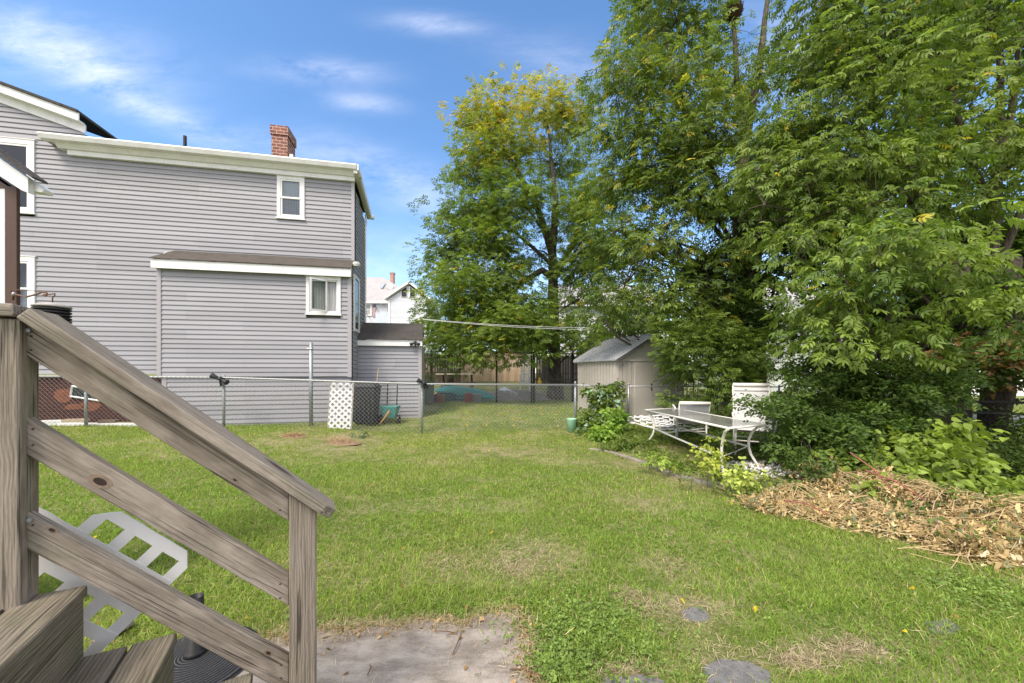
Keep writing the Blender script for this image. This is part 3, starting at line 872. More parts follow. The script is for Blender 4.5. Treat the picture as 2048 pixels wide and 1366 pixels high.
def floodlight(c, yaw, label, sc=1.0):
    t = thing('security_light', label, 'security light', tuple(c), group='black security lights')
    g = MB(); g.lathe([(.04 * sc, -.03), (.045 * sc, 0), (.03 * sc, .04 * sc)], tuple(c), 12); g.tube([c, c + Vector((0, .03, -.12 * sc))], .018 * sc); obj('bracket', g, BLKP, t, True)
    for s_ in (-1, 1):
        d = Vector((math.cos(yaw) * s_ * .8, math.sin(yaw) * s_ * .8 - .3, -.35 if s_ * 1 else 0)).normalized()
        if sc > 1.1 and s_ < 0: d = Vector((-.9, -.2, .45)).normalized()
        p0 = Vector(c) + d * .02 * sc
        g = MB(); g.tube([p0, p0 + d * .05 * sc, p0 + d * .12 * sc, p0 + d * .13 * sc], [.018 * sc, .032 * sc, .05 * sc, .046 * sc], 12); obj('lamp_head', g, BLKP, t, True)
    return t
fl = floodlight(FL(sl_(831), .14, zl(831, 686)), 0, 'black twin head security light on the white fascia of the lean-to')

# ---------------------------------------------------------------- chain link fences
def chain_mesh(p0, p1, z0a, z0b, h0, h1, pitch=.095, r=.0023, barbs=True):
    p0 = Vector(p0); p1 = Vector(p1); L = (p1 - p0).length; u = (p1 - p0) / L; nrm = Vector((u.y, -u.x, 0))
    g = MB(); n = int(L / pitch) + 1
    def pt(s, v, o=0): 
        t = s / L; zb = z0a * (1 - t) + z0b * t; hh = h0 * (1 - t) + h1 * t
        p = p0 + u * s + nrm * o
        return Vector((p.x, p.y, zb + v * hh))
    H = (h0 + h1) / 2
    for sg in (1, -1):
        for k in range(-int(H / pitch) - 2, n + int(H / pitch) + 2):
            s0 = k * pitch
            s1 = s0 + sg * H
            a, b = 0.0, 1.0
            lo, hi = (0, L)
            # clip
            def tt(s): return (s - s0) / (s1 - s0)
            t0, t1 = sorted((tt(lo), tt(hi)))
            a = max(a, t0); b = min(b, t1)
            if b - a < .02: continue
            top = b >= .999
            A = pt(s0 + (s1 - s0) * a, a, .003 * sg); B = pt(s0 + (s1 - s0) * b, b, .003 * sg)
            pts = [A, B]
            if top and barbs: pts.append(B + u * sg * .012 + ZV * .028)
            g.tube(pts, r, 3, cap=False)
    return g
def fence(name, label, posts, rail_z, mat, mmat, hmesh, group=None, rr=.021, post_r=.03, posts_extra=(), mid=None, pitch=.095, r=.0023, cap=True, drop=.02):
    """posts: list of (x, y, ground z, top z above rail)"""
    t = thing(name, label, 'fence', (posts[0][0], posts[0][1], posts[0][2]), group)
    for i, (x, y, zb, ex) in enumerate(posts):
        g = MB(); zt = rail_z[i] + ex
        g.tube([(x, y + post_r + .01, zb - .1), (x, y + post_r + .01, zt)], post_r, 10)
        if cap: g.lathe([(post_r * 1.15, 0), (post_r * 1.15, .02), (post_r * .6, .045), (.004, .055)], (x, y + post_r + .01, zt), 10)
        obj('post', g, mat[i] if isinstance(mat, list) else mat, t, True)
    g = MB(); g.tube([(x, y - .0, rail_z[i] - .012) for i, (x, y, zb, ex) in enumerate(posts)], rr, 8)
    obj('top_rail', g, mmat, t, True)
    if mid:
        g = MB(); g.tube([(x, y, rail_z[i] - mid) for i, (x, y, zb, ex) in enumerate(posts)], rr, 8); obj('middle_rail', g, mmat, t, True)
    g = MB()
    for i in range(len(posts) - 1):
        a, b = posts[i], posts[i + 1]
        q = chain_mesh((a[0], a[1] - .025, 0), (b[0], b[1] - .025, 0), a[2] + .02, b[2] + .02, rail_z[i] - a[2] - drop, rail_z[i + 1] - b[2] - drop, pitch, r)
        g.add(q.v, q.f)
    obj('wire_mesh', g, mmat, t)
    return t
def post_at(px, d, ytop, z=0.0, ex=.0):
    p = P(px, 745, d); z = float(gz2(p.x, p.y)); return (p.x, p.y, z, ex), CAMH + (HZ - ytop) / FPX * p.y
W1 = []; RZ = []
for (px, yb, yt, ex) in [(-420, 7.9, 750, .0), (-110, 8.1, 751, .0), (168, 8.32, 752, .0), (445, 8.6, 754, .0), (843, 8.95, 767, .0), (1151, 9.45, 769, .03)]:
    a, b = post_at(px, yb, yt, 0, ex); W1.append(a); RZ.append(b)
WIRE = plain('galvanised_wire', (.36, .37, .37), .45, .1, 20, .5, .4)
fence('chain_link_fence', 'galvanised chain link fence running across the lawn in front of the grey house', W1, RZ, [METAL, METAL, METAL, METALG, METALG, METAL], WIRE, 1.2, 'chain link fences')
W2 = []; RZ2 = []
for (px, yb, yt, ex) in [(1153.5, 9.45, 770, .0), (1246, 10.0, 771, .02)]:
    a, b = post_at(px, yb, yt, 0, ex); a = (a[0], a[1] + .12 * (px < 1200), a[2], a[3]); W2.append(a); RZ2.append(b)
fence('chain_link_gate', 'short chain link gate panel with vines on it in front of the beige shed', W2, RZ2, METAL, WIRE, 1.2, 'chain link fences', post_r=.022)
W3 = []; RZ3 = []
for (px, yb, yt, ex) in [(1258, 10.0, 772, .03), (1340, 10.6, 772, 0), (1560, 12.2, 773, 0)]:
    a, b = post_at(px, yb, yt, 0, ex); W3.append(a); RZ3.append(b)
fence('chain_link_fence', 'galvanised chain link fence going back into the shrubs right of the beige shed', W3, RZ3, METAL, WIRE, 1.2, 'chain link fences')
# tall bare pole by the annex
p = P(622, 745, 9.05); p.z = float(gz2(p.x, p.y)); g = MB(); zt = CAMH + (HZ - 685) / FPX * p.y
t = thing('steel_pole', 'tall galvanised steel pole standing against the grey siding, taller than the fence', 'pole', tuple(p))
g.tube([(p.x, p.y, 0), (p.x, p.y, zt)], .044, 12); obj('shaft', g, METAL, t, True)
g = MB(); g.tube([(p.x - .08, p.y - .04, zt - .15), (p.x + .05, p.y - .04, zt - .15)], .012, 6); g.lathe([(.05, -.01), (.05, .02)], (p.x, p.y, zt - .16), 12); obj('clamp', g, METAL, t)
floodlight(P(440, 758, 8.55), .3, 'black twin head security light clamped on the fence rail left of the steel pole', 1.3)
floodlight(P(848, 766, 8.9), 1.2, 'black security light on the fence post in front of the lean-to corner', 1.15)

# black fence further back, with gate
W4 = []; RZ4 = []
def back_post(px, d, ytop, ex=0):
    p = P(px, 745, d); zb = float(gz2(p.x, p.y)); return (p.x, p.y, zb, ex), CAMH + (HZ - ytop) / FPX * d
for (px, d, yt) in [(862, 13.6, 702), (993, 13.4, 703), (1063, 13.3, 706)]:
    a, b = back_post(px, d, yt); W4.append(a); RZ4.append(b)
fence('black_chain_link_fence', 'tall black chain link fence behind the lawn, under the yellowing ash tree', W4, RZ4, BLKM, CHAINB, 1.8, 'chain link fences', mid=.0 or None, post_r=.032, r=.0024, pitch=.1)
W5 = []; RZ5 = []
for (px, d, yt) in [(1068, 13.4, 706), (1146, 13.7, 707), (1260, 14.6, 709)]:
    a, b = back_post(px, d, yt); W5.append(a); RZ5.append(b)
fence('black_chain_link_fence', 'black chain link gate beside the trunk of the yellowing ash tree', W5, RZ5, BLKM, CHAINB, 1.8, 'chain link fences', mid=.95, post_r=.05, r=.0024, pitch=.1)
# right-hand black fence along the street side
W6 = []; RZ6 = []
for (x, y) in [(4.6, 8.4), (6.9, 6.9), (9.2, 5.6), (11.4, 4.3), (13.4, 3.2)]:
    W6.append((x, y, 0, 0)); RZ6.append(1.02)
fence('black_chain_link_fence', 'low black chain link fence with two rails at the right edge along the street', W6, RZ6, BLKM, CHAINB, 1.0, 'chain link fences', mid=.2, post_r=.03, r=.0022, pitch=.075)

# ---------------------------------------------------------------- far houses
LSID = siding_mat('far_pale_siding', (.60, .62, .67))
def boxw(mb, x0, x1, y0, y1, z0, z1): mb.box((x0, y0, z0), (x1, y1, z1))
D = 38.0
hA = thing('pale_house', 'pale grey house with hipped grey roof and red chimney far beyond the lean-to', 'house', tuple(P(750, 700, D)))
def Q(px, py, d=D): return P(px, py, d)
g = MB(); a, b = Q(690, 604), Q(775, 604); g.box((a.x - 3, D, 0), (b.x, D + 8, a.z)); obj('wall', g, LSID, hA)
g = MB(); rt = Q(728, 558, D + 4); e0 = Q(680, 603, D - .3); e1 = Q(800, 603, D - .3); r1 = Q(788, 560, D + 4.5)
lf = Vector((e0.x - 6, e0.y, e0.z)); lb = Vector((e0.x - 6, e0.y + 9, e0.z)); rb = Vector((e1.x + 2.4, e1.y + 9, e1.z)); pk = Vector(((rt.x + r1.x) / 2, rt.y, r1.z + .2)); pk0 = pk - Vector((1.2, 0, 0)); pk1 = pk + Vector((.5, 0, 0))
e1b = Vector((e1.x + 2.4, e1.y, e1.z))
g.add([lf, e1b, rb, lb, pk0, pk1], [(0, 1, 5, 4), (1, 2, 5), (2, 3, 4, 5), (3, 0, 4), (0, 3, 2, 1)]); obj('roof', g, SHINGF, hA)
g = MB(); a = Q(690, 604, D - .35); b = Q(776, 604, D - .35); g.box((a.x, a.y, a.z - .12), (b.x, a.y + .1, a.z + .12)); obj('gutter', g, WHITE, hA)
g = MB(); a = Q(780, 600, D + 3.6); b = Q(786.5, 547, D + 3.6); g.box((a.x, a.y, a.z), (b.x, a.y + .6, b.z)); chf = obj('chimney', g, plain('far_chimney', (.42, .22, .18), .9, .15, 3), hA)
g = MB(); g.box((a.x - .05, a.y - .05, b.z), (b.x + .05, a.y + .65, b.z + .18)); obj('chimney_cap', g, SHINGF, chf)
g = MB()
a = Q(761, 577, D + 1.7); b = Q(771, 568, D + 2.6); g.hexa([Vector((a.x, a.y, a.z)), Vector((b.x, a.y, a.z)), Vector((b.x, b.y, b.z)), Vector((a.x, b.y, b.z))] + [Vector((a.x, a.y, a.z + .12)), Vector((b.x, a.y, a.z + .12)), Vector((b.x, b.y, b.z + .12)), Vector((a.x, b.y, b.z + .12))])
obj('skylight', g, plain('skylight_glass', (.30, .34, .40), .2, .1), hA)
g = MB(); c = Q(780, 573, D + 1.8); g.tube([c, c + Vector((0, .5, -.6))], .03, 6); d_ = Vector((.25, -1, .35)).normalized(); g.tube([c, c - d_ * .03, c - d_ * .12], [.36, .33, .1], 16); obj('satellite_dish', g, plain('dish_grey', (.4, .4, .4), .5), hA)
def simple_window(par, px0, px1, py0, py1, d, mat=DARKIN, t=.1, name='window'):
    a, b = P(px0, py1, d), P(px1, py0, d)
    g = MB(); g.box((a.x, d - .08, a.z), (a.x + t, d, b.z)); g.box((b.x - t, d - .08, a.z), (b.x, d, b.z)); g.box((a.x + t, d - .08, b.z - t), (b.x - t, d, b.z)); g.box((a.x + t, d - .08, a.z), (b.x - t, d, a.z + t)); g.box((a.x + t, d - .05, (a.z + b.z) / 2 - .03), (b.x - t, d, (a.z + b.z) / 2 + .03))
    o = obj(name, g, WHITE, par)
    g = MB(); g.box((a.x + t, d - .02, a.z + t), (b.x - t, d + .01, b.z - t)); obj('pane', g, mat, o)
simple_window(hA, 727, 744, 608, 632, D, CURT, .14)
simple_window(hA, 762, 774, 607, 613, D, DARKIN, .08)
g = MB(); a, b = Q(745, 633, D - .1), Q(751, 612, D - .1); g.box((a.x, a.y, a.z), (b.x, a.y + .08, b.z)); obj('shutter', g, plain('faded_red_shutter', (.42, .28, .30), .8), hA)
for (px, py) in [(749, 611), (730, 624)]:
    g = MB(); c = Q(px, py, D - 1.2); d_ = Vector((-.6, -1, .35)).normalized(); g.tube([c, c - d_ * .02, c - d_ * .1], [.24, .22, .06], 14); g.tube([c - d_ * .1, Vector((c.x, D, c.z - .4))], .03, 6); obj('satellite_dish', g, BLKM, hA)
g = MB(); a, b = Q(751, 642, D - 1), Q(777, 624, D - 1); g.box((a.x, a.y, a.z - 3), (b.x, a.y + .06, b.z)); obj('deck_railing', g, plain('pale_blue_railing', (.52, .57, .64), .7, .1, 2), hA)
hB = thing('gabled_house', 'white gable end with two dark angled windows far left of the yellowing tree', 'house', tuple(P(812, 700, 36)))
D2 = 36.0
g = MB(); p = [P(779, 720, D2), P(779, 597, D2), P(818, 571, D2), P(853, 598, D2), P(853, 720, D2)]; g.prism(p, (0, 6, 0)); obj('wall', g, LSID, hB)
g = MB()
for (a, b) in (((768, 598.5), (817.5, 566)), ((817.5, 566), (862, 601))):
    A, B = P(*a, D2 - .35), P(*b, D2 - .35); g.prism([A, B, B + ZV * .22, A + ZV * .22], (0, 7, 0))
obj('roof', g, WHITE, hB)
for q in ([(803, 593), (813, 593), (813, 574), (803, 580)], [(820, 593), (830.5, 593), (830.5, 582), (820, 574)]):
    cx = sum(x for x, _ in q) / 4; cy = sum(y for _, y in q) / 4
    g = MB(); g.prism([P(cx + (x - cx) * 1.25, cy + (y - cy) * 1.2, D2 - .06) for x, y in q], (0, .06, 0)); o = obj('window', g, WHITE, hB)
    g = MB(); g.prism([P(x, y, D2 - .1) for x, y in q], (0, .05, 0)); obj('pane', g, DARKIN, o)
g = MB(); a, b = P(776, 720, D2 - .05), P(780, 600, D2 - .05); g.box((a.x, a.y, a.z), (b.x, a.y + .1, b.z)); obj('corner_trim', g, WHITE, hB)

# white house behind the beige shed
hC = thing('white_house', 'white house with green trimmed gable seen through leaves behind the beige shed', 'house', tuple(P(1190, 745, 24)))
GREENT = plain('green_trim', (.06, .22, .20), .6)
g = MB(); a, b = P(1120, 640, 24), P(1330, 640, 24); g.box((a.x, 24, .5), (b.x, 31, P(0, 612, 24).z)); obj('wall', g, white_mat('white_clapboard', (.78, .79, .81), .08), hC)
g = MB()
for (a, b) in (((1165, 700), (1203, 655)), ((1203, 655), (1245, 700))):
    A, B = P(*a, 22), P(*b, 22); g.prism([A, B, B + ZV * .22, A + ZV * .22], (0, 2, 0))
obj('porch_roof', g, plain('green_roof', (.10, .19, .19), .8), hC)
g = MB(); g.prism([P(1168, 745, 22.3), P(1168, 700, 22.3), P(1203, 660, 22.3), P(1240, 700, 22.3), P(1240, 745, 22.3)], (0, 1.6, 0)); obj('porch', g, WHITE, hC)
simple_window(hC, 1128, 1144, 625, 662, 24, DARKIN, .1)
simple_window(hC, 1262, 1280, 632, 665, 24, DARKIN, .1)
g = MB(); a, b = P(1115, 612, 23.6), P(1335, 612, 23.6); g.prism([(a.x, 23.6, a.z), (a.x, 31.4, a.z), (a.x, 27.5, a.z + 2.2)], (b.x - a.x, 0, 0)); obj('roof', g, SHINGF, hC)
hD = thing('white_house', 'white house with a covered porch glimpsed between the dark ivy trunk and the leaves', 'house', tuple(P(1560, 745, 28)))
g = MB(); a, b = P(1500, 600, 28), P(1650, 600, 28); g.box((a.x, 28, 0), (b.x, 36, a.z)); obj('wall', g, white_mat('pale_clapboard', (.55, .58, .54), .08), hD)
g = MB(); a, b = P(1500, 632, 26), P(1660, 622, 26); g.box((a.x, 26, a.z), (b.x, 28, b.z)); g.box((a.x, 26, 0), (a.x + .25, 26.25, a.z)); obj('porch_roof', g, WHITE, hD)
g = MB(); a, b = P(1484, 600, 27.5), P(1686, 600, 27.5); g.prism([(a.x, 27.5, a.z), (a.x, 36.5, a.z), (a.x, 32, a.z + 2.5)], (b.x - a.x, 0, 0)); obj('roof', g, SHINGF, hD)
hE = thing('white_house', 'white house across the street behind the dark trunks at the right edge', 'house', tuple(P(1900, 745, 24)))
g = MB(); a, b = P(1830, 690, 24), P(2140, 690, 24); g.box((a.x, 24, 0), (b.x, 31, a.z)); obj('wall', g, white_mat('white_clapboard_street', (.74, .75, .77), .08), hE)
g = MB(); g.prism([(a.x - .4, 23.6, a.z), (a.x - .4, 31.4, a.z), (a.x - .4, 27.5, a.z + 2.4)], (b.x - a.x + 1, 0, 0)); obj('roof', g, SHINGF, hE)
simple_window(hE, 1880, 1902, 705, 735, 24, DARKIN, .1); simple_window(hE, 1960, 1985, 705, 735, 24, DARKIN, .1)

# ---------------------------------------------------------------- back yard things
def plank_fence(name, label, px0, px1, d0, d1, ytop0, ytop1, mat, wpl=.14, gap=.006, group='wooden fences at the back'):
    a = P(px0, ytop0, d0); b = P(px1, ytop1, d1); L = Vector((b.x - a.x, b.y - a.y, 0)).length; u = Vector((b.x - a.x, b.y - a.y, 0)) / L
    t = thing(name, label, 'fence', (a.x, a.y, float(gz(a.x, a.y))), group); nrm = Vector((u.y, -u.x, 0))
    g = MB(); k = 0; s_ = 0
    while s_ < L:
        f = s_ / L; p = a + u * s_; z1 = a.z * (1 - f) + b.z * f + random.uniform(-.012, .012); zb = float(gz(p.x, p.y)) + .04
        o = random.uniform(0, .012)
        q0 = Vector((p.x, p.y, 0)) + nrm * o; q1 = q0 + u * (wpl - gap); q2 = q1 - nrm * .02; q3 = q0 - nrm * .02
        g.hexa([q + ZV * zb for q in (q0, q1, q2, q3)] + [q + ZV * z1 for q in (q0, q1, q2, q3)]); s_ += wpl
    obj('pickets', g, mat, t)
    for hh in (.35, .8):
        g = MB(); zz = (float(gz(a.x, a.y))) + 1.9 * hh
        g.tube([Vector((a.x, a.y, zz)) - nrm * .06, Vector((b.x, b.y, zz)) - nrm * .06], .045, 4); obj('rail', g, mat, t)
    return t
def fence_mat(name, c):
    m = Mat(name, .85, .15); v = m.geo((7.14, 7.14, .3)); n = m.noise(v, 1.0, 2, .4); f = m.noise(m.geo((30, 30, 1.5)), 1.0, 4, .6)
    col = m.mix(m.rng(n, .35, .65), tuple(x * .75 for x in c), tuple(x * 1.15 for x in c)); col = m.mix(m.rng(f, .4, .7, 0, .5), col, tuple(x * .6 for x in c)); m.base(col); return m.m
plank_fence('picket_fence', 'tan cedar board fence in the background between the two black posts', 918, 1042, 22.5, 22.5, 703, 703, fence_mat('tan_boards', (.50, .37, .26)))
plank_fence('picket_fence', 'grey weathered board fence in the background behind the white plastic chair', 1042, 1068, 22.5, 22.4, 706, 706, fence_mat('grey_boards', (.36, .34, .31)))
plank_fence('picket_fence', 'brown boarded panel in the background just beside the lean-to corner', 838, 918, 21.5, 22.0, 708, 708, fence_mat('brown_boards', (.14, .10, .085)))
plank_fence('picket_fence', 'dark board fence behind the trunk of the yellowing ash tree', 1072, 1300, 20.5, 19.5, 712, 712, fence_mat('dark_boards', (.12, .10, .085)))
def lattice_panel(name, label, cat, o0, u, v, W, H, slat=.038, pitch=.11, thick=.012, mat=WHITEC, frame_=0, fmat=None, keep=None, nrm=None, par=None, group=None, ang=45, phase=None):
    """diagonal lattice clipped to W x H in the plane (u, v)"""
    u = Vector(u).normalized(); v = Vector(v).normalized(); nn = u.cross(v).normalized()
    t = thing(name, label, cat, tuple(o0), group)
    ca = math.cos(R(ang)); sa = math.sin(R(ang))
    for sg, oo in ((1, 0), (-1, thick)):
        g = MB(); span = W * sa + H * ca + 1
        for k in range(-int(span / pitch) - 9, int(span / pitch) + 9):
            # line: points with  x*sa*sg... use clip of a long rectangle polygon
            dx_, dy_ = ca, sa * sg; nx2, ny2 = -dy_, dx_; c = k * pitch + (0 if phase is None else nx2 * phase[0] + ny2 * phase[1] + pitch / 2)
            pl = [(nx2 * c + dx_ * a + nx2 * b, ny2 * c + dy_ * a + ny2 * b) for a, b in ((-9, -slat / 2), (9, -slat / 2), (9, slat / 2), (-9, slat / 2))]
            for poly_ in (keep or [[(0, 0), (W, 0), (W, H), (0, H)]]):
                pq = clip(pl, poly_)
                if len(pq) < 3: continue
                g.prism([Vector(o0) + u * x + v * y + nn * oo for x, y in pq], nn * thick * .96)
        obj('slats', g, mat, t)
    if frame_:
        for (a, b) in (((0, 0), (0, H)), ((W, 0), (W, H))):
            board('frame_strip', Vector(o0) + u * a[0] + v * a[1], Vector(o0) + u * b[0] + v * b[1], u, frame_, .025, fmat or mat, t)
    return t
def clip(sub, cl):
    def area(p): return sum(p[i][0] * p[(i + 1) % len(p)][1] - p[(i + 1) % len(p)][0] * p[i][1] for i in range(len(p)))
    if area(cl) < 0: cl = cl[::-1]
    out_ = sub
    for i in range(len(cl)):
        (x1, y1), (x2, y2) = cl[i], cl[(i + 1) % len(cl)]
        inp = out_; out_ = []
        if not inp: return []
        ins = lambda p: (x2 - x1) * (p[1] - y1) - (y2 - y1) * (p[0] - x1) >= 0
        for j in range(len(inp)):
            a, b = inp[j - 1], inp[j]
            ia, ib = ins(a), ins(b)
            if ia != ib:
                da = (x2 - x1) * (a[1] - y1) - (y2 - y1) * (a[0] - x1); db = (x2 - x1) * (b[1] - y1) - (y2 - y1) * (b[0] - x1)
                tt = da / (da - db); out_.append((a[0] + (b[0] - a[0]) * tt, a[1] + (b[1] - a[1]) * tt))
            if ib: out_.append(b)
    return out_
# white lattice panel leaning on the fence
p0 = P(655, 745, 8.95); z0_ = float(gz2(p0.x, p0.y))
p0 = P(656, 858, 8.82); p1 = P(702, 858, 8.86)
lattice_panel('lattice_panel', 'white diamond lattice panel in a thin grey wood frame leaning behind the fence', 'lattice panel', p0, p1 - p0, Vector((.03, .06, 1)), (p1 - p0).length, 1.09, .045, .105, .01, WHITEC, .04, plain('lattice_frame_wood', (.34, .31, .26), .8, .2, 10), ang=43)
# trash bin
bn = P(733, 848, 9.75); bn.z = float(gz2(bn.x, bn.y)) + .0
t = thing('trash_bin', 'black plastic trash bin behind the fence right of the white lattice panel', 'trash bin', tuple(bn))
def tap(mb, c, w0, d0, w1, d1, z0, z1, ry=0):
    vs = []
    for (ww, dd, zz) in ((w0, d0, z0), (w1, d1, z1)):
        for sx, sy in ((-1, -1), (1, -1), (1, 1), (-1, 1)):
            x, y = sx * ww / 2, sy * dd / 2
            vs.append(Vector((c[0] + x * math.cos(ry) - y * math.sin(ry), c[1] + x * math.sin(ry) + y * math.cos(ry), c[2] + zz)))
    mb.hexa(vs)
g = MB(); tap(g, bn, .48, .5, .60, .62, .04, .95, .1); obj('body', g, BLKP, t, bevel=.03)
g = MB(); tap(g, bn, .64, .66, .64, .66, .952, .99, .1); tap(g, bn, .6, .6, .45, .45, .992, 1.06, .1); obj('lid', g, BLKP, t, bevel=.015)
for s_ in (-.16, -.05, .06, .17):
    g = MB(); tap(g, bn + Vector((s_, -.27, 0)), .03, .05, .03, .08, .12, .8, .1); obj('rib', g, BLKP, t)
for s_ in (-1, 1):
    g = MB(); g.tube([bn + Vector((s_ * .25, .2, .1)), bn + Vector((s_ * .31, .2, .1))], .1, 14); obj('wheel', g, BLKM, t)
# rakes / sticks
STICK = plain('old_handle_wood', (.30, .25, .18), .8, .2, 12)
for (a, b, lab, mt) in [((708, 850), (706, 737), 'dark garden tool handle leaning in the corner by the lean-to', BLKM), ((742, 846), (757, 738), 'pale wooden tool handle leaning on the lean-to siding above the black bin', STICK)]:
    g = MB(); A = P(*a, 9.95); A.z = float(gz2(A.x, A.y)); B = P(*b, 10.35)
    g.tube([A, (A + B) / 2 + Vector((.01, -.02, 0)), B], .016, 7)
    o = obj('garden_tool_handle', g, mt, None, True); meta(o, lab, 'garden tool')
# spreader
sp_ = P(780, 848, 9.9); sp_.z = float(gz2(sp_.x, sp_.y))
TEAL = plain('teal_plastic', (.07, .25, .23), .5, .2, 6)
t = thing('lawn_spreader', 'green hopper lawn spreader with black handle standing against the lean-to', 'lawn spreader', tuple(sp_))
g = MB(); tap(g, sp_, .3, .15, .48, .36, .16, .48); obj('hopper', g, TEAL, t, bevel=.02)
g = MB(); g.tube([sp_ + Vector((-.13, .12, .2)), sp_ + Vector((-.13, .22, 1.05)), sp_ + Vector((-.08, .23, 1.1)), sp_ + Vector((.08, .23, 1.1)), sp_ + Vector((.13, .22, 1.05)), sp_ + Vector((.13, .12, .2))], .015, 8); obj('handle', g, BLKM, t, True)
for s_ in (-1, 1):
    g = MB(); g.tube([sp_ + Vector((s_ * .2, .0, .12)), sp_ + Vector((s_ * .25, .0, .12))], .12, 16); obj('wheel', g, BLKM, t)
g = MB(); g.tube([sp_ + Vector((-.2, -.2, .02)), sp_ + Vector((.02, -.22, .3)), sp_ + Vector((.05, -.2, .38))], [.02, .035, .02], 7); o = obj('twig_bundle', g, plain('orange_twigs', (.40, .22, .09), .8), None); meta(o, 'orange brown stick bundle lying against the green spreader', 'stick')

# kayak on a stand with tubs under it
kd = 14.3
A = P(868, 781, kd + .5); B = P(993, 797, kd - .3)
TEALK = plain('kayak_teal', (.03, .30, .28), .35, .12, 3, .5)
t = thing('kayak', 'upturned teal kayak resting on a low dark teal stand behind the black fence', 'kayak', ((A.x + B.x) / 2, kd, float(gz2(-1.5, kd))))
g = MB(); n = 18; ax = (B - A); L = ax.length; ax.normalize(); sd_ = Vector((-ax.y, ax.x, 0)).normalized()
for i in range(n + 1):
    f = i / n; wd = .36 * (1 - abs(2 * f - 1) ** 2.6) + .012; hh = .30 * (1 - abs(2 * f - 1) ** 3.2) + .02
    c = A + ax * L * f + ZV * (.04 * math.sin(f * 3.14) )
    for k in range(12):
        an = 2 * math.pi * k / 12
        zz = math.sin(an) * (hh * .8 if math.sin(an) > 0 else hh * .45); g.v.append(tuple(c + sd_ * math.cos(an) * wd + ZV * zz))
for i in range(n):
    for k in range(12): g.f.append((i * 12 + k, i * 12 + (k + 1) % 12, (i + 1) * 12 + (k + 1) % 12, (i + 1) * 12 + k))
g.f.append(tuple(range(11, -1, -1))); g.f.append(tuple(n * 12 + k for k in range(12)))
obj('hull', g, TEALK, t, True)
g = MB(); p0 = A + ax * L * .12 - ZV * .12 - sd_ * .33; p1 = A + ax * L * .9 - ZV * .12 - sd_ * .2; g.tube([p0, (p0 + p1) / 2 - sd_ * .04, p1], .018, 6); obj('gunwale', g, TEALK, t)
def onground(px, d, up=0):
    p = P(px, 745, d); p.z = float(gz2(p.x, p.y)) + up; return p
c = onground(900, kd + .1); g = MB(); tap(g, c + Vector((.05, 0, 0)), 1.0, .5, 1.0, .5, 0, .34); o = obj('storage_chest', g, plain('dark_teal_chest', (.015, .085, .10), .5, .2, 5), None, bevel=.02); meta(o, 'dark teal chest under the upturned kayak', 'chest')
def bucket(px, d, r, h, c, label):
    p = onground(px, d); t = thing('bucket', label, 'bucket', tuple(p), 'buckets around the kayak')
    g = MB(); g.lathe([(r * .82, 0), (r, h), (r * 1.06, h), (r * 1.06, h - .03), (r * .9, h - .03), (r * .86, h - .06)], tuple(p), 20); obj('body', g, plain('bucket_' + label.split()[0], c, .5, .15, 8), t, True)
    g = MB(); g.tube([p + Vector((-r, 0, h)), p + Vector((-r * .6, -r * .9, h * .75)), p + Vector((r * .6, -r * .9, h * .75)), p + Vector((r, 0, h))], .006, 5); obj('handle', g, METAL, t)
bucket(937, 13.75, .15, .33, (.45, .07, .06), 'red plastic bucket in front of the kayak tip')
bucket(955, 13.75, .16, .32, (.33, .38, .42), 'grey blue bucket right of the red bucket')
bucket(872, 13.8, .13, .30, (.25, .06, .12), 'maroon pail at the left end of the kayak')
bucket(884, 13.8, .12, .28, (.38, .17, .08), 'orange brown pot under the left end of the kayak')
c = onground(857, 13.2); g = MB(); g.lathe([(.17, 0), (.2, .75), (.22, .76), (.22, .8), (.16, .82)], tuple(c), 20); o = obj('barrel', g, plain('blue_grey_barrel', (.16, .20, .22), .6, .2, 5), None, True); meta(o, 'tall blue grey barrel between the lean-to corner and the kayak', 'barrel')
# gravel heap, pipes, chair, picnic table
def gravel(name, label, cx, cy, rx, ry, h, col1, col2, n=4000, s0=.02, s1=.05, z=None):
    a = rng.uniform(0, 2 * np.pi, n); r_ = np.sqrt(rng.random(n)); x = cx + rx * r_ * np.cos(a); y = cy + ry * r_ * np.sin(a)
    zz = gz2(x, y) + h * (1 - r_ ** 2) + rng.uniform(-.01, .01, n)
    base = np.array([[1, 0, 0], [-1, 0, 0], [0, 1, 0], [0, -1, 0], [0, 0, .7], [0, 0, -.7]], float)
    sc = rng.uniform(s0, s1, (n, 1, 1)) * rng.uniform(.6, 1.3, (n, 1, 3)); th = rng.uniform(0, 6.28, n)
    B_ = base[None] * sc; X_ = B_[..., 0] * np.cos(th)[:, None] - B_[..., 1] * np.sin(th)[:, None]; Y_ = B_[..., 0] * np.sin(th)[:, None] + B_[..., 1] * np.cos(th)[:, None]
    V = np.stack([X_ + x[:, None], Y_ + y[:, None], B_[..., 2] + zz[:, None]], -1).reshape(-1, 3)
    F0 = np.array([[0, 2, 4], [2, 1, 4], [1, 3, 4], [3, 0, 4], [2, 0, 5], [1, 2, 5], [3, 1, 5], [0, 3, 5]])
    F = (np.arange(n)[:, None, None] * 6 + F0[None]).reshape(-1, 3)
    t = rng.random((n, 1)); c = np.array(col1) * (1 - t) + np.array(col2) * t; c = np.repeat(c * rng.uniform(.8, 1.1, (n, 1)), 6, 0)
    return nobj(name, V, F, PEB, col=c, label=label, cat='stones', kind='stuff')
pm = Mat('pebble', .85, .2); at = pm.n('ShaderNodeAttribute'); at.attribute_name = 'col'; pm.base(at.outputs['Color']); PEB = pm.m
g = MB(); cx, cy = .1, 15.6
ring = [(cx + 1.9 * math.cos(k / 24 * 6.283), cy + 1.4 * math.sin(k / 24 * 6.283)) for k in range(24)]
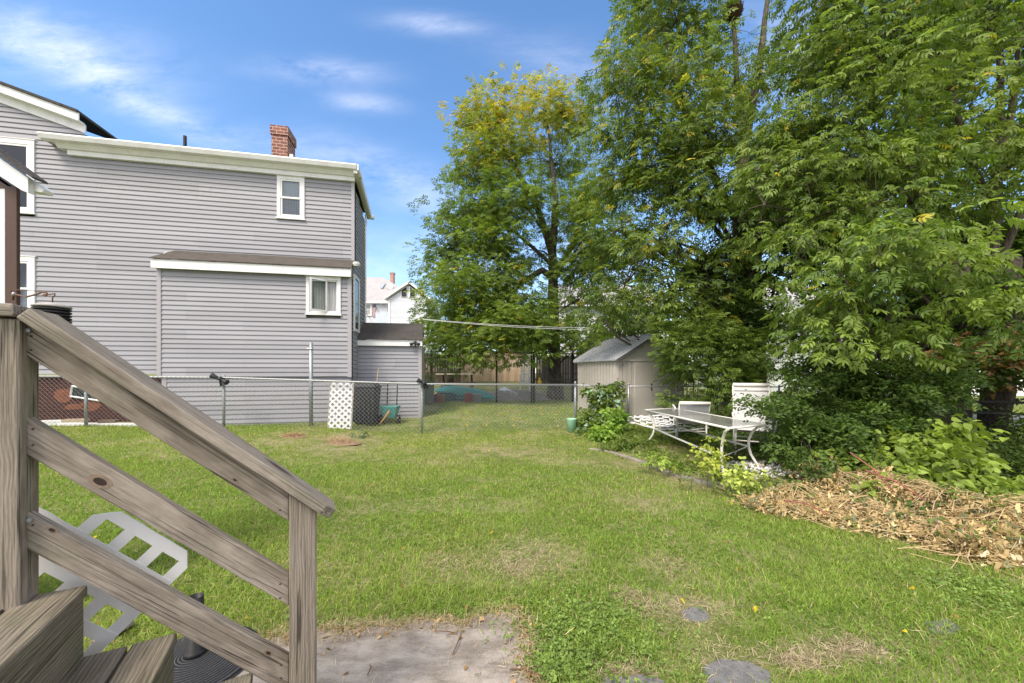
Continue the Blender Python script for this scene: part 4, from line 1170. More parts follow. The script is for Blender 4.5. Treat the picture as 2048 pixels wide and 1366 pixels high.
g.add([(x, y, float(gz2(x, y)) - .02) for x, y in ring] + [(cx, cy, float(gz2(cx, cy)) + .3)], [(i, (i + 1) % 24, 24) for i in range(24)])
obj('gravel_mound', g, plain('gravel_sand', (.38, .33, .29), .95, .2, 20), kind='structure')
gravel('gravel', 'light grey pea gravel heaped behind the black fence', cx, cy, 1.85, 1.35, .30, (.36, .31, .28), (.52, .47, .43), 5000, .012, .03)
for k, (a, b, lab) in enumerate([((1002, 779), (1029, 793), 'nearer white plastic pipe lying on the gravel'), ((1008, 777), (1034, 790), 'farther white plastic pipe lying on the gravel')]):
    g = MB(); A_, B_ = P(*a, 15.9), P(*b, 14.9); g.tube([A_, B_], .07, 12); o = obj('pipe', g, WHITEC, None, True); meta(o, lab, 'pipe', 'white pipes on the gravel')
g = MB()
cc = onground(1050, 17.5); t = thing('plastic_chair', 'white plastic garden chair with patterned back beside the black fence post', 'chair', tuple(cc))
g = MB(); tap(g, cc, .44, .44, .46, .46, .42, .45); obj('seat', g, WHITEC, t, bevel=.01)
for sx in (-1, 1):
    for sy in (-1, 1):
        g = MB(); g.tube([cc + Vector((sx * .25, sy * .24, 0)), cc + Vector((sx * .19, sy * .18, .43))], .02, 6); obj('leg', g, WHITEC, t)
g = MB()
for k in range(6): g.tube([cc + Vector((-.2 + k * .08, .2, .45)), cc + Vector((-.2 + k * .08, .3, .85))], .015, 5)
g.tube([cc + Vector((-.22, .2, .45)), cc + Vector((-.22, .3, .82)), cc + Vector((0, .32, .93)), cc + Vector((.22, .3, .82)), cc + Vector((.22, .2, .45))], .025, 6)
obj('backrest', g, WHITEC, t, True)
for sx in (-1, 1):
    g = MB(); g.tube([cc + Vector((sx * .24, .25, .66)), cc + Vector((sx * .25, -.2, .66)), cc + Vector((sx * .23, -.22, .43))], .02, 6); obj('armrest', g, WHITEC, t)
cc = onground(915, 18.5); t = thing('picnic_table', 'dark picnic table with a pale top standing before the brown boarded panel', 'picnic table', tuple(cc))
zt2 = CAMH + (HZ - 747) / FPX * 18.5
g = MB(); g.box((cc.x - 1.0, cc.y - .4, zt2 - .05), (cc.x + 1.0, cc.y + .4, zt2)); obj('table_top', g, plain('pale_table_top', (.55, .5, .4), .6), t)
for sx in (-.7, .7):
    for sy in (-1, 1):
        g = MB(); g.tube([(cc.x + sx, cc.y + sy * .6, cc.z), (cc.x + sx, cc.y - sy * .1, zt2 - .05)], .04, 4); obj('leg', g, DARKW, t)
g = MB(); g.box((cc.x - 1.0, cc.y - .75, cc.z + .35), (cc.x + 1.0, cc.y - .5, cc.z + .4)); obj('bench', g, DARKW, t)
for (px, py, lab, c) in [(1077, 733, 'pale dried gourd hanging on the black gate mesh', (.55, .5, .33)), (1079, 762, 'yellow and orange ornament hanging on the black gate', (.6, .38, .03))]:
    g = MB(); c_ = P(px, py, 13.38); g.lathe([(.01, -.12), (.06, -.09), (.075, -.03), (.045, .03), (.03, .09), (.008, .13)], tuple(c_), 12); o = obj('hanging_ornament', g, plain('ornament_%d' % px, c, .6, .3, 20), None, True); meta(o, lab, 'ornament')
# wires (clothesline) under the far tree
for k, (y0, y1, lab) in enumerate([(638, 656, 'upper white clothesline strung under the yellowing ash tree'), (639, 660, 'lower white clothesline strung under the yellowing ash tree')]):
    A_, B_ = P(846, y0, 10.4), P(1185, y1, 10.4); g = MB()
    g.tube([A_ + (B_ - A_) * (i / 10) - ZV * .05 * math.sin(i / 10 * math.pi) for i in range(11)], .0045, 5)
    o = obj('clothesline', g, WHITEC, None); meta(o, lab, 'clothesline', 'clotheslines')

# ---------------------------------------------------------------- beige shed
SH = R(20); SU = Vector((math.cos(SH), math.sin(SH), 0)); SN = Vector((-SU.y, SU.x, 0))
s0 = P(1234, 745, 10.2); s0.z = float(gz2(s0.x, s0.y)); zE = CAMH + 28 / FPX * 10.2; zA_ = CAMH + 73 / FPX * 10.65
BEIGE = plain('beige_resin', (.46, .42, .375), .6, .06, 3); BEIGE2 = plain('beige_resin_trim', (.49, .45, .40), .6, .06, 3); ROOFM = plain('grey_metal_roof', (.40, .41, .43), .45, .12, 4, .5, .2)
t = thing('garden_shed', 'beige plastic garden shed with ribbed grey gable roof behind the fence', 'shed', tuple(s0))
FSg = lambda s_, o, z: s0 + SU * s_ - SN * o + ZV * (z - s0.z)           # gable face, s right, o toward the viewer
FSl = lambda s_, o, z: s0 + SN * s_ - SU * o + ZV * (z - s0.z)           # left wall, s goes back, o to the left
Wd, Dp = 2.3, 2.05
def vplanks(F, W, z0, z1f, name, par, mat, wpl=.15, inv=False):
    g = MB(); k = 0; s_ = .0
    while s_ < W - .01:
        e = min(s_ + wpl, W)
        g.hexa([F(s_ + .022, .03, z0), F(e - .002, .03, z0), F(e - .002, 0, z0), F(s_ + .022, 0, z0), F(s_ + .022, .03, z1f(s_)), F(e - .002, .03, z1f(e)), F(e - .002, 0, z1f(e)), F(s_ + .022, 0, z1f(s_))]); s_ = e
    g.hexa([F(0, .004, z0), F(W, .004, z0), F(W, -.03, z0), F(0, -.03, z0), F(0, .004, min(z1f(0), zE)), F(W, .004, zE), F(W, -.03, zE), F(0, -.03, zE)])
    return obj(name, g, mat, par)
vplanks(FSl, Dp, s0.z, lambda s_: zE, 'side_wall', t, BEIGE)
vplanks(FSg, Wd, s0.z, lambda s_: zE - .02, 'front_wall', t, BEIGE)
g = MB(); g.prism([FSg(-.03, .02, zE - .03), FSg(Wd + .03, .02, zE - .03), FSg(Wd / 2, .02, zA_ - .05)], SN * .05); obj('gable', g, BEIGE2, t)
g = MB()
for i in range(3): g.prism([FSg(.35 + i * .28, .03, zE + .06 + i * .13), FSg(Wd - .35 - i * .28, .03, zE + .06 + i * .13), FSg(Wd - .4 - i * .28, .03, zE + .085 + i * .13), FSg(.4 + i * .28, .03, zE + .085 + i * .13)], SN * .02)
obj('gable_louvre', g, BEIGE, t)
g = MB(); g.prism([FSg(-.06, .06, zE - .07), FSg(Wd + .06, .06, zE - .07), FSg(Wd + .06, .06, zE - .015), FSg(-.06, .06, zE - .015)], SN * .06); obj('beam', g, BEIGE2, t)
g = MB(); g.prism([FSg(Wd, .0, s0.z), FSg(Wd, 0, zE), FSg(Wd, -Dp, zE), FSg(Wd, -Dp, s0.z)], SU * .02); g.prism([FSg(0, -Dp, s0.z), FSg(Wd, -Dp, s0.z), FSg(Wd, -Dp, zE), FSg(Wd / 2, -Dp, zA_ - .05), FSg(0, -Dp, zE)], SN * .02); obj('back_wall', g, BEIGE, t)
for sgn, nm in ((0, 'roof'), (1, 'roof')):
    g = MB(); e_ = -.12 if sgn == 0 else Wd + .12; k = .0
    zz0 = zE - .06
    for i in range(12):
        a = -.16 + i * (Dp + .3) / 12; b = a + (Dp + .3) / 12
        for (p, q, hgt) in ((a, b - .06, .0), (b - .06, b, .045)):
            g.hexa([FSg(e_, -p, zz0), FSg(Wd / 2, -p, zA_), FSg(Wd / 2, -q, zA_), FSg(e_, -q, zz0)] + [x + ZV * (.035 + hgt) for x in (FSg(e_, -p, zz0), FSg(Wd / 2, -p, zA_), FSg(Wd / 2, -q, zA_), FSg(e_, -q, zz0))])
    obj(nm, g, ROOFM, t)
g = MB()
for e_ in (-.13, Wd + .13): g.prism([FSg(e_, .17, zE - .11), FSg(Wd / 2, .17, zA_ - .05), FSg(Wd / 2, .17, zA_ + .03), FSg(e_, .17, zE - .03)], SN * .02)
obj('rake_trim', g, plain('dark_rake_trim', (.09, .09, .10), .6), t)
g = MB(); bxp = lambda a, b, o0, o1, z0, z1: g.hexa([FSg(a, o1, z0), FSg(b, o1, z0), FSg(b, o0, z0), FSg(a, o0, z0), FSg(a, o1, z1), FSg(b, o1, z1), FSg(b, o0, z1), FSg(a, o0, z1)])
bxp(.55, Wd / 2 - .01, .02, .05, s0.z + .05, zE - .1); d1 = obj('door', g, BEIGE2, t, bevel=.005)
g = MB(); bxp(Wd / 2 + .01, Wd - .55, .02, .05, s0.z + .05, zE - .1); d2 = obj('door', g, BEIGE2, t, bevel=.005)
g = MB(); bxp(Wd / 2 - .06, Wd / 2 - .03, .05, .08, s0.z + .8, s0.z + 1.0); obj('handle', g, BLKM, d1)

RUSTN = plain('rusty_nail', (.06, .04, .03), .7, .3, 50)
# ---------------------------------------------------------------- wooden stairs in the foreground
TA = R(28.5); TU = Vector((math.cos(TA), math.sin(TA), 0)); TN = Vector((-TU.y, TU.x, 0)); T0 = Vector((-1.312 * 1.05, 1.05, 0))
def T(s_, n, z): return T0 + TU * s_ + TN * n + ZV * z
def tpx(px, py, n):                                  # photo point on the vertical plane at offset n -> (s, z)
    o = T0 + TN * n; k = (px - 1024) / FPX
    s_ = -(o.x - k * o.y) / (TU.x - k * TU.y); y = o.y + TU.y * s_
    return s_, CAMH + (HZ - py) / FPX * y
st = thing('wooden_stairs', 'weathered grey wooden stairs with two posts, sloping rails and mossy treads', 'stairs', (T0.x, T0.y, 0))
def planeboard(name, pts, n, th_, mat, par=st, bevel=.004, along=(0, 1)):
    q = [tpx(a, b, n) for a, b in pts]
    o0 = T(q[0][0], n, q[0][1]); x = (T(q[along[1]][0], n, q[along[1]][1]) - T(q[along[0]][0], n, q[along[0]][1])).normalized(); y = TN; z = x.cross(y)
    g = MB(); loc = []
    for s_, z_ in q:
        v = T(s_, n, z_) - o0; loc.append((v.dot(x), v.dot(z)))
    g.prism([(a, 0, b) for a, b in loc], (0, th_, 0))
    return lobj(name, g, mat, par, o0, x, y, z, bevel)
sR0, _ = tpx(578, 1000, 0); sR1 = sR0 + .089
capA = tpx(29, 634, -.025); capB = tpx(652, 1037, -.025)
cslope = (capB[1] - capA[1]) / (capB[0] - capA[0])
def capz(s_): return capA[1] + (s_ - capA[0]) * cslope
def post(name, s0_, s1_, n0, n1, z0, ztop):
    g = MB(); L_ = ztop(s0_) - z0; L2 = ztop(s1_) - z0; w_ = s1_ - s0_; d_ = n1 - n0
    # local X up, Y along TU, Z along TN
    vs = [(0, 0, 0), (0, w_, 0), (0, w_, d_), (0, 0, d_), (L_, 0, 0), (L2, w_, 0), (L2, w_, d_), (L_, 0, d_)]
    g.hexa(vs)
    x = ZV; y = TU; z = x.cross(y)
    return lobj(name, g, WOODP, st, T(s0_, n0, z0) , x, y, z, .006)
# x cross y = ZV x TU = TN  (left-handed free)
post('post', -.085, .0, 0, .089, 0, lambda s_: min(capA[1], capz(max(s_, capA[0]))) - .002)
post('post', sR0, sR1, 0, .089, 0, lambda s_: capz(s_) - .002)
planeboard('rail', [(51, 640), (578, 985), (578, 1043), (51, 710)], .028, .036, WOOD)
planeboard('rail', [(51, 834), (578, 1150), (578, 1213), (51, 909)], .028, .036, WOOD)
planeboard('rail', [(51, 1026), (578, 1315), (578, 1391), (51, 1097)], .028, .036, WOOD)
# sloping cap
a3 = T(capA[0], -.025, capA[1]); b3 = T(capB[0], -.025, capB[1]); x = (b3 - a3); L = x.length; x.normalize(); z = x.cross(TN)
if z.z < 0: z = -z
g = MB(); out2 = [(0, 0), (L - .03, 0), (L + .015, .022), (L + .015, .118), (L - .01, .138), (0, .138)]
g.prism([(a, b, 0) for a, b in out2][::1], (0, 0, .038))
lobj('cap_rail', g, WOOD, st, a3, x, TN, x.cross(TN), .005)
g = MB(); g.box((0, 0, 0), (1.2, .138, .034)); s_ = capA[0] - .003
lobj('cap_rail', g, WOOD, st, T(s_ - 1.2, -.025, capA[1] + .003), TU, TN, ZV, .005)
# treads (grain runs along TN) and risers
def tread(s0_, s1_, z, nfar, th_=.034, nnear=-1.3):
    g = MB(); g.box((0, 0, 0), (nfar - nnear, s1_ - s0_, th_))
    x = TN; y = -TU; lobj('tread', g, WOODT, st, T(s1_, nnear, z - th_), x, y, x.cross(y), .006)
s1_, z1_ = tpx(176, 1169, .06); s2_, z2_ = tpx(354, 1266, .06)
run = s2_ - s1_; rise = z1_ - z2_
rise = .212
tread(s1_ - .135, s1_, z1_, .062); tread(s1_ - .28, s1_ - .142, z1_ + .002, .060)
gb = .106
tread(s2_ - .112, s2_, z2_, .066); tread(s2_ - .25, s2_ - .120, z2_ + .002, .06)
tread(s2_ + run - .112, s2_ + run, z2_ - rise, .066); tread(s2_ + run - .25, s2_ + run - .12, z2_ - rise, .06)
def riser(s_, z0, z1):
    g = MB(); g.box((0, 0, 0), (1.35, z1 - z0, .03)); x = TN; y = ZV
    lobj('riser', g, WOODT, st, T(s_, -1.3, z0), x, y, x.cross(y), .003)
riser(s1_ - .035, z2_ + .003, z1_ - .036); riser(s2_ - .035, z2_ - rise, z2_ - .036); riser(s2_ + run - .035, 0.02, z2_ - rise - .036)
for n_ in (.015, -.9):
    g = MB(); g.prism([T(-.3, n_, z1_ - .04), T(s1_ - .04, n_, z1_ - .04), T(s1_ - .04, n_, z2_ - .04), T(s2_ - .04, n_, z2_ - .04), T(s2_ - .04, n_, z2_ - rise - .04), T(s2_ + run - .04, n_, z2_ - rise - .04), T(s2_ + run - .04, n_, 0), T(s2_ - .05, n_, 0), T(-.3, n_, z2_ - .1)], TN * .036)
    obj('stringer', g, WOODT, st)
KNOTR = plain('knot_ring', (.20, .15, .11), .9, .3, 60); KNOTC = plain('knot_core', (.035, .024, .018), .9, .4, 80)
rails_ = [o for o in st.children if o.name.startswith('rail')]
for (px, py, ri, a_) in [(200, 963, 1, .022), (537, 1306, 2, .012), (104, 1060, 2, .010), (470, 960, 0, .008)]:
    q = tpx(px, py, .0275); dr_ = (TU * 1.0 - ZV * .83).normalized(); pe_ = dr_.cross(TN)
    for k_, (r1_, mt_, nn_) in enumerate([(1.0, KNOTR, .0274), (.55, KNOTC, .0268)]):
        g = MB(); g.prism([T(q[0], nn_, q[1]) + dr_ * a_ * r1_ * 1.5 * math.cos(t_ * .3142) * random.uniform(.9, 1.1) + pe_ * a_ * r1_ * .8 * math.sin(t_ * .3142) for t_ in range(20)], TN * .0008)
        obj('knot', g, mt_, st)
for (px, py) in [(62, 672), (62, 700), (66, 858), (66, 890), (560, 1168), (560, 1196), (66, 1050), (562, 1330), (562, 1356), (560, 1020)]:
    q = tpx(px, py, .0278); g = MB(); g.tube([T(q[0], .0285, q[1]), T(q[0], .0268, q[1])], .0032, 7); obj('nail_head', g, RUSTN, st)
# bolts
for (px, py) in [(54, 661), (57, 1041)]:
    q = tpx(px, py, .02); g = MB(); g.tube([T(q[0], .026, q[1]), T(q[0], .02, q[1])], .006, 8); obj('screw', g, METAL, st)
# white lattice behind the rails
qa = tpx(215, 1063, .15); qb = tpx(266, 1101, .15); pt_ = math.hypot(qb[0] - qa[0], qb[1] - qa[1]); wl_ = pt_ * .38
e_ = (.70711, -.70711); f_ = (.70711, .70711); zb_ = .03
def ef(e, f): return (e_[0] * e * pt_ + f_[0] * f * pt_ + 1.0, e_[1] * e * pt_ + f_[1] * f * pt_ + qa[1] - zb_)
r_ = .69
LP = [[ef(-r_, -5), ef(-r_, .2), ef(-.2, r_), ef(2.25, r_), ef(2.69, .25), ef(2.69, -5)], [ef(-2.6, -5), ef(-2.6, -.7), ef(-2.2, -.31), ef(-r_ - .002, -.31), ef(-r_ - .002, -5)]]
LP = [clip(p_, [(0, 0), (1.6, 0), (1.6, 1.5), (0, 1.5)]) for p_ in LP]
lattice_panel('lattice_panel', 'white plastic diamond lattice with cut edges standing behind the stair rails', 'lattice panel', T(qa[0] - 1.0, .15, zb_), TU, ZV, 1.6, 1.2, wl_, pt_, .003, WHITEC, keep=LP, phase=(1.0, qa[1] - zb_))
# umbrella base
c = G(391, 1334); t = thing('umbrella_base', 'round black textured umbrella base with a short black tube behind the stairs', 'umbrella base', tuple(c))
m = Mat('black_woven_resin', .6, .3); wv = m.n('ShaderNodeTexWave', wave_type='RINGS'); wv.rings_direction = 'Z'; cc_ = m.coord('Object', loc=(0, 0, 0)); m.l(cc_, wv.inputs[0]); wv.inputs['Scale'].default_value = 22; wv.inputs['Distortion'].default_value = 1.5; wv.inputs['Detail Scale'].default_value = 8
m.base(m.mix(wv.outputs['Fac'], (.02, .02, .022), (.09, .09, .095))); m.bump(wv.outputs['Fac'], 1.0, .01)
g = MB(); g.lathe([(.27, 0), (.28, .02), (.26, .04), (.15, .06), (.06, .07)], tuple(c), 48); obj('base_plate', g, m.m, t, True)
g = MB(); g.lathe([(.05, .07), (.045, .09), (.034, .095), (.034, .36), (.03, .36), (.03, .3)], tuple(c), 24); obj('tube', g, BLKM, t, True)
o = board('scrap_board', G(186, 1300) + ZV * .03, G(260, 1262) + ZV * .05, (0, 1, 0), .09, .035, WOODT, None); meta(o, 'short weathered board lying in the grass behind the white lattice', 'scrap wood')

# ---------------------------------------------------------------- porch corner, hook and lantern at the far left
d = 2.2
t = thing('porch_corner', 'brown porch corner post with peeling white panel under a small shingled roof edge', 'porch', tuple(P(-30, 745, d) * 1.0 - ZV * 1.5))
def pbox(mb, x0, y0, x1, y1, d0, dep):
    a, b = P(x0, y1, d0), P(x1, y0, d0); mb.box((a.x, d0, a.z), (b.x, d0 + dep, b.z))
g = MB(); pbox(g, 10, 372, 33, 1250, d, .018); obj('post', g, BROWNP, t, bevel=.003)
g = MB(); pbox(g, -230, 372, 9.4, 1250, d + .004, .012); obj('panel', g, PEEL, t)
g = MB(); g.prism([P(-240, 372 - 6, d + .002), P(33, 372 + 6, d + .002), P(33, 384, d + .002), P(-20, 345, d + .002), P(-240, 200, d + .002)], (0, .014, 0)); obj('header', g, BROWNP, t)
g = MB(); g.prism([P(-240, 145, d - .08), P(56, 356, d - .08), P(56, 386, d - .08), P(42, 380, d - .08), P(-240, 195, d - .08)], (0, .03, 0)); obj('rake_board', g, WHITE, t, bevel=.002)
g = MB(); g.prism([P(-240, 130, d - .12), P(64, 352, d - .12), P(65, 357, d - .12), P(-240, 143, d - .12)], (0, .07, 0)); obj('roof', g, SHING, t)
g = MB(); a = P(54, 364, d - .04); bb = P(54, 383, d - .04)
g.prism([P(55, 362, d - .05), P(72, 366, d - .05), P(88, 378, d - .05), P(84, 385, d - .05), P(72, 383, d - .05), P(55, 381, d - .05)], (0, .05, 0)); obj('gutter', g, WHITE, t, bevel=.002)
RUSTM = plain('rusty_wire', (.13, .065, .04), .7, .3, 30)
h = thing('plant_hook', 'rusty wire hook arm screwed to the brown porch post', 'hook', tuple(P(27, 588, d - .02)))
def wire(pts, r, name, par, mat=RUSTM, n=6):
    g = MB(); g.tube([P(a, b, dd) for a, b, dd in pts], r, n); return obj(name, g, mat, par, True)
wire([(26, 600, d - .01), (28, 588, d - .02), (52, 594, d - .1), (75, 588, d - .15), (84, 584, d - .17), (92, 584, d - .18), (95, 588, d - .18), (91, 592, d - .18), (86, 590, d - .18)], .0045, 'arm', h)
wire([(22, 587, d - .01), (24, 580, d - .01), (30, 579, d - .03), (70, 582, d - .1), (92, 586, d - .17)], .0018, 'brace_wire', h)
g = MB(); c = P(28, 588, d - .015); g.lathe([(.009, -.010), (.010, 0), (.007, .010)], tuple(c), 12); obj('bracket', g, METAL, h, True)
dl = d - .18
h = thing('hanging_lantern', 'black ribbed hanging lantern with a pale dusty top hung from the wire hook', 'lantern', tuple(P(104, 650, dl)))
wire([(88, 588, dl), (97, 589, dl), (104, 588, dl), (110, 587, dl), (109, 592, dl), (105, 595, dl), (105, 612, dl)], .003, 'hook', h)
c = P(104, 650, dl); sc = dl / FPX
g = MB(); g.lathe([(27 * sc, 35 * sc), (26.5 * sc, 38 * sc), (10 * sc, 44 * sc), (2 * sc, 45 * sc)], tuple(c), 28); obj('top_plate', g, plain('dusty_plate', (.33, .31, .29), .8, .25, 30), h, True)
g = MB()
for k in range(9): g.lathe([(24 * sc, (29 - 6 * k) * sc), (26.5 * sc, (30 - 6 * k) * sc), (26.5 * sc, (32.5 - 6 * k) * sc), (24 * sc, (33.5 - 6 * k) * sc)], tuple(c), 28)
obj('cage', g, BLKM, h)
g = MB(); g.lathe([(20 * sc, -24 * sc), (20 * sc, 33 * sc)], tuple(c), 20); obj('core', g, BLKP, h, True)

# ---------------------------------------------------------------- patio table and chairs
zt = .77
def tp(px, py, z=zt): return G(px, py, z)
tA, tB, tC, tD = tp(1290, 820), tp(1457, 856), tp(1531, 849), tp(1357, 817.5)
tD = tA + (tC - tB)
ct = (tA + tB + tC + tD) / 4
t = thing('patio_table', 'white framed patio table with a grey glass top and bowed legs beside the bushes', 'table', (ct.x, ct.y, float(gz2(ct.x, ct.y))))
def hz(p): return float(gz2(p.x, p.y))
m = Mat('textured_table_glass', .12, .5); n1 = m.noise(m.geo(), 180, 2, .6); m.base((.24, .24, .22)); m.bump(n1, .15, .002); m.b.inputs['Alpha'].default_value = .9
m.b.inputs['Transmission Weight'].default_value = .0
g = MB(); g.prism([p - (p - ct) * .02 + ZV * .0 for p in (tA, tB, tC, tD)], ZV * .006); obj('glass_top', g, m.m, t)
g = MB()
for a, b in ((tA, tB), (tB, tC), (tC, tD), (tD, tA)): g.tube([a - ZV * .004, b - ZV * .004], .016, 8)
obj('top_frame', g, IRONW, t, True)
mids = []
for p in (tA, tB, tC, tD):
    o = (p - ct); o.z = 0; on = o.normalized(); zg = hz(p + on * .0)
    dirv = on
    hgt = p.z - zg
    prof = [(.0, 1.0), (-.13, .93), (-.22, .8), (-.275, .62), (-.28, .45), (-.24, .27), (-.16, .11), (-.06, .0)]
    pts = [Vector((p.x, p.y, zg)) + dirv * (a * .85) + ZV * b * (hgt - .01) for a, b in prof]
    g = MB(); g.tube(pts, .019, 8); obj('leg', g, IRONW, t, True); mids.append(pts[4])
g = MB(); g.tube([mids[0], mids[1], mids[2], mids[3], mids[0]], .017, 6); obj('stretcher', g, IRONW, t, True)
SLING = Mat('sling_mesh', .7, .2); wvx = SLING.noise(SLING.geo((1, 1, 1)), 220, 2, .5); SLING.base(SLING.mix(wvx, (.42, .42, .42), (.58, .57, .55))); SLING = SLING.m
def sling_chair(name, label, loc, yaw, pitch=0, bh=.62, w_=.52, scale=1.0):
    t = thing(name, label, 'chair', tuple(loc), 'white sling patio chairs')
    Mx = Matrix.Translation(loc) @ Matrix.Rotation(yaw, 4, 'Z') @ Matrix.Rotation(pitch, 4, 'X') @ Matrix.Scale(scale, 4)
    q = lambda x, y, z: Mx @ Vector((x, y, z))
    bt = (.22 + bh * .36, .42 + bh)                          # back top (y, z)
    g = MB()
    n = 8
    vs = []
    for i in range(n + 1):
        f = i / n; y = -.26 + .46 * f; z = .42 - .05 * math.sin(f * 3.14) ; vs += [q(-w_ / 2, y, z), q(w_ / 2, y, z)]
    g.add(vs, [(2 * i, 2 * i + 1, 2 * i + 3, 2 * i + 2) for i in range(n)]); vs = [v - Vector((0, 0, .012)) for v in vs]; g.add(vs, [(2 * i, 2 * i + 2, 2 * i + 3, 2 * i + 1) for i in range(n)])
    obj('seat', g, SLING, t, True)
    g = MB(); vs = []; v2 = []
    for i in range(n + 1):
        f = i / n; y = .20 + (bt[0] - .20) * f + .03 * math.sin(f * 3.14); z = .40 + (bt[1] - .42) * f; vs += [q(-w_ / 2, y, z), q(w_ / 2, y, z)]; v2 += [q(-w_ / 2, y + .012, z), q(w_ / 2, y + .012, z)]
    g.add(vs, [(2 * i, 2 * i + 1, 2 * i + 3, 2 * i + 2) for i in range(n)]); g.add(v2, [(2 * i, 2 * i + 2, 2 * i + 3, 2 * i + 1) for i in range(n)])
    obj('backrest', g, SLING, t, True)
    g = MB(); g.tube([q(-w_ / 2 - .02, bt[0] + .02, bt[1] + .02), q(w_ / 2 + .02, bt[0] + .02, bt[1] + .02)], .035, 10); g.tube([q(-w_ / 2, bt[0] - .02, bt[1] - .07), q(w_ / 2, bt[0] - .02, bt[1] - .07)], .014, 8); obj('top_bar', g, IRONW, t, True)
    for sx in (-1, 1):
        x = sx * (w_ / 2 + .015)
        g = MB(); g.tube([q(x, -.28, .41), q(x, 0, .37), q(x, .2, .40), q(x, (.2 + bt[0]) / 2 + .03, (.4 + bt[1]) / 2), q(x, bt[0] + .02, bt[1] + .02)], .016, 8); obj('side_rail', g, IRONW, t, True)
        g = MB(); g.tube([q(x, .3, .62), q(x + sx * .03, .0, .66), q(x + sx * .03, -.22, .64), q(x + sx * .02, -.3, .58), q(x, -.27, .42)], .017, 8); obj('armrest', g, IRONW, t, True)
        g = MB(); g.tube([q(x, -.26, .42), q(x, -.2, .22), q(x, -.27, .01)], .016, 8); obj('leg', g, IRONW, t, True)
        g = MB(); g.tube([q(x, .18, .42), q(x, .24, .2), q(x, .32, .01)], .016, 8); obj('leg', g, IRONW, t, True)
    g = MB(); g.tube([q(-w_ / 2, -.22, .24), q(w_ / 2, -.22, .24)], .013, 6); g.tube([q(-w_ / 2, .23, .24), q(w_ / 2, .23, .24)], .013, 6); obj('stretcher', g, IRONW, t, True)
    return t
p = P(1378, 745, 7.7); p.z = hz(p)
sling_chair('sling_chair', 'white sling chair with low tipped back behind the left end of the glass table', p, R(165), R(-12), .42, .5)
p = P(1503, 745, 6.2); p.z = hz(p) + .0
sling_chair('sling_chair', 'tall high backed white sling chair behind the glass table', p + Vector((0, -.05, 0)), R(-28), 0, .68, .5, 1.0)
p = P(1590, 745, 5.9); p.z = hz(p)
sling_chair('sling_chair', 'white sling chair almost swallowed by the bush right of the high backed chair', p, R(-70), 0, .5, .5)
# white scrollwork piece
p = P(1285, 862, 7.9); zz = float(gz2(p.x, p.y))
t = thing('scrollwork_panel', 'white cast metal scrollwork panel lying tilted left of the table under the shrubs', 'metal panel', (p.x, p.y, zz))
g = MB(); o0 = P(1243, 838, 8.5); ux = (P(1345, 828, 8.3) - o0); uy = (P(1322, 868, 7.6) - P(1258, 838, 8.5)); 
for i in range(9):
    for j in range(5):
        c = o0 + ux * (i + .5) / 9 + uy * (j + .3) / 5 + Vector((0, 0, .04 * math.sin(i * .8)))
        a = ux.normalized() * .052; b = (uy.normalized()) * .07
        if (i < 1 and j > 1) or (i > 7 and j > 3): continue
        pts = [c + a * math.cos(k / 10 * 6.283) + b * math.sin(k / 10 * 6.283) for k in range(9 + (i + j) % 2)]
        g.tube(pts, .011, 5)
        g.tube([c - a * 1.1, c + b * .3, c + a * 1.1], .009, 4)
obj('scrollwork', g, WHITEC, t, True)
g = MB(); g.tube([o0, o0 + ux, o0 + ux + uy * .95, o0 + ux * .25 + uy, o0], .014, 6); obj('rim', g, WHITEC, t, True)
p = P(1143, 861, 9.1); g = MB(); p.z = float(gz2(p.x, p.y)); g.lathe([(.09, 0), (.12, .30), (.125, .31), (.125, .33), (.1, .33), (.09, .28)], tuple(p), 18); o = obj('plastic_tub', g, plain('mint_plastic', (.28, .50, .34), .5), None, True); meta(o, 'pale mint green plastic tub just left of the fence corner post', 'tub')

# ---------------------------------------------------------------- foliage
def proto_ash(nl=7, full=False, ll=.42, wl=.15):
    """compound leaf along +X (length 1), leaflets in the XY plane, normal +Z"""
    V = []; F = []
    items = [(1.0, 0, 0)]
    for i in range((nl - 1) // 2):
        x = .3 + .6 * i / max(1, (nl - 1) // 2 - .3)
        items += [(x, 52, 0), (x, -52, 0)]
    for (x, a, _) in items:
        a = R(a + random.uniform(-9, 9)); L_ = ll * random.uniform(.85, 1.15); d = np.array([math.cos(a), math.sin(a), -.28 + random.uniform(-.15, .1)]); d /= np.linalg.norm(d)
        s_ = np.cross([0, 0, 1.0], d); s_ /= np.linalg.norm(s_); tw = random.uniform(-.5, .5); up = np.cross(d, s_); s2 = s_ * math.cos(tw) + up * math.sin(tw); up2 = np.cross(d, s2)
        b = np.array([x if a else .82, 0, -.08 * x * x]) if abs(a) > .3 else np.array([.8, 0, -.06])
        w2 = L_ * wl / ll
        k = len(V)
        if full:
            V += [b, b + d * L_ * .3 + s2 * w2 * .5 + up2 * w2 * .12, b + d * L_ * .62 + s2 * w2 * .42 + up2 * w2 * .1, b + d * L_ + np.array([0, 0, -.06]),
                  b + d * L_ * .62 - s2 * w2 * .42 + up2 * w2 * .1, b + d * L_ * .3 - s2 * w2 * .5 + up2 * w2 * .12]
            F += [(k, k + 1, k + 2), (k, k + 2, k + 3), (k, k + 3, k + 4), (k, k + 4, k + 5)]
        else:
            V += [b, b + d * L_ * .45 + s2 * w2 * .5 + up2 * w2 * .15, b + d * L_, b + d * L_ * .45 - s2 * w2 * .5 + up2 * w2 * .15]
            F += [(k, k + 1, k + 2), (k, k + 2, k + 3)]
    return np.array(V), np.array(F)
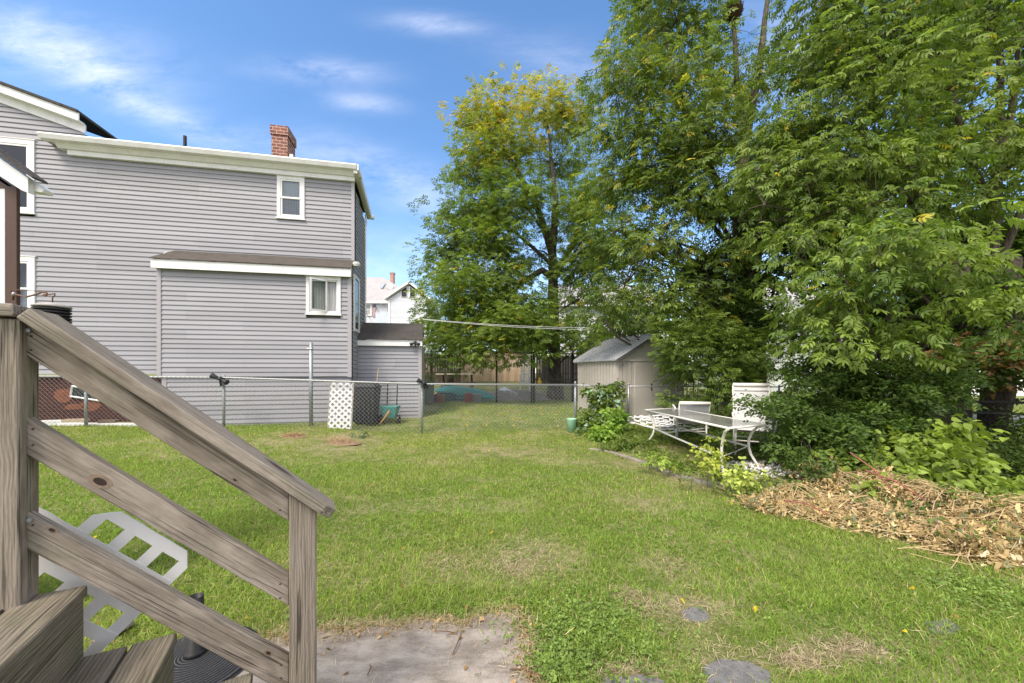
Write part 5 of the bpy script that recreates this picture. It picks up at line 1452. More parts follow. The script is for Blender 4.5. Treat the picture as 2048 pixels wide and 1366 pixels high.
def proto_broad(n=4, lobed=True, size=.55, spread=.6, oval=False):
    V = []; F = []
    for j in range(n):
        a = random.uniform(0, 6.28) if n > 1 else 0
        c = np.array([random.uniform(0, 1) , random.uniform(-spread, spread), random.uniform(-.3, .3)]) if n > 1 else np.zeros(3)
        tilt = random.uniform(-.6, .6); t2 = random.uniform(-.6, .3)
        if oval: prof = [(0, 0), (.22, .26), (.55, .30), (.85, .12), (1.08, 0)]
        elif lobed: prof = [(0, 0), (-.1, .30), (.25, .24), (.38, .52), (.55, .22), (.8, .2), (1.1, 0)]
        else: prof = [(0, 0), (.15, .36), (.5, .4), (.8, .2), (1.05, 0)]
        k = len(V); pts = [(x * size, y * size) for x, y in prof]; m_ = len(pts)
        ring = [(x, y) for x, y in pts] + [(x, -y) for x, y in pts[-2:0:-1]]
        for (x, y) in ring:
            z = abs(y) * .35 - x * x * .35
            X_ = x * math.cos(a) - y * math.sin(a); Y_ = x * math.sin(a) + y * math.cos(a)
            V.append(c + np.array([X_, Y_ * math.cos(tilt) - z * math.sin(tilt), z * math.cos(tilt) + Y_ * math.sin(tilt) + X_ * t2]))
        q = len(ring)
        for i in range(1, q - 1): F.append((k, k + i, k + i + 1))
    return np.array(V), np.array(F)
ASH = [proto_ash(7) for _ in range(4)]
ASHN = [proto_ash(7, True) for _ in range(5)]
ASHF = [proto_ash(9, False, .36, .1) for _ in range(4)]
MAPLE = [proto_broad(4) for _ in range(4)]
OVAL = [proto_broad(5, False, .42, .5, True) for _ in range(4)]
BROAD = [proto_broad(4, False, .5, .5) for _ in range(4)]

def frames(dirs, upv):
    x = dirs / np.linalg.norm(dirs, axis=1, keepdims=True)
    y = np.cross(upv, x); y /= np.linalg.norm(y, axis=1, keepdims=True) + 1e-9
    z = np.cross(x, y)
    return np.stack([x, y, z], 2)                        # columns
def scatter(pos, dirs, up, scale, protos, cols, leafvar=.18, g=rng):
    """instances of leaf cluster prototypes baked into one mesh; returns V, F, C"""
    Vs = []; Fs = []; Cs = []; off = 0
    which = g.integers(0, len(protos), len(pos)); Rm = frames(dirs, up)
    for i, (pv, pf) in enumerate(protos):
        k = which == i; n = k.sum()
        if n == 0: continue
        V = np.einsum('nij,vj->nvi', Rm[k], pv) * scale[k][:, None, None] + pos[k][:, None, :]
        F = (np.arange(n) * len(pv))[:, None, None] + pf[None] + off
        c = cols[k][:, None, :] * g.uniform(1 - leafvar, 1 + leafvar, (n, 1, 1)); c = np.repeat(c, len(pv), 1)
        Vs.append(V.reshape(-1, 3)); Fs.append(F.reshape(-1, 3)); Cs.append(c.reshape(-1, 3)); off += n * len(pv)
    return np.concatenate(Vs), np.concatenate(Fs), np.concatenate(Cs)
G1 = np.array([.092, .148, .028]); G2 = np.array([.19, .255, .046]); GD = np.array([.066, .112, .028]); YL = np.array([.62, .47, .04]); GY = np.array([.32, .36, .06]); DB = np.array([.24, .14, .05])
def crown_points(blobs, clump_r, per, seed, fill=.45, clump_density=1.0, keep=None):
    """blobs: (centre, (rx, ry, rz), weight). Leaf clusters gathered in clumps spread through each blob, more near its outside"""
    g = np.random.default_rng(seed); P_ = []; D_ = []; K_ = []; CL = []
    for bi, (c, r_, w_) in enumerate(blobs):
        r_ = np.array(r_); vol = 4.19 * r_.prod(); nc = max(3, int(vol / (clump_r ** 3 * 4.19) * .9 * clump_density * w_))
        d = g.standard_normal((nc, 3)); d /= np.linalg.norm(d, axis=1, keepdims=True)
        rad = g.random(nc) ** fill
        cc = np.array(c) + d * rad[:, None] * r_
        n = g.integers(int(per * .5), int(per * 1.5) + 1, nc); idx = np.repeat(np.arange(nc), n)
        q = g.standard_normal((len(idx), 3)); q *= (np.minimum(1.25, np.linalg.norm(q, axis=1)) / (np.linalg.norm(q, axis=1) + 1e-9))[:, None]
        fl = np.array([1.15, 1.15, .55])
        p = cc[idx] + q * clump_r * fl * g.uniform(.6, 1.25, (nc, 1))[idx]
        dr = (p - cc[idx]) + (cc[idx] - np.array(c)) * .35 + g.standard_normal((len(idx), 3)) * clump_r * .4
        dr[:, 2] = dr[:, 2] * .5 - .25 * clump_r
        P_.append(p); D_.append(dr); K_.append(g.standard_normal(nc)[idx]); CL.append(cc)
    p = np.concatenate(P_); d = np.concatenate(D_); k = np.concatenate(K_)
    if keep is not None:
        m_ = keep(p); p, d, k = p[m_], d[m_], k[m_]
    return p, d, k, np.concatenate(CL), g
def limb_path(a, b, g, sag=.12, n=7):
    a = np.array(a); b = np.array(b); L_ = np.linalg.norm(b - a); pts = []
    j = g.standard_normal(3) * L_ * .06
    for i in range(n):
        f = i / (n - 1); p = a + (b - a) * f; p = p + j * math.sin(f * math.pi) + g.standard_normal(3) * L_ * .012 * (0 < i < n - 1); p[2] += sag * L_ * math.sin(f * math.pi) ; pts.append(Vector(p))
    return pts
def tree(name, label, cat, base, trunks, blobs, protos, scale, clump_r, per, colf, seed, group=None, barkm=BARK, clump_density=1.0, fill=.45, twigs=3, keep=None, leafm=LEAF, attach=.35, limb_r=.07, crown_name='crown', droop=0.0, leafvar=.2):
    base = Vector(base); t = thing(name, label, cat, tuple(base), group)
    p, d, k, CL, g = crown_points(blobs, clump_r, per, seed, fill, clump_density, keep)
    col = colf(p, k, g); up = np.stack([g.normal(0, .65, len(p)), g.normal(0, .65, len(p)), np.ones(len(p))], 1)
    d = d / (np.linalg.norm(d, axis=1, keepdims=True) + 1e-9); d[:, 2] -= droop
    sc = scale * g.uniform(.7, 1.25, len(p))
    V, F, C = scatter(p, d, up, sc, protos, col, leafvar, g)
    tb = MB(); br = MB(); polys = []
    for pts, rr in trunks:
        pts = [Vector(q) for q in pts]
        fine = []; fr_ = []
        for i in range(len(pts) - 1):
            for f in np.linspace(0, 1, 4)[:-1 if i < len(pts) - 2 else None]:
                fine.append(pts[i].lerp(pts[i + 1], f) + Vector(g.standard_normal(3) * rr[i] * .12 * (f > 0))); fr_.append(rr[i] * (1 - f) + rr[i + 1] * f)
        tb.tube(fine, fr_, 12); polys.append((fine, fr_))
    for (c, r_, w_) in blobs:
        c = Vector(c); best = None
        for fine, fr_ in polys:
            for i, q in enumerate(fine):
                dz = c.z - q.z; hd = (Vector((c.x, c.y, 0)) - Vector((q.x, q.y, 0))).length
                if q.z < base.z + .5 and len(blobs) > 3: continue
                cost = abs(dz - hd * attach * 1.6) + hd * .6 
                if best is None or cost < best[0]: best = (cost, q, fr_[i])
        if best is None: continue
        _, q, r0 = best; L_ = (c - q).length
        if L_ < .3: continue
        r1 = min(r0 * .6, max(.02, limb_r * min(1, L_ / 3)))
        path = limb_path(q, c, g); br.tube(path, [r1 * (1 - .7 * i / 6) for i in range(7)], 7)
        m_ = [x for x in CL if (Vector(x) - c).length < max(r_) * 1.05]
        g.shuffle(m_)
        for x in m_[:int(twigs * 6)]:
            s_ = path[g.integers(2, 7)]; pp = limb_path(s_, x, g, .05, 5); br.tube(pp, [r1 * .33 * (1 - .8 * i / 4) + .003 for i in range(5)], 4, cap=False)
    if tb.v: obj('trunk', tb, barkm, t, True)
    if br.v: obj('branches', br, barkm, t, True)
    nobj(crown_name, V, F, leafm, t, col=C)
    return t
def B(px, py, d, rx, ry=None, rz=None, w_=1.0):          # blob from a photo position; rx, rz in photo pixels
    c = P(px, py, d); k = d / FPX; rz = rz or rx
    return (tuple(c), (rx * k, ry if ry else rx * k, rz * k), w_)
def mixc(a, b, t): return a[None] * (1 - t[:, None]) + b[None] * t[:, None]

# --- the yellowing ash behind the back fence
def col_ash1(p, k, g):
    t = np.clip(.5 + .35 * k, 0, 1); c = mixc(G1 * 1.15, G2 * 1.3, t)
    h = np.clip((p[:, 2] - 8.4) / 4.4, 0, 1) - .12 * np.clip((p[:, 0] - .4) / 2.5, 0, 1)
    y = g.random(len(p)) < np.clip(h * 1.0 + .16 * k - .16 - .14 * np.clip(p[:, 0], 0, 3), 0, .8)
    c = np.where(y[:, None], mixc(GY, YL, np.clip(.45 + .3 * k + .35 * g.standard_normal(len(p)), 0, 1)), c)
    c2 = mixc(c, GY, np.clip(h, 0, 1) * .6 + 0 * k) if False else c * (1 - np.clip(h, 0, 1)[:, None] * .35) + np.array([[.42, .40, .06]]) * np.clip(h, 0, 1)[:, None] * .35
    return c2
D1 = 15.0
b1 = onground(1112, D1)
bl = [B(960, 230, D1, 55, 1.0, 55), B(1090, 215, D1, 60, 1.0, 50), B(1150, 235, D1 + .5, 45, .9, 48), B(1020, 210, D1, 45, .8, 38), B(1000, 300, D1 - .5, 75, 1.2, 60), B(945, 330, D1, 50, 1., 60), B(1110, 330, D1 + 1, 75, 1.0, 60, .55),
      B(930, 430, D1, 70, 1.3, 60), B(1030, 400, D1 - 1, 75, 1.2, 65), B(1130, 430, D1 - .3, 70, 1.2, 50, .8), B(885, 500, D1, 50, 1.1, 55), B(970, 500, D1 - 1, 75, 1.2, 60), B(1060, 500, D1 + .5, 50, 1.0, 40, .7), B(1180, 400, D1 + 1, 60, 1.2, 70),
      B(880, 560, D1 - .2, 42, 1., 45), B(950, 590, D1 - 1.5, 75, 1.2, 55), B(1010, 640, D1 - 2, 75, 1.2, 40), B(900, 670, D1 - 1.8, 42, 1., 40), B(950, 700, D1 - 2, 55, .9, 35), B(1040, 660, D1 - 2, 60, .9, 36), B(1120, 650, D1 - 1.5, 50, 1., 45), B(1170, 590, D1, 50, 1.1, 60, .7), B(1150, 700, D1 - 1, 45, .8, 30), B(1200, 500, D1, 60, 1.2, 60), B(890, 620, D1 - 1, 45, 1., 50), B(990, 560, D1 - 1.2, 70, 1.2, 50), B(1060, 600, D1 - 1.6, 60, 1., 45), B(870, 710, D1 - 2, 28, .6, 28), B(1000, 700, D1 - 2, 55, .8, 30), B(1075, 700, D1 - 2, 45, .7, 22), B(1190, 680, D1 - 1.5, 35, .7, 35), B(1150, 520, D1 - .8, 50, .9, 55)]
tree('ash_tree', 'tall ash tree with yellow top leaves and dark trunk behind the back fence', 'tree', b1,
     [([b1 - ZV * .2, onground(1112, D1, .6), P(1108, 690, D1), P(1106, 600, D1), P(1104, 500, D1), P(1112, 400, D1), P(1100, 290, D1), P(1092, 220, D1)], [.38, .29, .23, .21, .17, .11, .06, .03]),
      ([P(1104, 505, D1), P(1070, 400, D1), P(1010, 300, D1 - .3), P(970, 240, D1)], [.16, .12, .08, .04]),
      ([P(1108, 560, D1), P(1150, 480, D1 + .3), P(1175, 380, D1 + .5)], [.13, .1, .04]),
      ([P(1100, 552, D1), P(1085, 540, D1 - .2), P(1050, 560, D1 - .6), P(1000, 600, D1 - 1.2), P(960, 650, D1 - 1.8)], [.14, .12, .1, .07, .04])],
     bl, ASH, .31, .45, 42, col_ash1, 11, 'ash trees', fill=.6, clump_density=1.45, limb_r=.08)

# --- big ash with the nest, and the ivy-covered one beneath it
def col_mid(p, k, g):
    t = np.clip(.5 + .4 * k, 0, 1); c = mixc(G1, G2 * 1.05, t)
    y = g.random(len(p)) < .035 + .03 * (p[:, 2] > 8); return np.where(y[:, None], (GY + YL) / 2, c)
D2_ = 11.0
b2 = onground(1490, D2_)
bl = [B(1290, 40, D2_, 55, 1.2, 70), B(1380, 30, D2_, 65, 1.3, 70, .9), B(1330, -60, D2_, 90, 1.5, 60), B(1450, 60, D2_ + .5, 55, 1., 60, .35), B(1270, 150, D2_ - .5, 75, 1.3, 70), B(1370, 150, D2_ - 1, 75, 1.3, 70), B(1460, 170, D2_, 70, 1.2, 60, .7), B(1535, 60, D2_, 25, .7, 60, .4),
      B(1240, 250, D2_ - .5, 65, 1.2, 60), B(1330, 260, D2_ - 1.2, 80, 1.3, 70), B(1430, 280, D2_ - 1, 75, 1.3, 70), B(1250, 350, D2_ - .5, 75, 1.2, 60), B(1350, 370, D2_ - 1.2, 80, 1.2, 70), B(1450, 400, D2_ - .5, 80, 1.2, 70, .8),
      B(1230, 460, D2_ - .5, 65, 1.2, 60), B(1320, 480, D2_ - 1.2, 80, 1.2, 60), B(1250, 570, D2_ - 1, 70, 1.1, 55), B(1340, 580, D2_ - 1.5, 75, 1.1, 55), B(1420, 520, D2_ - .5, 60, 1., 60, .7), B(1210, 640, D2_ - .6, 40, .7, 25, .7), B(1400, 630, D2_ - 1.2, 60, 1., 45), B(1560, 300, D2_ + .5, 70, 1.2, 80, .8), B(1560, 420, D2_ + 1, 80, 1.2, 70, .7), B(1540, 180, D2_, 45, .9, 50, .6)]
tree('ash_tree', 'tall green ash tree with a bird nest near its top above the beige shed', 'tree', b2,
     [([b2 - ZV * .2, P(1492, 745, D2_), P(1490, 640, D2_), P(1478, 520, D2_), P(1480, 400, D2_), P(1490, 280, D2_), P(1520, 120, D2_), P(1535, 0, D2_), P(1545, -80, D2_)], [.32, .26, .21, .19, .17, .14, .09, .06, .03]),
      ([P(1490, 300, D2_), P(1475, 200, D2_ + .2), P(1468, 60, D2_ + .3), P(1466, -40, D2_ + .3)], [.1, .08, .06, .03]),
      ([P(1480, 450, D2_), P(1400, 300, D2_ - .4), P(1350, 160, D2_ - .4), P(1320, 20, D2_)], [.12, .09, .06, .03])],
     bl, ASH, .29, .40, 34, col_mid, 12, 'ash trees', droop=.25, clump_density=1.2, fill=.58)
# nest
c = P(1465, 22, D2_ + .25); g = MB(); gg = np.random.default_rng(5)
for k in range(620):
    a = gg.uniform(0, 6.28); zz = gg.uniform(-.2, .2); r_ = .27 * math.sqrt(max(0, 1 - (zz / .24) ** 2)) * gg.uniform(.6, 1); p_ = c + Vector((r_ * math.cos(a), r_ * math.sin(a), zz)); dd_ = Vector((-math.sin(a), math.cos(a), gg.normal(0, .4))).normalized() * gg.uniform(.08, .2)
    g.tube([p_ - dd_, p_ + dd_ * .9 + Vector((0, 0, gg.normal(0, .03)))], .006, 3, cap=False)
g.lathe([(.02, -.2), (.17, -.14), (.22, 0), (.18, .12), (.1, .13), (.02, .06)], tuple(c), 12)
o = obj('bird_nest', g, plain('nest_twigs', (.12, .075, .05), .95, .35, 20), None); meta(o, 'brown round nest of twigs high in the fork of the tall ash', 'nest')

# --- ivy-clad trunk behind the chairs (darker), plus vines
def col_dark(p, k, g): return mixc(GD, G1, np.clip(.5 + .45 * k, 0, 1))
D3 = 10.2
b3_ = onground(1515, D3)
bl = [B(1515, 640, D3, 32, .4, 90), B(1500, 540, D3, 40, .5, 60), B(1430, 560, D3, 70, .8, 70, .7), B(1450, 660, D3 - .4, 70, .8, 60, .8), B(1570, 480, D3, 60, .9, 45, .9), B(1620, 520, D3 + .2, 60, .9, 40, .9), B(1560, 380, D3, 60, 1., 60, .8), B(1640, 420, D3, 60, 1., 60), B(1520, 450, D3 - .2, 60, .9, 50, .9)]
tree('maple_tree', 'dark leaning trunk wrapped in ivy with hanging vines, standing right behind the tall chair', 'tree', b3_,
     [([b3_ - ZV * .2, P(1515, 745, D3), P(1512, 640, D3), P(1505, 540, D3), P(1515, 420, D3), P(1550, 300, D3)], [.26, .23, .21, .19, .16, .08])], bl, MAPLE, .17, .3, 34, col_dark, 13, 'maple trees', BARKD, fill=.6)
g = MB(); gg = np.random.default_rng(9)
for k in range(46):
    x0 = gg.uniform(1395, 1500); y0 = gg.uniform(330, 520); L_ = gg.uniform(120, 330); dd_ = D3 + gg.uniform(-.6, .3); pts = []
    for i in range(7): pts.append(P(x0 + gg.normal(0, 5) + 12 * math.sin(i + k), y0 + L_ * i / 6, dd_))
    g.tube(pts, .008, 3, cap=False)
o = obj('hanging_vines', g, BARKD, None); meta(o, 'thin bare brown vines hanging left of the ivy clad trunk', 'vines', None, 'stuff')

# --- the right-hand group: multi stemmed ash whose boughs reach over the brush pile
def col_near(p, k, g):
    t = np.clip(.5 + .4 * k, 0, 1); c = mixc(G1 * 1.1, G2 * 1.2, t); y = g.random(len(p)) < .008; return np.where(y[:, None], YL * .6 + G2 * .4, c)
D4 = 7.4
b4 = Vector((P(1975, 745, D4).x, D4, 0))
bl = [B(1640, 20, 8.0, 70, 1.2, 70), B(1720, -20, 7.6, 90, 1.2, 80), B(1700, 100, 7.2, 90, 1.1, 70), B(1620, 130, 8, 60, 1., 60, .8), B(1800, 60, 7.2, 90, 1.1, 80), B(1650, 220, 7.2, 90, 1.1, 70), B(1760, 200, 6.8, 90, 1.1, 80), B(1560, 260, 7.6, 70, 1., 60), B(1500, 340, 7.6, 60, 1., 60, .9),
      B(1600, 340, 7.0, 90, 1.1, 60), B(1700, 320, 6.6, 90, 1., 60), B(1800, 320, 6.6, 90, 1., 70), B(1530, 410, 7.2, 60, .9, 40, .8), B(1640, 430, 6.6, 80, 1., 45, .8), B(1740, 420, 6.4, 80, 1., 50, .9), B(1880, 150, 7.4, 70, 1.1, 90, .8), B(1900, 300, 7.2, 80, 1., 70, .8),
      B(1960, 60, 7.6, 80, 1.1, 80, .7), B(2040, 140, 7.2, 80, 1.1, 90, .7), B(2050, 300, 6.8, 80, 1., 80, .8), B(1980, 220, 7.0, 60, .8, 60, .6), B(1970, 400, 6.9, 60, .7, 50, .7), B(1860, -60, 7.6, 90, 1.2, 70), B(2000, -60, 7.6, 90, 1.2, 70), B(1500, 470, 7.6, 40, .8, 30, .7), B(1850, 420, 6.8, 80, .9, 60, .8)]
tree('ash_tree', 'large multi stemmed ash tree filling the upper right of the photo', 'tree', b4,
     [([b4 - ZV * .2, P(1975, 900, D4 - 1.2 + 1.2), P(1978, 745, D4), P(1985, 600, D4), P(1990, 430, D4), P(1998, 280, D4), P(2000, 120, D4 + .2), P(1985, -40, D4 + .3)], [.18, .13, .11, .10, .085, .07, .05, .03]),
      ([P(1995, 330, D4), P(2025, 220, D4 + .2), P(2040, 60, D4 + .3), P(2050, -60, D4 + .4)], [.06, .05, .035, .03]),
      ([P(1985, 560, D4), P(2050, 400, D4 - .2), P(2140, 240, D4 - .2)], [.07, .05, .03]),
      ([P(1978, 700, D4), P(1920, 560, D4 - .1), P(1860, 440, D4 - .2), P(1800, 380, D4 - .5), P(1740, 300, D4 - .5)], [.12, .09, .07, .05, .03]),
      ([P(1990, 430, D4), P(1930, 300, D4 - .2), P(1890, 120, D4 - .2), P(1885, 40, D4)], [.07, .055, .04, .03])],
     bl, ASHN, .215, .33, 30, col_near, 14, 'ash trees', droop=.35, clump_density=1.0, fill=.58, limb_r=.045)
# maple behind, dark leaves filling
D5 = 9.4
b5 = Vector((P(1860, 745, D5).x, D5, 0))
bl = [B(1600, 560, D5 + .3, 70, 1., 45, .7), B(1720, 480, D5, 110, 1.2, 90), B(1850, 520, D5, 120, 1.2, 90), B(1980, 500, D5, 110, 1.2, 90), B(2090, 480, D5, 90, 1.2, 90), B(1700, 620, D5 - .5, 90, 1.1, 60), B(1800, 650, D5 - .6, 90, 1.1, 55), B(1930, 640, D5 - .5, 90, 1.1, 60), B(2050, 640, D5 - .6, 90, 1.1, 60), B(1690, 330, D5 + .5, 100, 1.2, 90, .6), B(1860, 300, D5 + .5, 110, 1.2, 110, .5), B(2030, 280, D5 + .5, 110, 1.2, 110, .5), B(1900, 80, D5 + 1, 120, 1.2, 110, .45), B(2060, 60, D5 + 1, 100, 1.2, 110, .45), B(1760, 120, D5 + 1, 100, 1.2, 110, .5), B(1640, 650, D5 - 1, 60, .9, 60, .8)]
tree('maple_tree', 'dark leaved maple standing behind the multi stemmed ash at the right', 'tree', b5,
     [([b5 - ZV * .2, P(1862, 800, D5), P(1866, 700, D5), P(1872, 560, D5), P(1860, 400, D5), P(1850, 200, D5 + .3), P(1850, 0, D5 + .5)], [.24, .2, .18, .16, .13, .1, .05]),
      ([P(1868, 650, D5), P(1950, 500, D5), P(2010, 300, D5 + .2), P(2040, 80, D5 + .5)], [.12, .1, .08, .04])],
     bl, MAPLE, .22, .38, 28, col_dark, 15, 'maple trees', BARKD, fill=.6, clump_density=1.1)
# three dark trunks close to the street fence (crowns merge above)
for k, (px, d_, r0, lab, tilt) in enumerate([(1885, 7.6, .14, 'dark slim trunk, leftmost of the three by the street fence', -6), (1925, 7.1, .12, 'slimmest dark trunk, middle of the three by the street fence', 5), (1990, 6.5, .20, 'thick ivy wrapped trunk leaning right, rightmost of the three by the street fence', 25)]):
    bb_ = Vector((P(px, 745, d_).x, d_, 0))
    cr = [B(px + 20, 600 - 12 * k, d_, 75, .8, 40, .8), B(px - 40, 640, d_ + .4, 60, .8, 38, .8)] + ([B(px + 40, 860, d_ - .1, 32, .2, 90, .9), B(px + 60, 700, d_, 70, .8, 30, .8)] if k == 2 else [])
    tree('maple_tree', lab, 'tree', bb_, [([bb_ - ZV * .1, P(px, 850, d_), P(px + tilt * .4, 745, d_), P(px + tilt, 650, d_), P(px + tilt * 1.6, 520, d_ + .2)], [r0 * 1.25, r0, r0 * .9, r0 * .8, r0 * .4])], cr, MAPLE, .15, .26, 18, col_dark, 20 + k, 'maple trees', BARKD, fill=.6)
# brownish bough over the right edge
def col_brown(p, k, g):
    c = mixc(GD, G1, np.clip(.5 + .4 * k, 0, 1)); y = g.random(len(p)) < .38; return np.where(y[:, None], mixc(DB * .6, DB, g.random(len(p))), c)
bb_ = Vector((P(2120, 745, 5.8).x, 5.8, 0))
tree('maple_tree', 'small maple with browning drooping leaves at the right edge above the street fence', 'tree', bb_, [([bb_, P(2115, 850, 5.8), P(2110, 700, 5.8), P(2060, 640, 5.8), P(1980, 690, 5.7)], [.09, .08, .07, .05, .02])],
     [B(1960, 730, 5.7, 60, .6, 30), B(2030, 750, 5.7, 60, .6, 35), B(2000, 700, 5.8, 90, .8, 35), B(2090, 700, 5.8, 70, .7, 50), B(1900, 730, 5.9, 35, .5, 22, .7)], MAPLE, .15, .22, 20, col_brown, 30, 'maple trees', BARKD, fill=.6)

# --- near ash saplings with bright pointed leaves in the middle right
def col_bright(p, k, g):
    t = np.clip(.55 + .4 * k, 0, 1); c = mixc(G1 * 1.2, G2 * 1.4, t); y = g.random(len(p)) < .008; return np.where(y[:, None], YL * .6 + G2 * .4, c)
D6 = 4.9
b6 = Vector((P(1800, 745, D6 + .6).x, D6 + .6, .1))
bl = [B(1850, 460, D6, 75, .6, 45), B(1760, 490, D6, 70, .6, 45), B(1890, 520, D6 - .1, 75, .6, 45), B(1690, 540, D6 + .3, 70, .7, 45), B(1790, 560, D6, 80, .6, 45), B(1900, 600, D6 - .1, 60, .5, 35, .8), B(1700, 610, D6 + .2, 75, .6, 40), B(1820, 630, D6, 70, .6, 35, .8), B(1640, 620, D6 + .6, 60, .6, 45), B(1980, 590, D6 - .2, 50, .5, 30, .7), B(2030, 590, D6 - .4, 50, .5, 50), B(2045, 660, D6 - .4, 40, .5, 40), B(1680, 680, D6 + .4, 80, .7, 40), B(1770, 690, D6 + .4, 70, .7, 40), B(1590, 480, D6 + 1.2, 60, .6, 50, .9), B(1560, 550, D6 + 1.4, 50, .6, 30, .7)]
tree('ash_sapling', 'bright green ash sapling with long pointed leaves arching out in front of the dark maples', 'tree', b6,
     [([b6, P(1800, 880, D6 + .6), P(1790, 745, D6 + .5), P(1775, 620, D6 + .3), P(1800, 500, D6 + .1), P(1850, 440, D6)], [.05, .042, .036, .03, .02, .01]),
      ([P(1795, 800, D6 + .5), P(1730, 640, D6 + .4), P(1680, 540, D6 + .4)], [.03, .025, .01]), ([P(1800, 760, D6 + .5), P(1900, 620, D6), P(2030, 590, D6 - .3)], [.03, .02, .01])],
     bl, ASHN, .20, .2, 15, col_bright, 16, 'ash trees', droop=.35, fill=.55, clump_density=.85, limb_r=.016, twigs=2)

# --- shrubs
def shrub(name, label, blobs, protos, scale, cr, per, colf, seed, d=None, cat='shrub', group='shrubs', dens=1.0, stems=6, leafvar=.2, keep=None):
    c = Vector(blobs[0][0]); z0 = float(gz2(c.x, c.y)); base = Vector((c.x, c.y, z0)); g_ = np.random.default_rng(seed)
    tr = []
    for (bc, br_, w_) in blobs[:8]:
        bx_ = Vector(bc); q = Vector((bx_.x * .7 + c.x * .3 + g_.normal(0, .05), bx_.y * .7 + c.y * .3 + g_.normal(0, .05), 0)); q.z = float(gz2(q.x, q.y)) - .03
        k_ = min(1, max(br_) * 1.6); tr.append(([q, q.lerp(bx_, .5) + Vector(g_.normal(0, .04 * k_, 3)), bx_ + ZV * br_[2] * .5], [.018 * k_ + .002, .012 * k_ + .001, .003]))
    return tree(name, label, cat, base, tr, blobs, protos, scale, cr, per, colf, seed, group, STEM if cat == 'plant' else BARK, dens, .55, 1, keep, crown_name='leaves', limb_r=.01, leafvar=leafvar)
shrub('shrub', 'narrow leaved green shrub spilling over the fence right of the beige shed', [B(1400, 720, 8.8, 60, .7, 45), B(1365, 690, 9.0, 45, .6, 35), B(1350, 745, 9.2, 40, .5, 28), B(1390, 660, 9, 60, .7, 45), B(1460, 690, 8.8, 55, .7, 50), B(1450, 770, 8.6, 60, .6, 45), B(1360, 790, 9, 45, .5, 35), B(1500, 740, 8.8, 35, .6, 50), B(1440, 820, 8.5, 50, .5, 40), B(1500, 820, 8.4, 50, .5, 40)],
      ASHF, .24, .24, 34, lambda p, k, g: mixc(G1 * 1.1, G2 * 1.1, np.clip(.5 + .4 * k, 0, 1)), 40)
shrub('shrub', 'large dense dark green bush right of the tall chair', [B(1680, 850, 5.6, 80, .6, 80), B(1600, 800, 5.7, 55, .5, 50), B(1620, 880, 5.3, 70, .5, 55), B(1700, 760, 5.7, 90, .6, 55), B(1780, 790, 5.6, 80, .6, 60), B(1760, 870, 5.4, 80, .6, 50), B(1600, 850, 5.3, 36, .3, 35), B(1615, 925, 4.9, 50, .4, 35), B(1660, 930, 5.0, 60, .5, 35), B(1840, 770, 5.7, 60, .6, 60), B(1620, 740, 6, 45, .5, 30), B(1548, 812, 5.3, 16, .12, 7, .5), B(1510, 808, 5.2, 12, .1, 4, .5)],
      OVAL, .12, .15, 34, lambda p, k, g: mixc(GD * 1.2, G1 * 1.3, np.clip(.5 + .4 * k, 0, 1)), 41, dens=.85)
shrub('shrub', 'light green bush with broad oval leaves behind the dead brush pile', [B(1860, 900, 4.8, 70, .4, 35), B(1800, 920, 4.7, 60, .4, 35), B(1730, 915, 4.8, 50, .35, 22), B(1900, 940, 4.5, 60, .4, 35), B(1660, 900, 5.0, 30, .3, 12, .7), B(1960, 985, 4.1, 50, .3, 18), B(2030, 995, 3.9, 40, .3, 15), B(1840, 960, 4.3, 60, .3, 22), B(1750, 960, 4.5, 60, .3, 25), B(1890, 865, 4.9, 45, .3, 18, .8)],
      BROAD, .17, .13, 12, lambda p, k, g: mixc(G2 * 1.0, G2 * 1.6, np.clip(.5 + .4 * k, 0, 1)), 42, dens=.75)
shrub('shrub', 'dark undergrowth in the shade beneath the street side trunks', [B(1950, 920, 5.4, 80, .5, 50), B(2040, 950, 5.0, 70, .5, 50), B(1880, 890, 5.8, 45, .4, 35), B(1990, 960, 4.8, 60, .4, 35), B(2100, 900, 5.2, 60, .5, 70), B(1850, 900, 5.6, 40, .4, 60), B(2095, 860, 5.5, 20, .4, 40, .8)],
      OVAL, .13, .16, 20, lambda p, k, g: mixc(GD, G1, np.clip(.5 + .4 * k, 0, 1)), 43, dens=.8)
shrub('ivy', 'green ivy with pale variegated leaves climbing the fence corner by the shed', [B(1195, 845, 9.3, 38, .25, 30), B(1210, 810, 9.5, 38, .2, 30, .8), B(1180, 865, 9.1, 30, .25, 20), B(1225, 870, 9.0, 35, .25, 22), B(1190, 790, 9.55, 30, .1, 15, .45), B(1215, 772, 9.6, 30, .1, 10, .4)],
      BROAD, .17, .12, 16, lambda p, k, g: np.where((g.random(len(p)) < .22)[:, None], np.array([[.34, .48, .36]]), mixc(G1, G2, np.clip(.5 + .4 * k, 0, 1))), 44, cat='climbing plant')
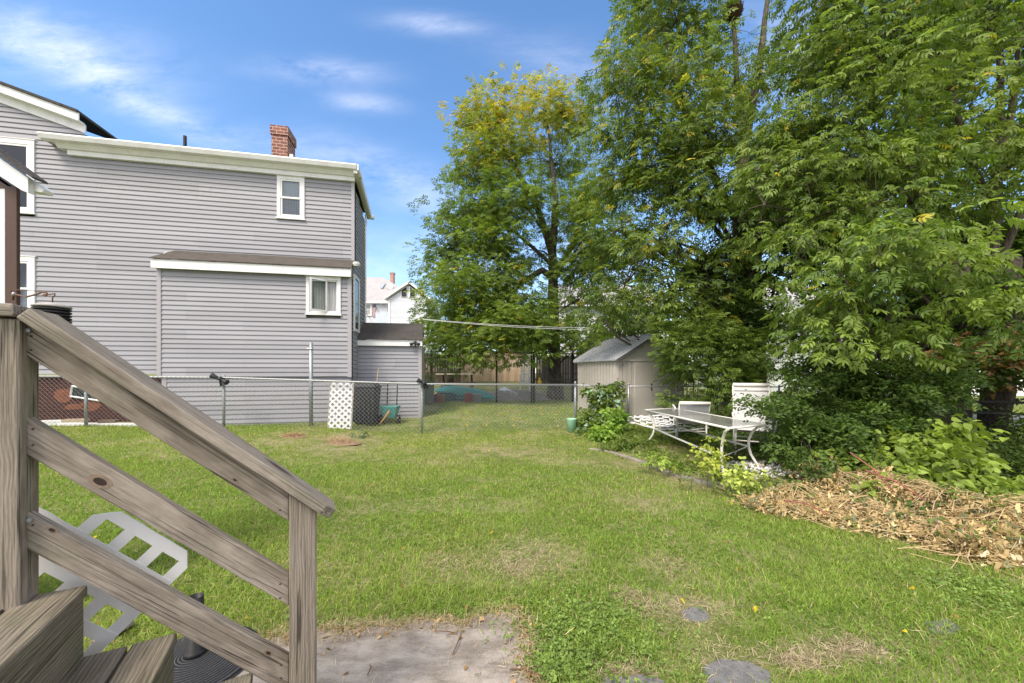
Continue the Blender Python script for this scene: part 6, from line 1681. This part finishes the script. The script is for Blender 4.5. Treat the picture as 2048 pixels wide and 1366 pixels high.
for i, (bls, lab, c1, c2, sc_) in enumerate([
        ([B(1425, 920, 4.85, 22, .12, 22), B(1415, 898, 4.9, 13, .1, 18), B(1440, 940, 4.75, 18, .12, 14)], 'yellow green leafy plant standing in front of the table corner', np.array([.26, .36, .05]), np.array([.48, .52, .09]), .085),
        ([B(1322, 915, 5.7, 18, .15, 12), B(1300, 920, 5.6, 16, .15, 10), B(1345, 930, 5.4, 16, .15, 10)], 'small light green plant in the bed below the left table leg', np.array([.2, .32, .05]), np.array([.36, .46, .08]), .08),
        ([B(1495, 962, 4.5, 18, .15, 14), B(1480, 950, 4.6, 18, .15, 14)], 'low lime green sprig beside the white stones', np.array([.3, .42, .08]), np.array([.5, .56, .14]), .11),
        ([B(1230, 850, 8.3, 20, .2, 30), B(1215, 870, 8.0, 25, .2, 20)], 'upright light green weed in front of the ivy by the fence post', np.array([.16, .28, .05]), np.array([.28, .42, .07]), .14),
        ([B(1385, 955, 4.8, 28, .2, 10), B(1455, 968, 4.6, 26, .2, 12)], 'low mid green clump at the curb in front of the table', G1, G2, .07),
        ([B(1275, 888, 7.2, 30, .3, 9), B(1235, 890, 7.2, 30, .3, 10)], 'low mixed green plants between the ivy and the table', G1, G2, .08),
        ([B(720, 875, 8.2, 14, .12, 14)], 'small blue green tuft growing by the dug hole in the lawn', np.array([.09, .15, .09]), np.array([.15, .22, .13]), .07)]):
    shrub('plant', lab, bls, BROAD if i != 4 else OVAL, sc_, .085, 13, lambda p, k, g, c1=c1, c2=c2: mixc(c1, c2, np.clip(.5 + .45 * k, 0, 1)), 50 + i, cat='plant', group='low plants in the bed', dens=.9)

# ground cover between lawn edge, table and bushes
def litter(name, label, region, n, protos, size, colf, seed, zup=.0, tilt=.5, mat=LEAF, cat='ground cover', kind='stuff', hgt=lambda x, y: 0 * x, parent=None, smin=.6, smax=1.3):
    g = np.random.default_rng(seed); x, y = region(n, g); z = gz2(x, y) + hgt(x, y) + g.uniform(0, 1, len(x)) * zup + .006
    p = np.stack([x, y, z], 1); d = np.stack([g.normal(size=len(x)), g.normal(size=len(x)), g.normal(0, .35, len(x))], 1); up = np.stack([g.normal(0, tilt, len(x)), g.normal(0, tilt, len(x)), np.ones(len(x))], 1)
    V, F, C = scatter(p, d, up, size * g.uniform(smin, smax, len(x)), protos, colf(p, g), .25, g)
    if parent is not None: return nobj(name, V, F, mat, parent, col=C)
    return nobj(name, V, F, mat, None, col=C, label=label, cat=cat, kind=kind)
def bedregion(n, g):
    y = g.uniform(4.3, 9.0, n); x = bedx(y) + .08 + g.random(n) ** 1.3 * 3.6
    k = ~((y < 6.9) & (x > bedx(y) + .5) & (x < bedx(y) + 1.6) & (g.random(n) < .85)); return x[k], y[k]
litter('ground_cover', 'low weedy ground cover around the patio table and bushes', bedregion, 9000, BROAD, .055, lambda p, g: mixc(G1 * .9, G2 * 1.2, g.random(len(p))), 60, .045)
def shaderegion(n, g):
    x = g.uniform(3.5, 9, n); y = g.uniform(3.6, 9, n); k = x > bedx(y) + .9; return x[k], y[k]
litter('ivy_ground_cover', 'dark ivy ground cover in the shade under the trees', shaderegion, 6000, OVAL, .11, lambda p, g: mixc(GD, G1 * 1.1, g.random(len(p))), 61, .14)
def strip(n, g):
    y = g.uniform(3.0, 9.0, n); x = bedx(y) + g.normal(0, .16, n) ; return x, y
LONE = [proto_broad(1, False, 1.0, 0, True)]
litter('fallen_leaves', 'tan fallen leaves scattered along the edge of the lawn', strip, 500, LONE, .05, lambda p, g: mixc(DB, np.array([.5, .38, .2]), g.random(len(p))), 62, .01, mat=DEADM, cat='fallen leaves')
def lawnleaf(n, g):
    y = g.uniform(1.9, 12, n); x = g.uniform(-1.2, 1.3, n) * y; k = (x < bedx(y)) & ~inpoly(x, y, PATIO) & ~((x < -2.6) & (y > 9.3)); return x[k], y[k]
litter('fallen_leaves', 'single yellow and brown leaves dotted over the lawn', lawnleaf, 200, LONE, .032, lambda p, g: np.where((g.random(len(p)) < .5)[:, None], YL * .8, DB * 1.3), 63, .045, mat=DEADM, cat='fallen leaves')
def backleaf(n, g):
    y = g.uniform(9.5, 13, n); x = g.uniform(-1.8, 1.6, n); return x, y
litter('fallen_leaves', 'yellow leaves fallen behind the fence under the ash', backleaf, 260, LONE, .06, lambda p, g: mixc(YL, DB * 1.6, g.random(len(p))), 64, .03, mat=DEADM, cat='fallen leaves')
# straw and twigs on the patio
def patiostraw(n, g):
    x = g.uniform(-2, 1.0, n * 12); y = g.uniform(1.0, 2.6, n * 12); w_ = np.abs(g.normal(0, .07, n * 12)); i_ = inpoly(x, y, PATIO)
    e_ = i_ & ~(inpoly(x + w_, y, PATIO) & inpoly(x, y + w_, PATIO)); o_ = ~i_ & (inpoly(x - w_ * .5, y, PATIO) | inpoly(x, y - w_ * .5, PATIO))
    k = e_ | o_ | (i_ & (g.random(n * 12) < .012)); return x[k][:n], y[k][:n]
STR = [(np.array([[0, -.02, 0], [0, .02, 0], [.5, .03, .12], [.5, -.01, .12], [1, .01, 0.02]]) + 0, np.array([[0, 1, 2], [0, 2, 3], [3, 2, 4]]))]
litter('straw', 'dry straw and grass clippings on the concrete edge', patiostraw, 5200, STR, .045, lambda p, g: mixc(np.array([.30, .2, .11]), np.array([.55, .45, .28]), g.random(len(p))), 65, .012, .3, DEADM, 'straw', hgt=lambda x, y: .02 + 0 * x)
litter('fallen_leaves', 'brown curled leaves on the concrete patio edge', patiostraw, 420, LONE, .026, lambda p, g: mixc(DB, np.array([.5, .36, .2]), g.random(len(p))), 66, .01, mat=DEADM, cat='fallen leaves', hgt=lambda x, y: .022 + 0 * x)
for k, pts in enumerate([[(905, 1310), (915, 1290), (922, 1268)], [(1020, 1338), (1050, 1342), (1085, 1352)], [(735, 1350), (742, 1338), (740, 1330)], [(870, 1262), (895, 1266), (915, 1267)]]):
    g = MB(); g.tube([G(a, b, .03) + ZV * (.03 + .01 * (i % 2)) - ZV * .03 for i, (a, b) in enumerate(pts)], .003, 5); o = obj('twig', g, RUSTM, None)
    meta(o, ['thin curved brown twig in the middle of the concrete patio', 'thin brown twig at the right edge of the concrete patio', 'small dark forked twig near the bottom of the patio', 'straight brown twig along the far patio edge'][k], 'twig', 'twigs on the patio')
# dug dirt mounds
def mound(px, py, rx, h, lab, seed):
    c = G(px, py); g_ = np.random.default_rng(seed); c.z = float(gz2(c.x, c.y)); g = MB(); n = 28; rings = 7
    g.v.append((c.x, c.y, c.z + h))
    for i in range(1, rings + 1):
        for k in range(n):
            a = k / n * 6.283; r_ = i / rings; g.v.append((c.x + rx * r_ * math.cos(a), c.y + rx * .6 * r_ * math.sin(a), c.z + h * (1 - r_ ** 1.5) + g_.normal(0, .008) * (i < rings) - .01 * (i == rings)))
    for k in range(n): g.f.append((0, 1 + k, 1 + (k + 1) % n))
    for i in range(rings - 1):
        for k in range(n): a = 1 + i * n + k; b_ = 1 + i * n + (k + 1) % n; g.f.append((a, a + n, b_ + n, b_))
    o = obj('dirt_mound', g, plain('dug_soil_%d' % seed, (.24, .165, .10), .95, .3, 40, bump=.6), None, kind='structure')
    litter('straw', lab, lambda n_, gg: (c.x + rx * gg.normal(0, .45, n_), c.y + rx * .6 * gg.normal(0, .45, n_)), 900, STR, .08, lambda p, gg: mixc(np.array([.28, .18, .1]), np.array([.5, .38, .22]), gg.random(len(p))), seed + 100, .03, .5, DEADM, 'straw', hgt=lambda x, y: h * .8 * np.exp(-((x - c.x) / rx) ** 2 * 2))
mound(683, 895, .38, .07, 'dry straw over the dug hole in the lawn', 1)
mound(588, 891, .26, .04, 'dry straw patch left of the dug hole in the lawn', 2)
# white stones
c = G(1525, 945, .1)
gravel('white_stones', 'white rounded stones on the ground in front of the bush by the table', c.x + .1, c.y + .05, .55, .42, .03, (.42, .40, .38), (.72, .71, .69), 420, .018, .042)
# mulch under the table
c = G(1480, 915, .12)
litter('mulch', 'brown wood mulch under the patio table', lambda n, g: (c.x - .1 + g.normal(0, .75, n), c.y + .3 + g.normal(0, .7, n)), 3500, STR, .06, lambda p, g: mixc(np.array([.10, .055, .035]), np.array([.27, .17, .11]), g.random(len(p))), 67, .015, .4, DEADM, 'mulch')
# curb of the bed
pts = [(1178, 899), (1210, 903), (1250, 914), (1295, 930), (1340, 948), (1390, 962), (1440, 975), (1500, 990)]
g = MB(); prev = None
for i in range(len(pts) - 1):
    a, b = G(*pts[i]), G(*pts[i + 1]); dd_ = (b - a).normalized(); nn = Vector((-dd_.y, dd_.x, 0)) * .05; e = dd_ * .006
    g.hexa([a + e - nn - ZV * .05, b - e - nn - ZV * .05, b - e + nn - ZV * .05, a + e + nn - ZV * .05, a + e - nn + ZV * .035, b - e - nn + ZV * .035, b - e + nn + ZV * .03, a + e + nn + ZV * .03])
o = obj('garden_edging', g, CONC, None, bevel=.01); meta(o, 'low curved concrete edging between the lawn and the planted bed', 'edging')

# ---------------------------------------------------------------- pile of dead brush
pc = G(1790, 1040); bp = thing('brush_pile', 'pile of dead brown leaves and cut branches at the right edge of the lawn', 'brush pile', (pc.x, pc.y, 0))
SP = [(1545, 1020, .20, .10), (1600, 1010, .3, .18), (1660, 985, .35, .30), (1700, 960, .34, .5), (1760, 1000, .4, .34), (1830, 1020, .42, .30), (1900, 1040, .42, .28), (1980, 1060, .42, .26), (2050, 1060, .45, .26), (2120, 1060, .45, .25), (1720, 1040, .3, .2), (1900, 1090, .22, .12), (1940, 1115, .16, .08), (1990, 1100, .25, .12), (1640, 1035, .2, .1), (1800, 1065, .22, .12)]
SPW = [(G(a, b).x, G(a, b).y, r_, h_) for a, b, r_, h_ in SP]
def pileh(x, y):
    h = np.zeros(len(x))
    for cx, cy, r_, h_ in SPW: h = np.maximum(h, h_ * np.exp(-(((x - cx) ** 2 + (y - cy) ** 2) / (r_ * .8) ** 2)))
    return h
def pilereg(n, g):
    i = g.integers(0, len(SPW), n); a = np.array(SPW)[i]; r_ = np.abs(g.normal(0, .55, n)) * a[:, 2] * 1.15; th = g.uniform(0, 6.28, n); return a[:, 0] + r_ * np.cos(th), a[:, 1] + r_ * np.sin(th)
def curl():
    V, F = proto_broad(3, False, .55, .4, True); V = V.copy(); V[:, 2] = V[:, 2] + random.uniform(1.5, 3) * (V[:, 1] ** 2) + random.uniform(.3, 1.2) * (V[:, 0] - .5) ** 2; return V, F
def curl2():
    V, F = proto_broad(2, True, .6, .4); V = V.copy(); V[:, 2] += random.uniform(.8, 2.5) * (V[:, 1] ** 2) - random.uniform(.2, 1.0) * V[:, 0] ** 2; return V, F
CURL = [curl() for _ in range(5)] + [curl2() for _ in range(6)]
def deadcol(p, g):
    n_ = vnoise(p[:, 0], p[:, 1], 6, 9); t_ = np.clip(g.random(len(p)) * .8 + .3 * n_ + .2, 0, 1); c = mixc(np.array([.17, .11, .05]), np.array([.70, .54, .27]), t_); r_ = g.random(len(p)); c = np.where((r_ < .10 + .15 * (n_ > .3))[:, None], np.array([[.20, .22, .12]]), c); return np.where((r_ > .93)[:, None], np.array([[.70, .60, .42]]), c)
litter('dead_leaves', None, pilereg, 24000, CURL, .05, deadcol, 70, .06, .9, DEADM, smin=.35, smax=1.5, hgt=lambda x, y: pileh(x, y) * (.75 + .3 * vnoise(x, y, 14, 5)) * np.random.default_rng(3).uniform(.3, 1.0, len(x)), parent=bp)
g = MB(); gg = np.random.default_rng(71)
for k in range(620):
    cx, cy, r_, h_ = SPW[gg.integers(0, len(SPW))]; a = gg.normal(-.45, .5); L_ = gg.uniform(.25, 1.1); x = cx + gg.normal(0, r_ * .5); y = cy + gg.normal(0, r_ * .5); a += gg.normal(0, .35); wob = gg.normal(0, .05, 6); pts = []
    for i in range(6):
        f = i / 5 - .5; X_ = x + L_ * f * math.cos(a); Y_ = y + L_ * f * math.sin(a) + wob[i]; hh = float(pileh(np.array([X_]), np.array([Y_]))[0]); pts.append(Vector((X_, Y_, hh * gg.uniform(.8, 1.05) + .03 + .05 * math.sin(f * 3 + k))))
    g.tube(pts, gg.uniform(.0012, .004), 4, cap=False)
obj('stems', g, plain('dry_stems', (.46, .34, .18), .85, .3, 12), bp)
g = MB()
for px, py, sp_x in [(1960, 1012, 90), (1900, 1015, 70)]:
    for k in range(2):
        pts = [P(px - sp_x + i * sp_x / 3, py - 14 * math.sin(i / 6 * math.pi * (1 + .3 * k)) + 10 * k, 3.9 - .05 * i) for i in range(7)]; g.tube(pts, .007, 5)
for (a, b, c_, e) in [(1850, 1020, 2060, 1085), (1700, 905, 1790, 985), (1730, 940, 1850, 1000), (1930, 1025, 2030, 1022), (1565, 1000, 1660, 1030)]:
    g.tube([P(a, b, 3.9), P((a + c_) / 2, (b + e) / 2 - 8, 3.8), P(c_, e, 3.6)], .006, 5)
obj('red_stalks', g, plain('red_stalk', (.30, .09, .08), .6, .3, 10), bp, True)
def vinecol(p, g): return mixc(G1, G2, g.random(len(p)))
litter('green_weeds', None, lambda n, g: pilereg(n, g), 260, BROAD, .07, vinecol, 72, .05, .8, LEAF, hgt=lambda x, y: pileh(x, y), parent=bp)

# clumps of weeds in the foreground lawn
def weedreg(cx, cy, rx, ry):
    c_ = G(cx, cy); e_ = G(cx + rx, cy); t_ = G(cx, cy - ry)
    return lambda n, g: (c_.x + (e_.x - c_.x) * g.normal(0, .5, n), c_.y + (t_.y - c_.y) * g.normal(0, .5, n))
for k, (a, b, c_, e, n_, lab) in enumerate([(1170, 1265, 150, 80, 1300, 'leafy clover like weeds right of the concrete patio'), (1120, 1330, 60, 40, 700, 'leafy weeds at the bottom edge by the patio corner'), (1960, 1190, 110, 50, 800, 'flat dark green ground weeds at the lower right edge')]):
    litter('weeds', lab, weedreg(a, b, c_, e), n_, BROAD, .03, lambda p, g: mixc(np.array([.17, .27, .06]), np.array([.28, .38, .09]), g.random(len(p))), 80 + k, .035 if k < 2 else .03, .7, LEAF, 'weeds')

# ---------------------------------------------------------------- far greenery that closes the view
def farcol(p, k, g): return mixc(G1 * 1.1, G2 * 1.15, np.clip(.5 + .4 * k, 0, 1))
for k, (px, py, d_, rx, rz, lab) in enumerate([(900, 650, 19.5, 55, 55, 'rounded green tree behind the boards left of the yellowing ash'), (1000, 640, 27, 75, 80, 'distant green tree seen under the yellowing ash'), (1090, 655, 30, 60, 70, 'distant green tree just left of the white green trimmed house'), (1420, 640, 21, 80, 90, 'distant tree behind the narrow leaved shrub'), (1262, 640, 19, 62, 60, 'round tree just behind the roof of the beige shed')]):
    q = P(px, 745, d_); q.z = float(gz2(q.x, q.y))
    tree('broadleaf_tree', lab, 'tree', q, [([q, P(px, py, d_)], [.2, .08])], [B(px, py, d_, rx, 2.0, rz * .7), B(px - rx * .5, py + 20, d_, rx * .6, 1.5, rz * .6), B(px + rx * .5, py + 25, d_ + 1, rx * .6, 1.5, rz * .6)], BROAD, .34, .6, 26, farcol, 90 + k, 'far trees', fill=.6)
q = [(P(px, 745, d_).x, d_) for px, d_ in [(1640, 34), (1760, 36), (1900, 38), (2060, 34), (2200, 30), (1330, 44)]]
for k, (x, y) in enumerate(q):
    c = Vector((x, y, 0)); s_ = 1.0 + .2 * (k % 3)
    tree('broadleaf_tree', ['far tree beyond the street, leftmost of the row seen through the trunks', 'far tree beyond the street, second of the row', 'far tree beyond the street, third of the row', 'far tree beyond the street, fourth of the row', 'far tree beyond the street, rightmost of the row', 'far tree glimpsed right of the white green trimmed house'][k], 'tree', c, [([c, c + ZV * 4], [.3, .15])],
         [((x, y, 4.2 * s_), (3.2, 2.4, 2.6 * s_), 1), ((x - 2, y, 3), (2, 2, 1.6), 1), ((x + 2.2, y, 3.2), (2, 2, 1.7), 1)], BROAD, .6, .9, 18, farcol, 100 + k, 'far trees', fill=.6)

# broad leaved weeds and clippings all over the lawn
def weedpts(n, g):
    x, y = lawnleaf(int(n * 3), g); y = 1.9 + (y - 1.9) * .65; x = x * y / np.maximum(y, 1.9)
    k = (x < bedx(y) - .05) & ~inpoly(x, y, PATIO) & (vnoise(x, y, 3.5, 21) + .25 * g.normal(size=len(x)) > .05); return x[k][:n], y[k][:n]
litter('lawn_weeds', 'clover and small broad leaved weeds mixed through the lawn grass', weedpts, 9000, BROAD, .026, lambda p, g: mixc(np.array([.12, .21, .04]), np.array([.23, .34, .07]), g.random(len(p))), 120, .022, .5, LEAF, cat='weeds')
litter('straw', 'dry grass clippings lying over the lawn', weedpts, 5000, STR, .06, lambda p, g: mixc(np.array([.36, .28, .14]), np.array([.58, .50, .28]), g.random(len(p))), 121, .03, .4, DEADM, cat='straw')

def patchpts(n, g):
    i = g.integers(0, len(BW), n); a = np.array(BW)[i]; x = a[:, 0] + g.normal(0, .5, n) * a[:, 2]; y = a[:, 1] + g.normal(0, .5, n) * a[:, 3]
    k = (g.random(n) < a[:, 4]) & ~inpoly(x, y, PATIO) & (y > 1.3)
    for st_ in STONES: k &= ~(inpoly(x, y, st_) & (g.random(n) < .9))
    return x[k], y[k]
litter('straw', 'matted dry straw and dead thatch in the worn patches of the lawn', patchpts, 15000, STR, .05, lambda p, g: mixc(np.array([.24, .18, .11]), np.array([.56, .47, .31]), g.random(len(p))), 122, .006, .3, DEADM, cat='straw')
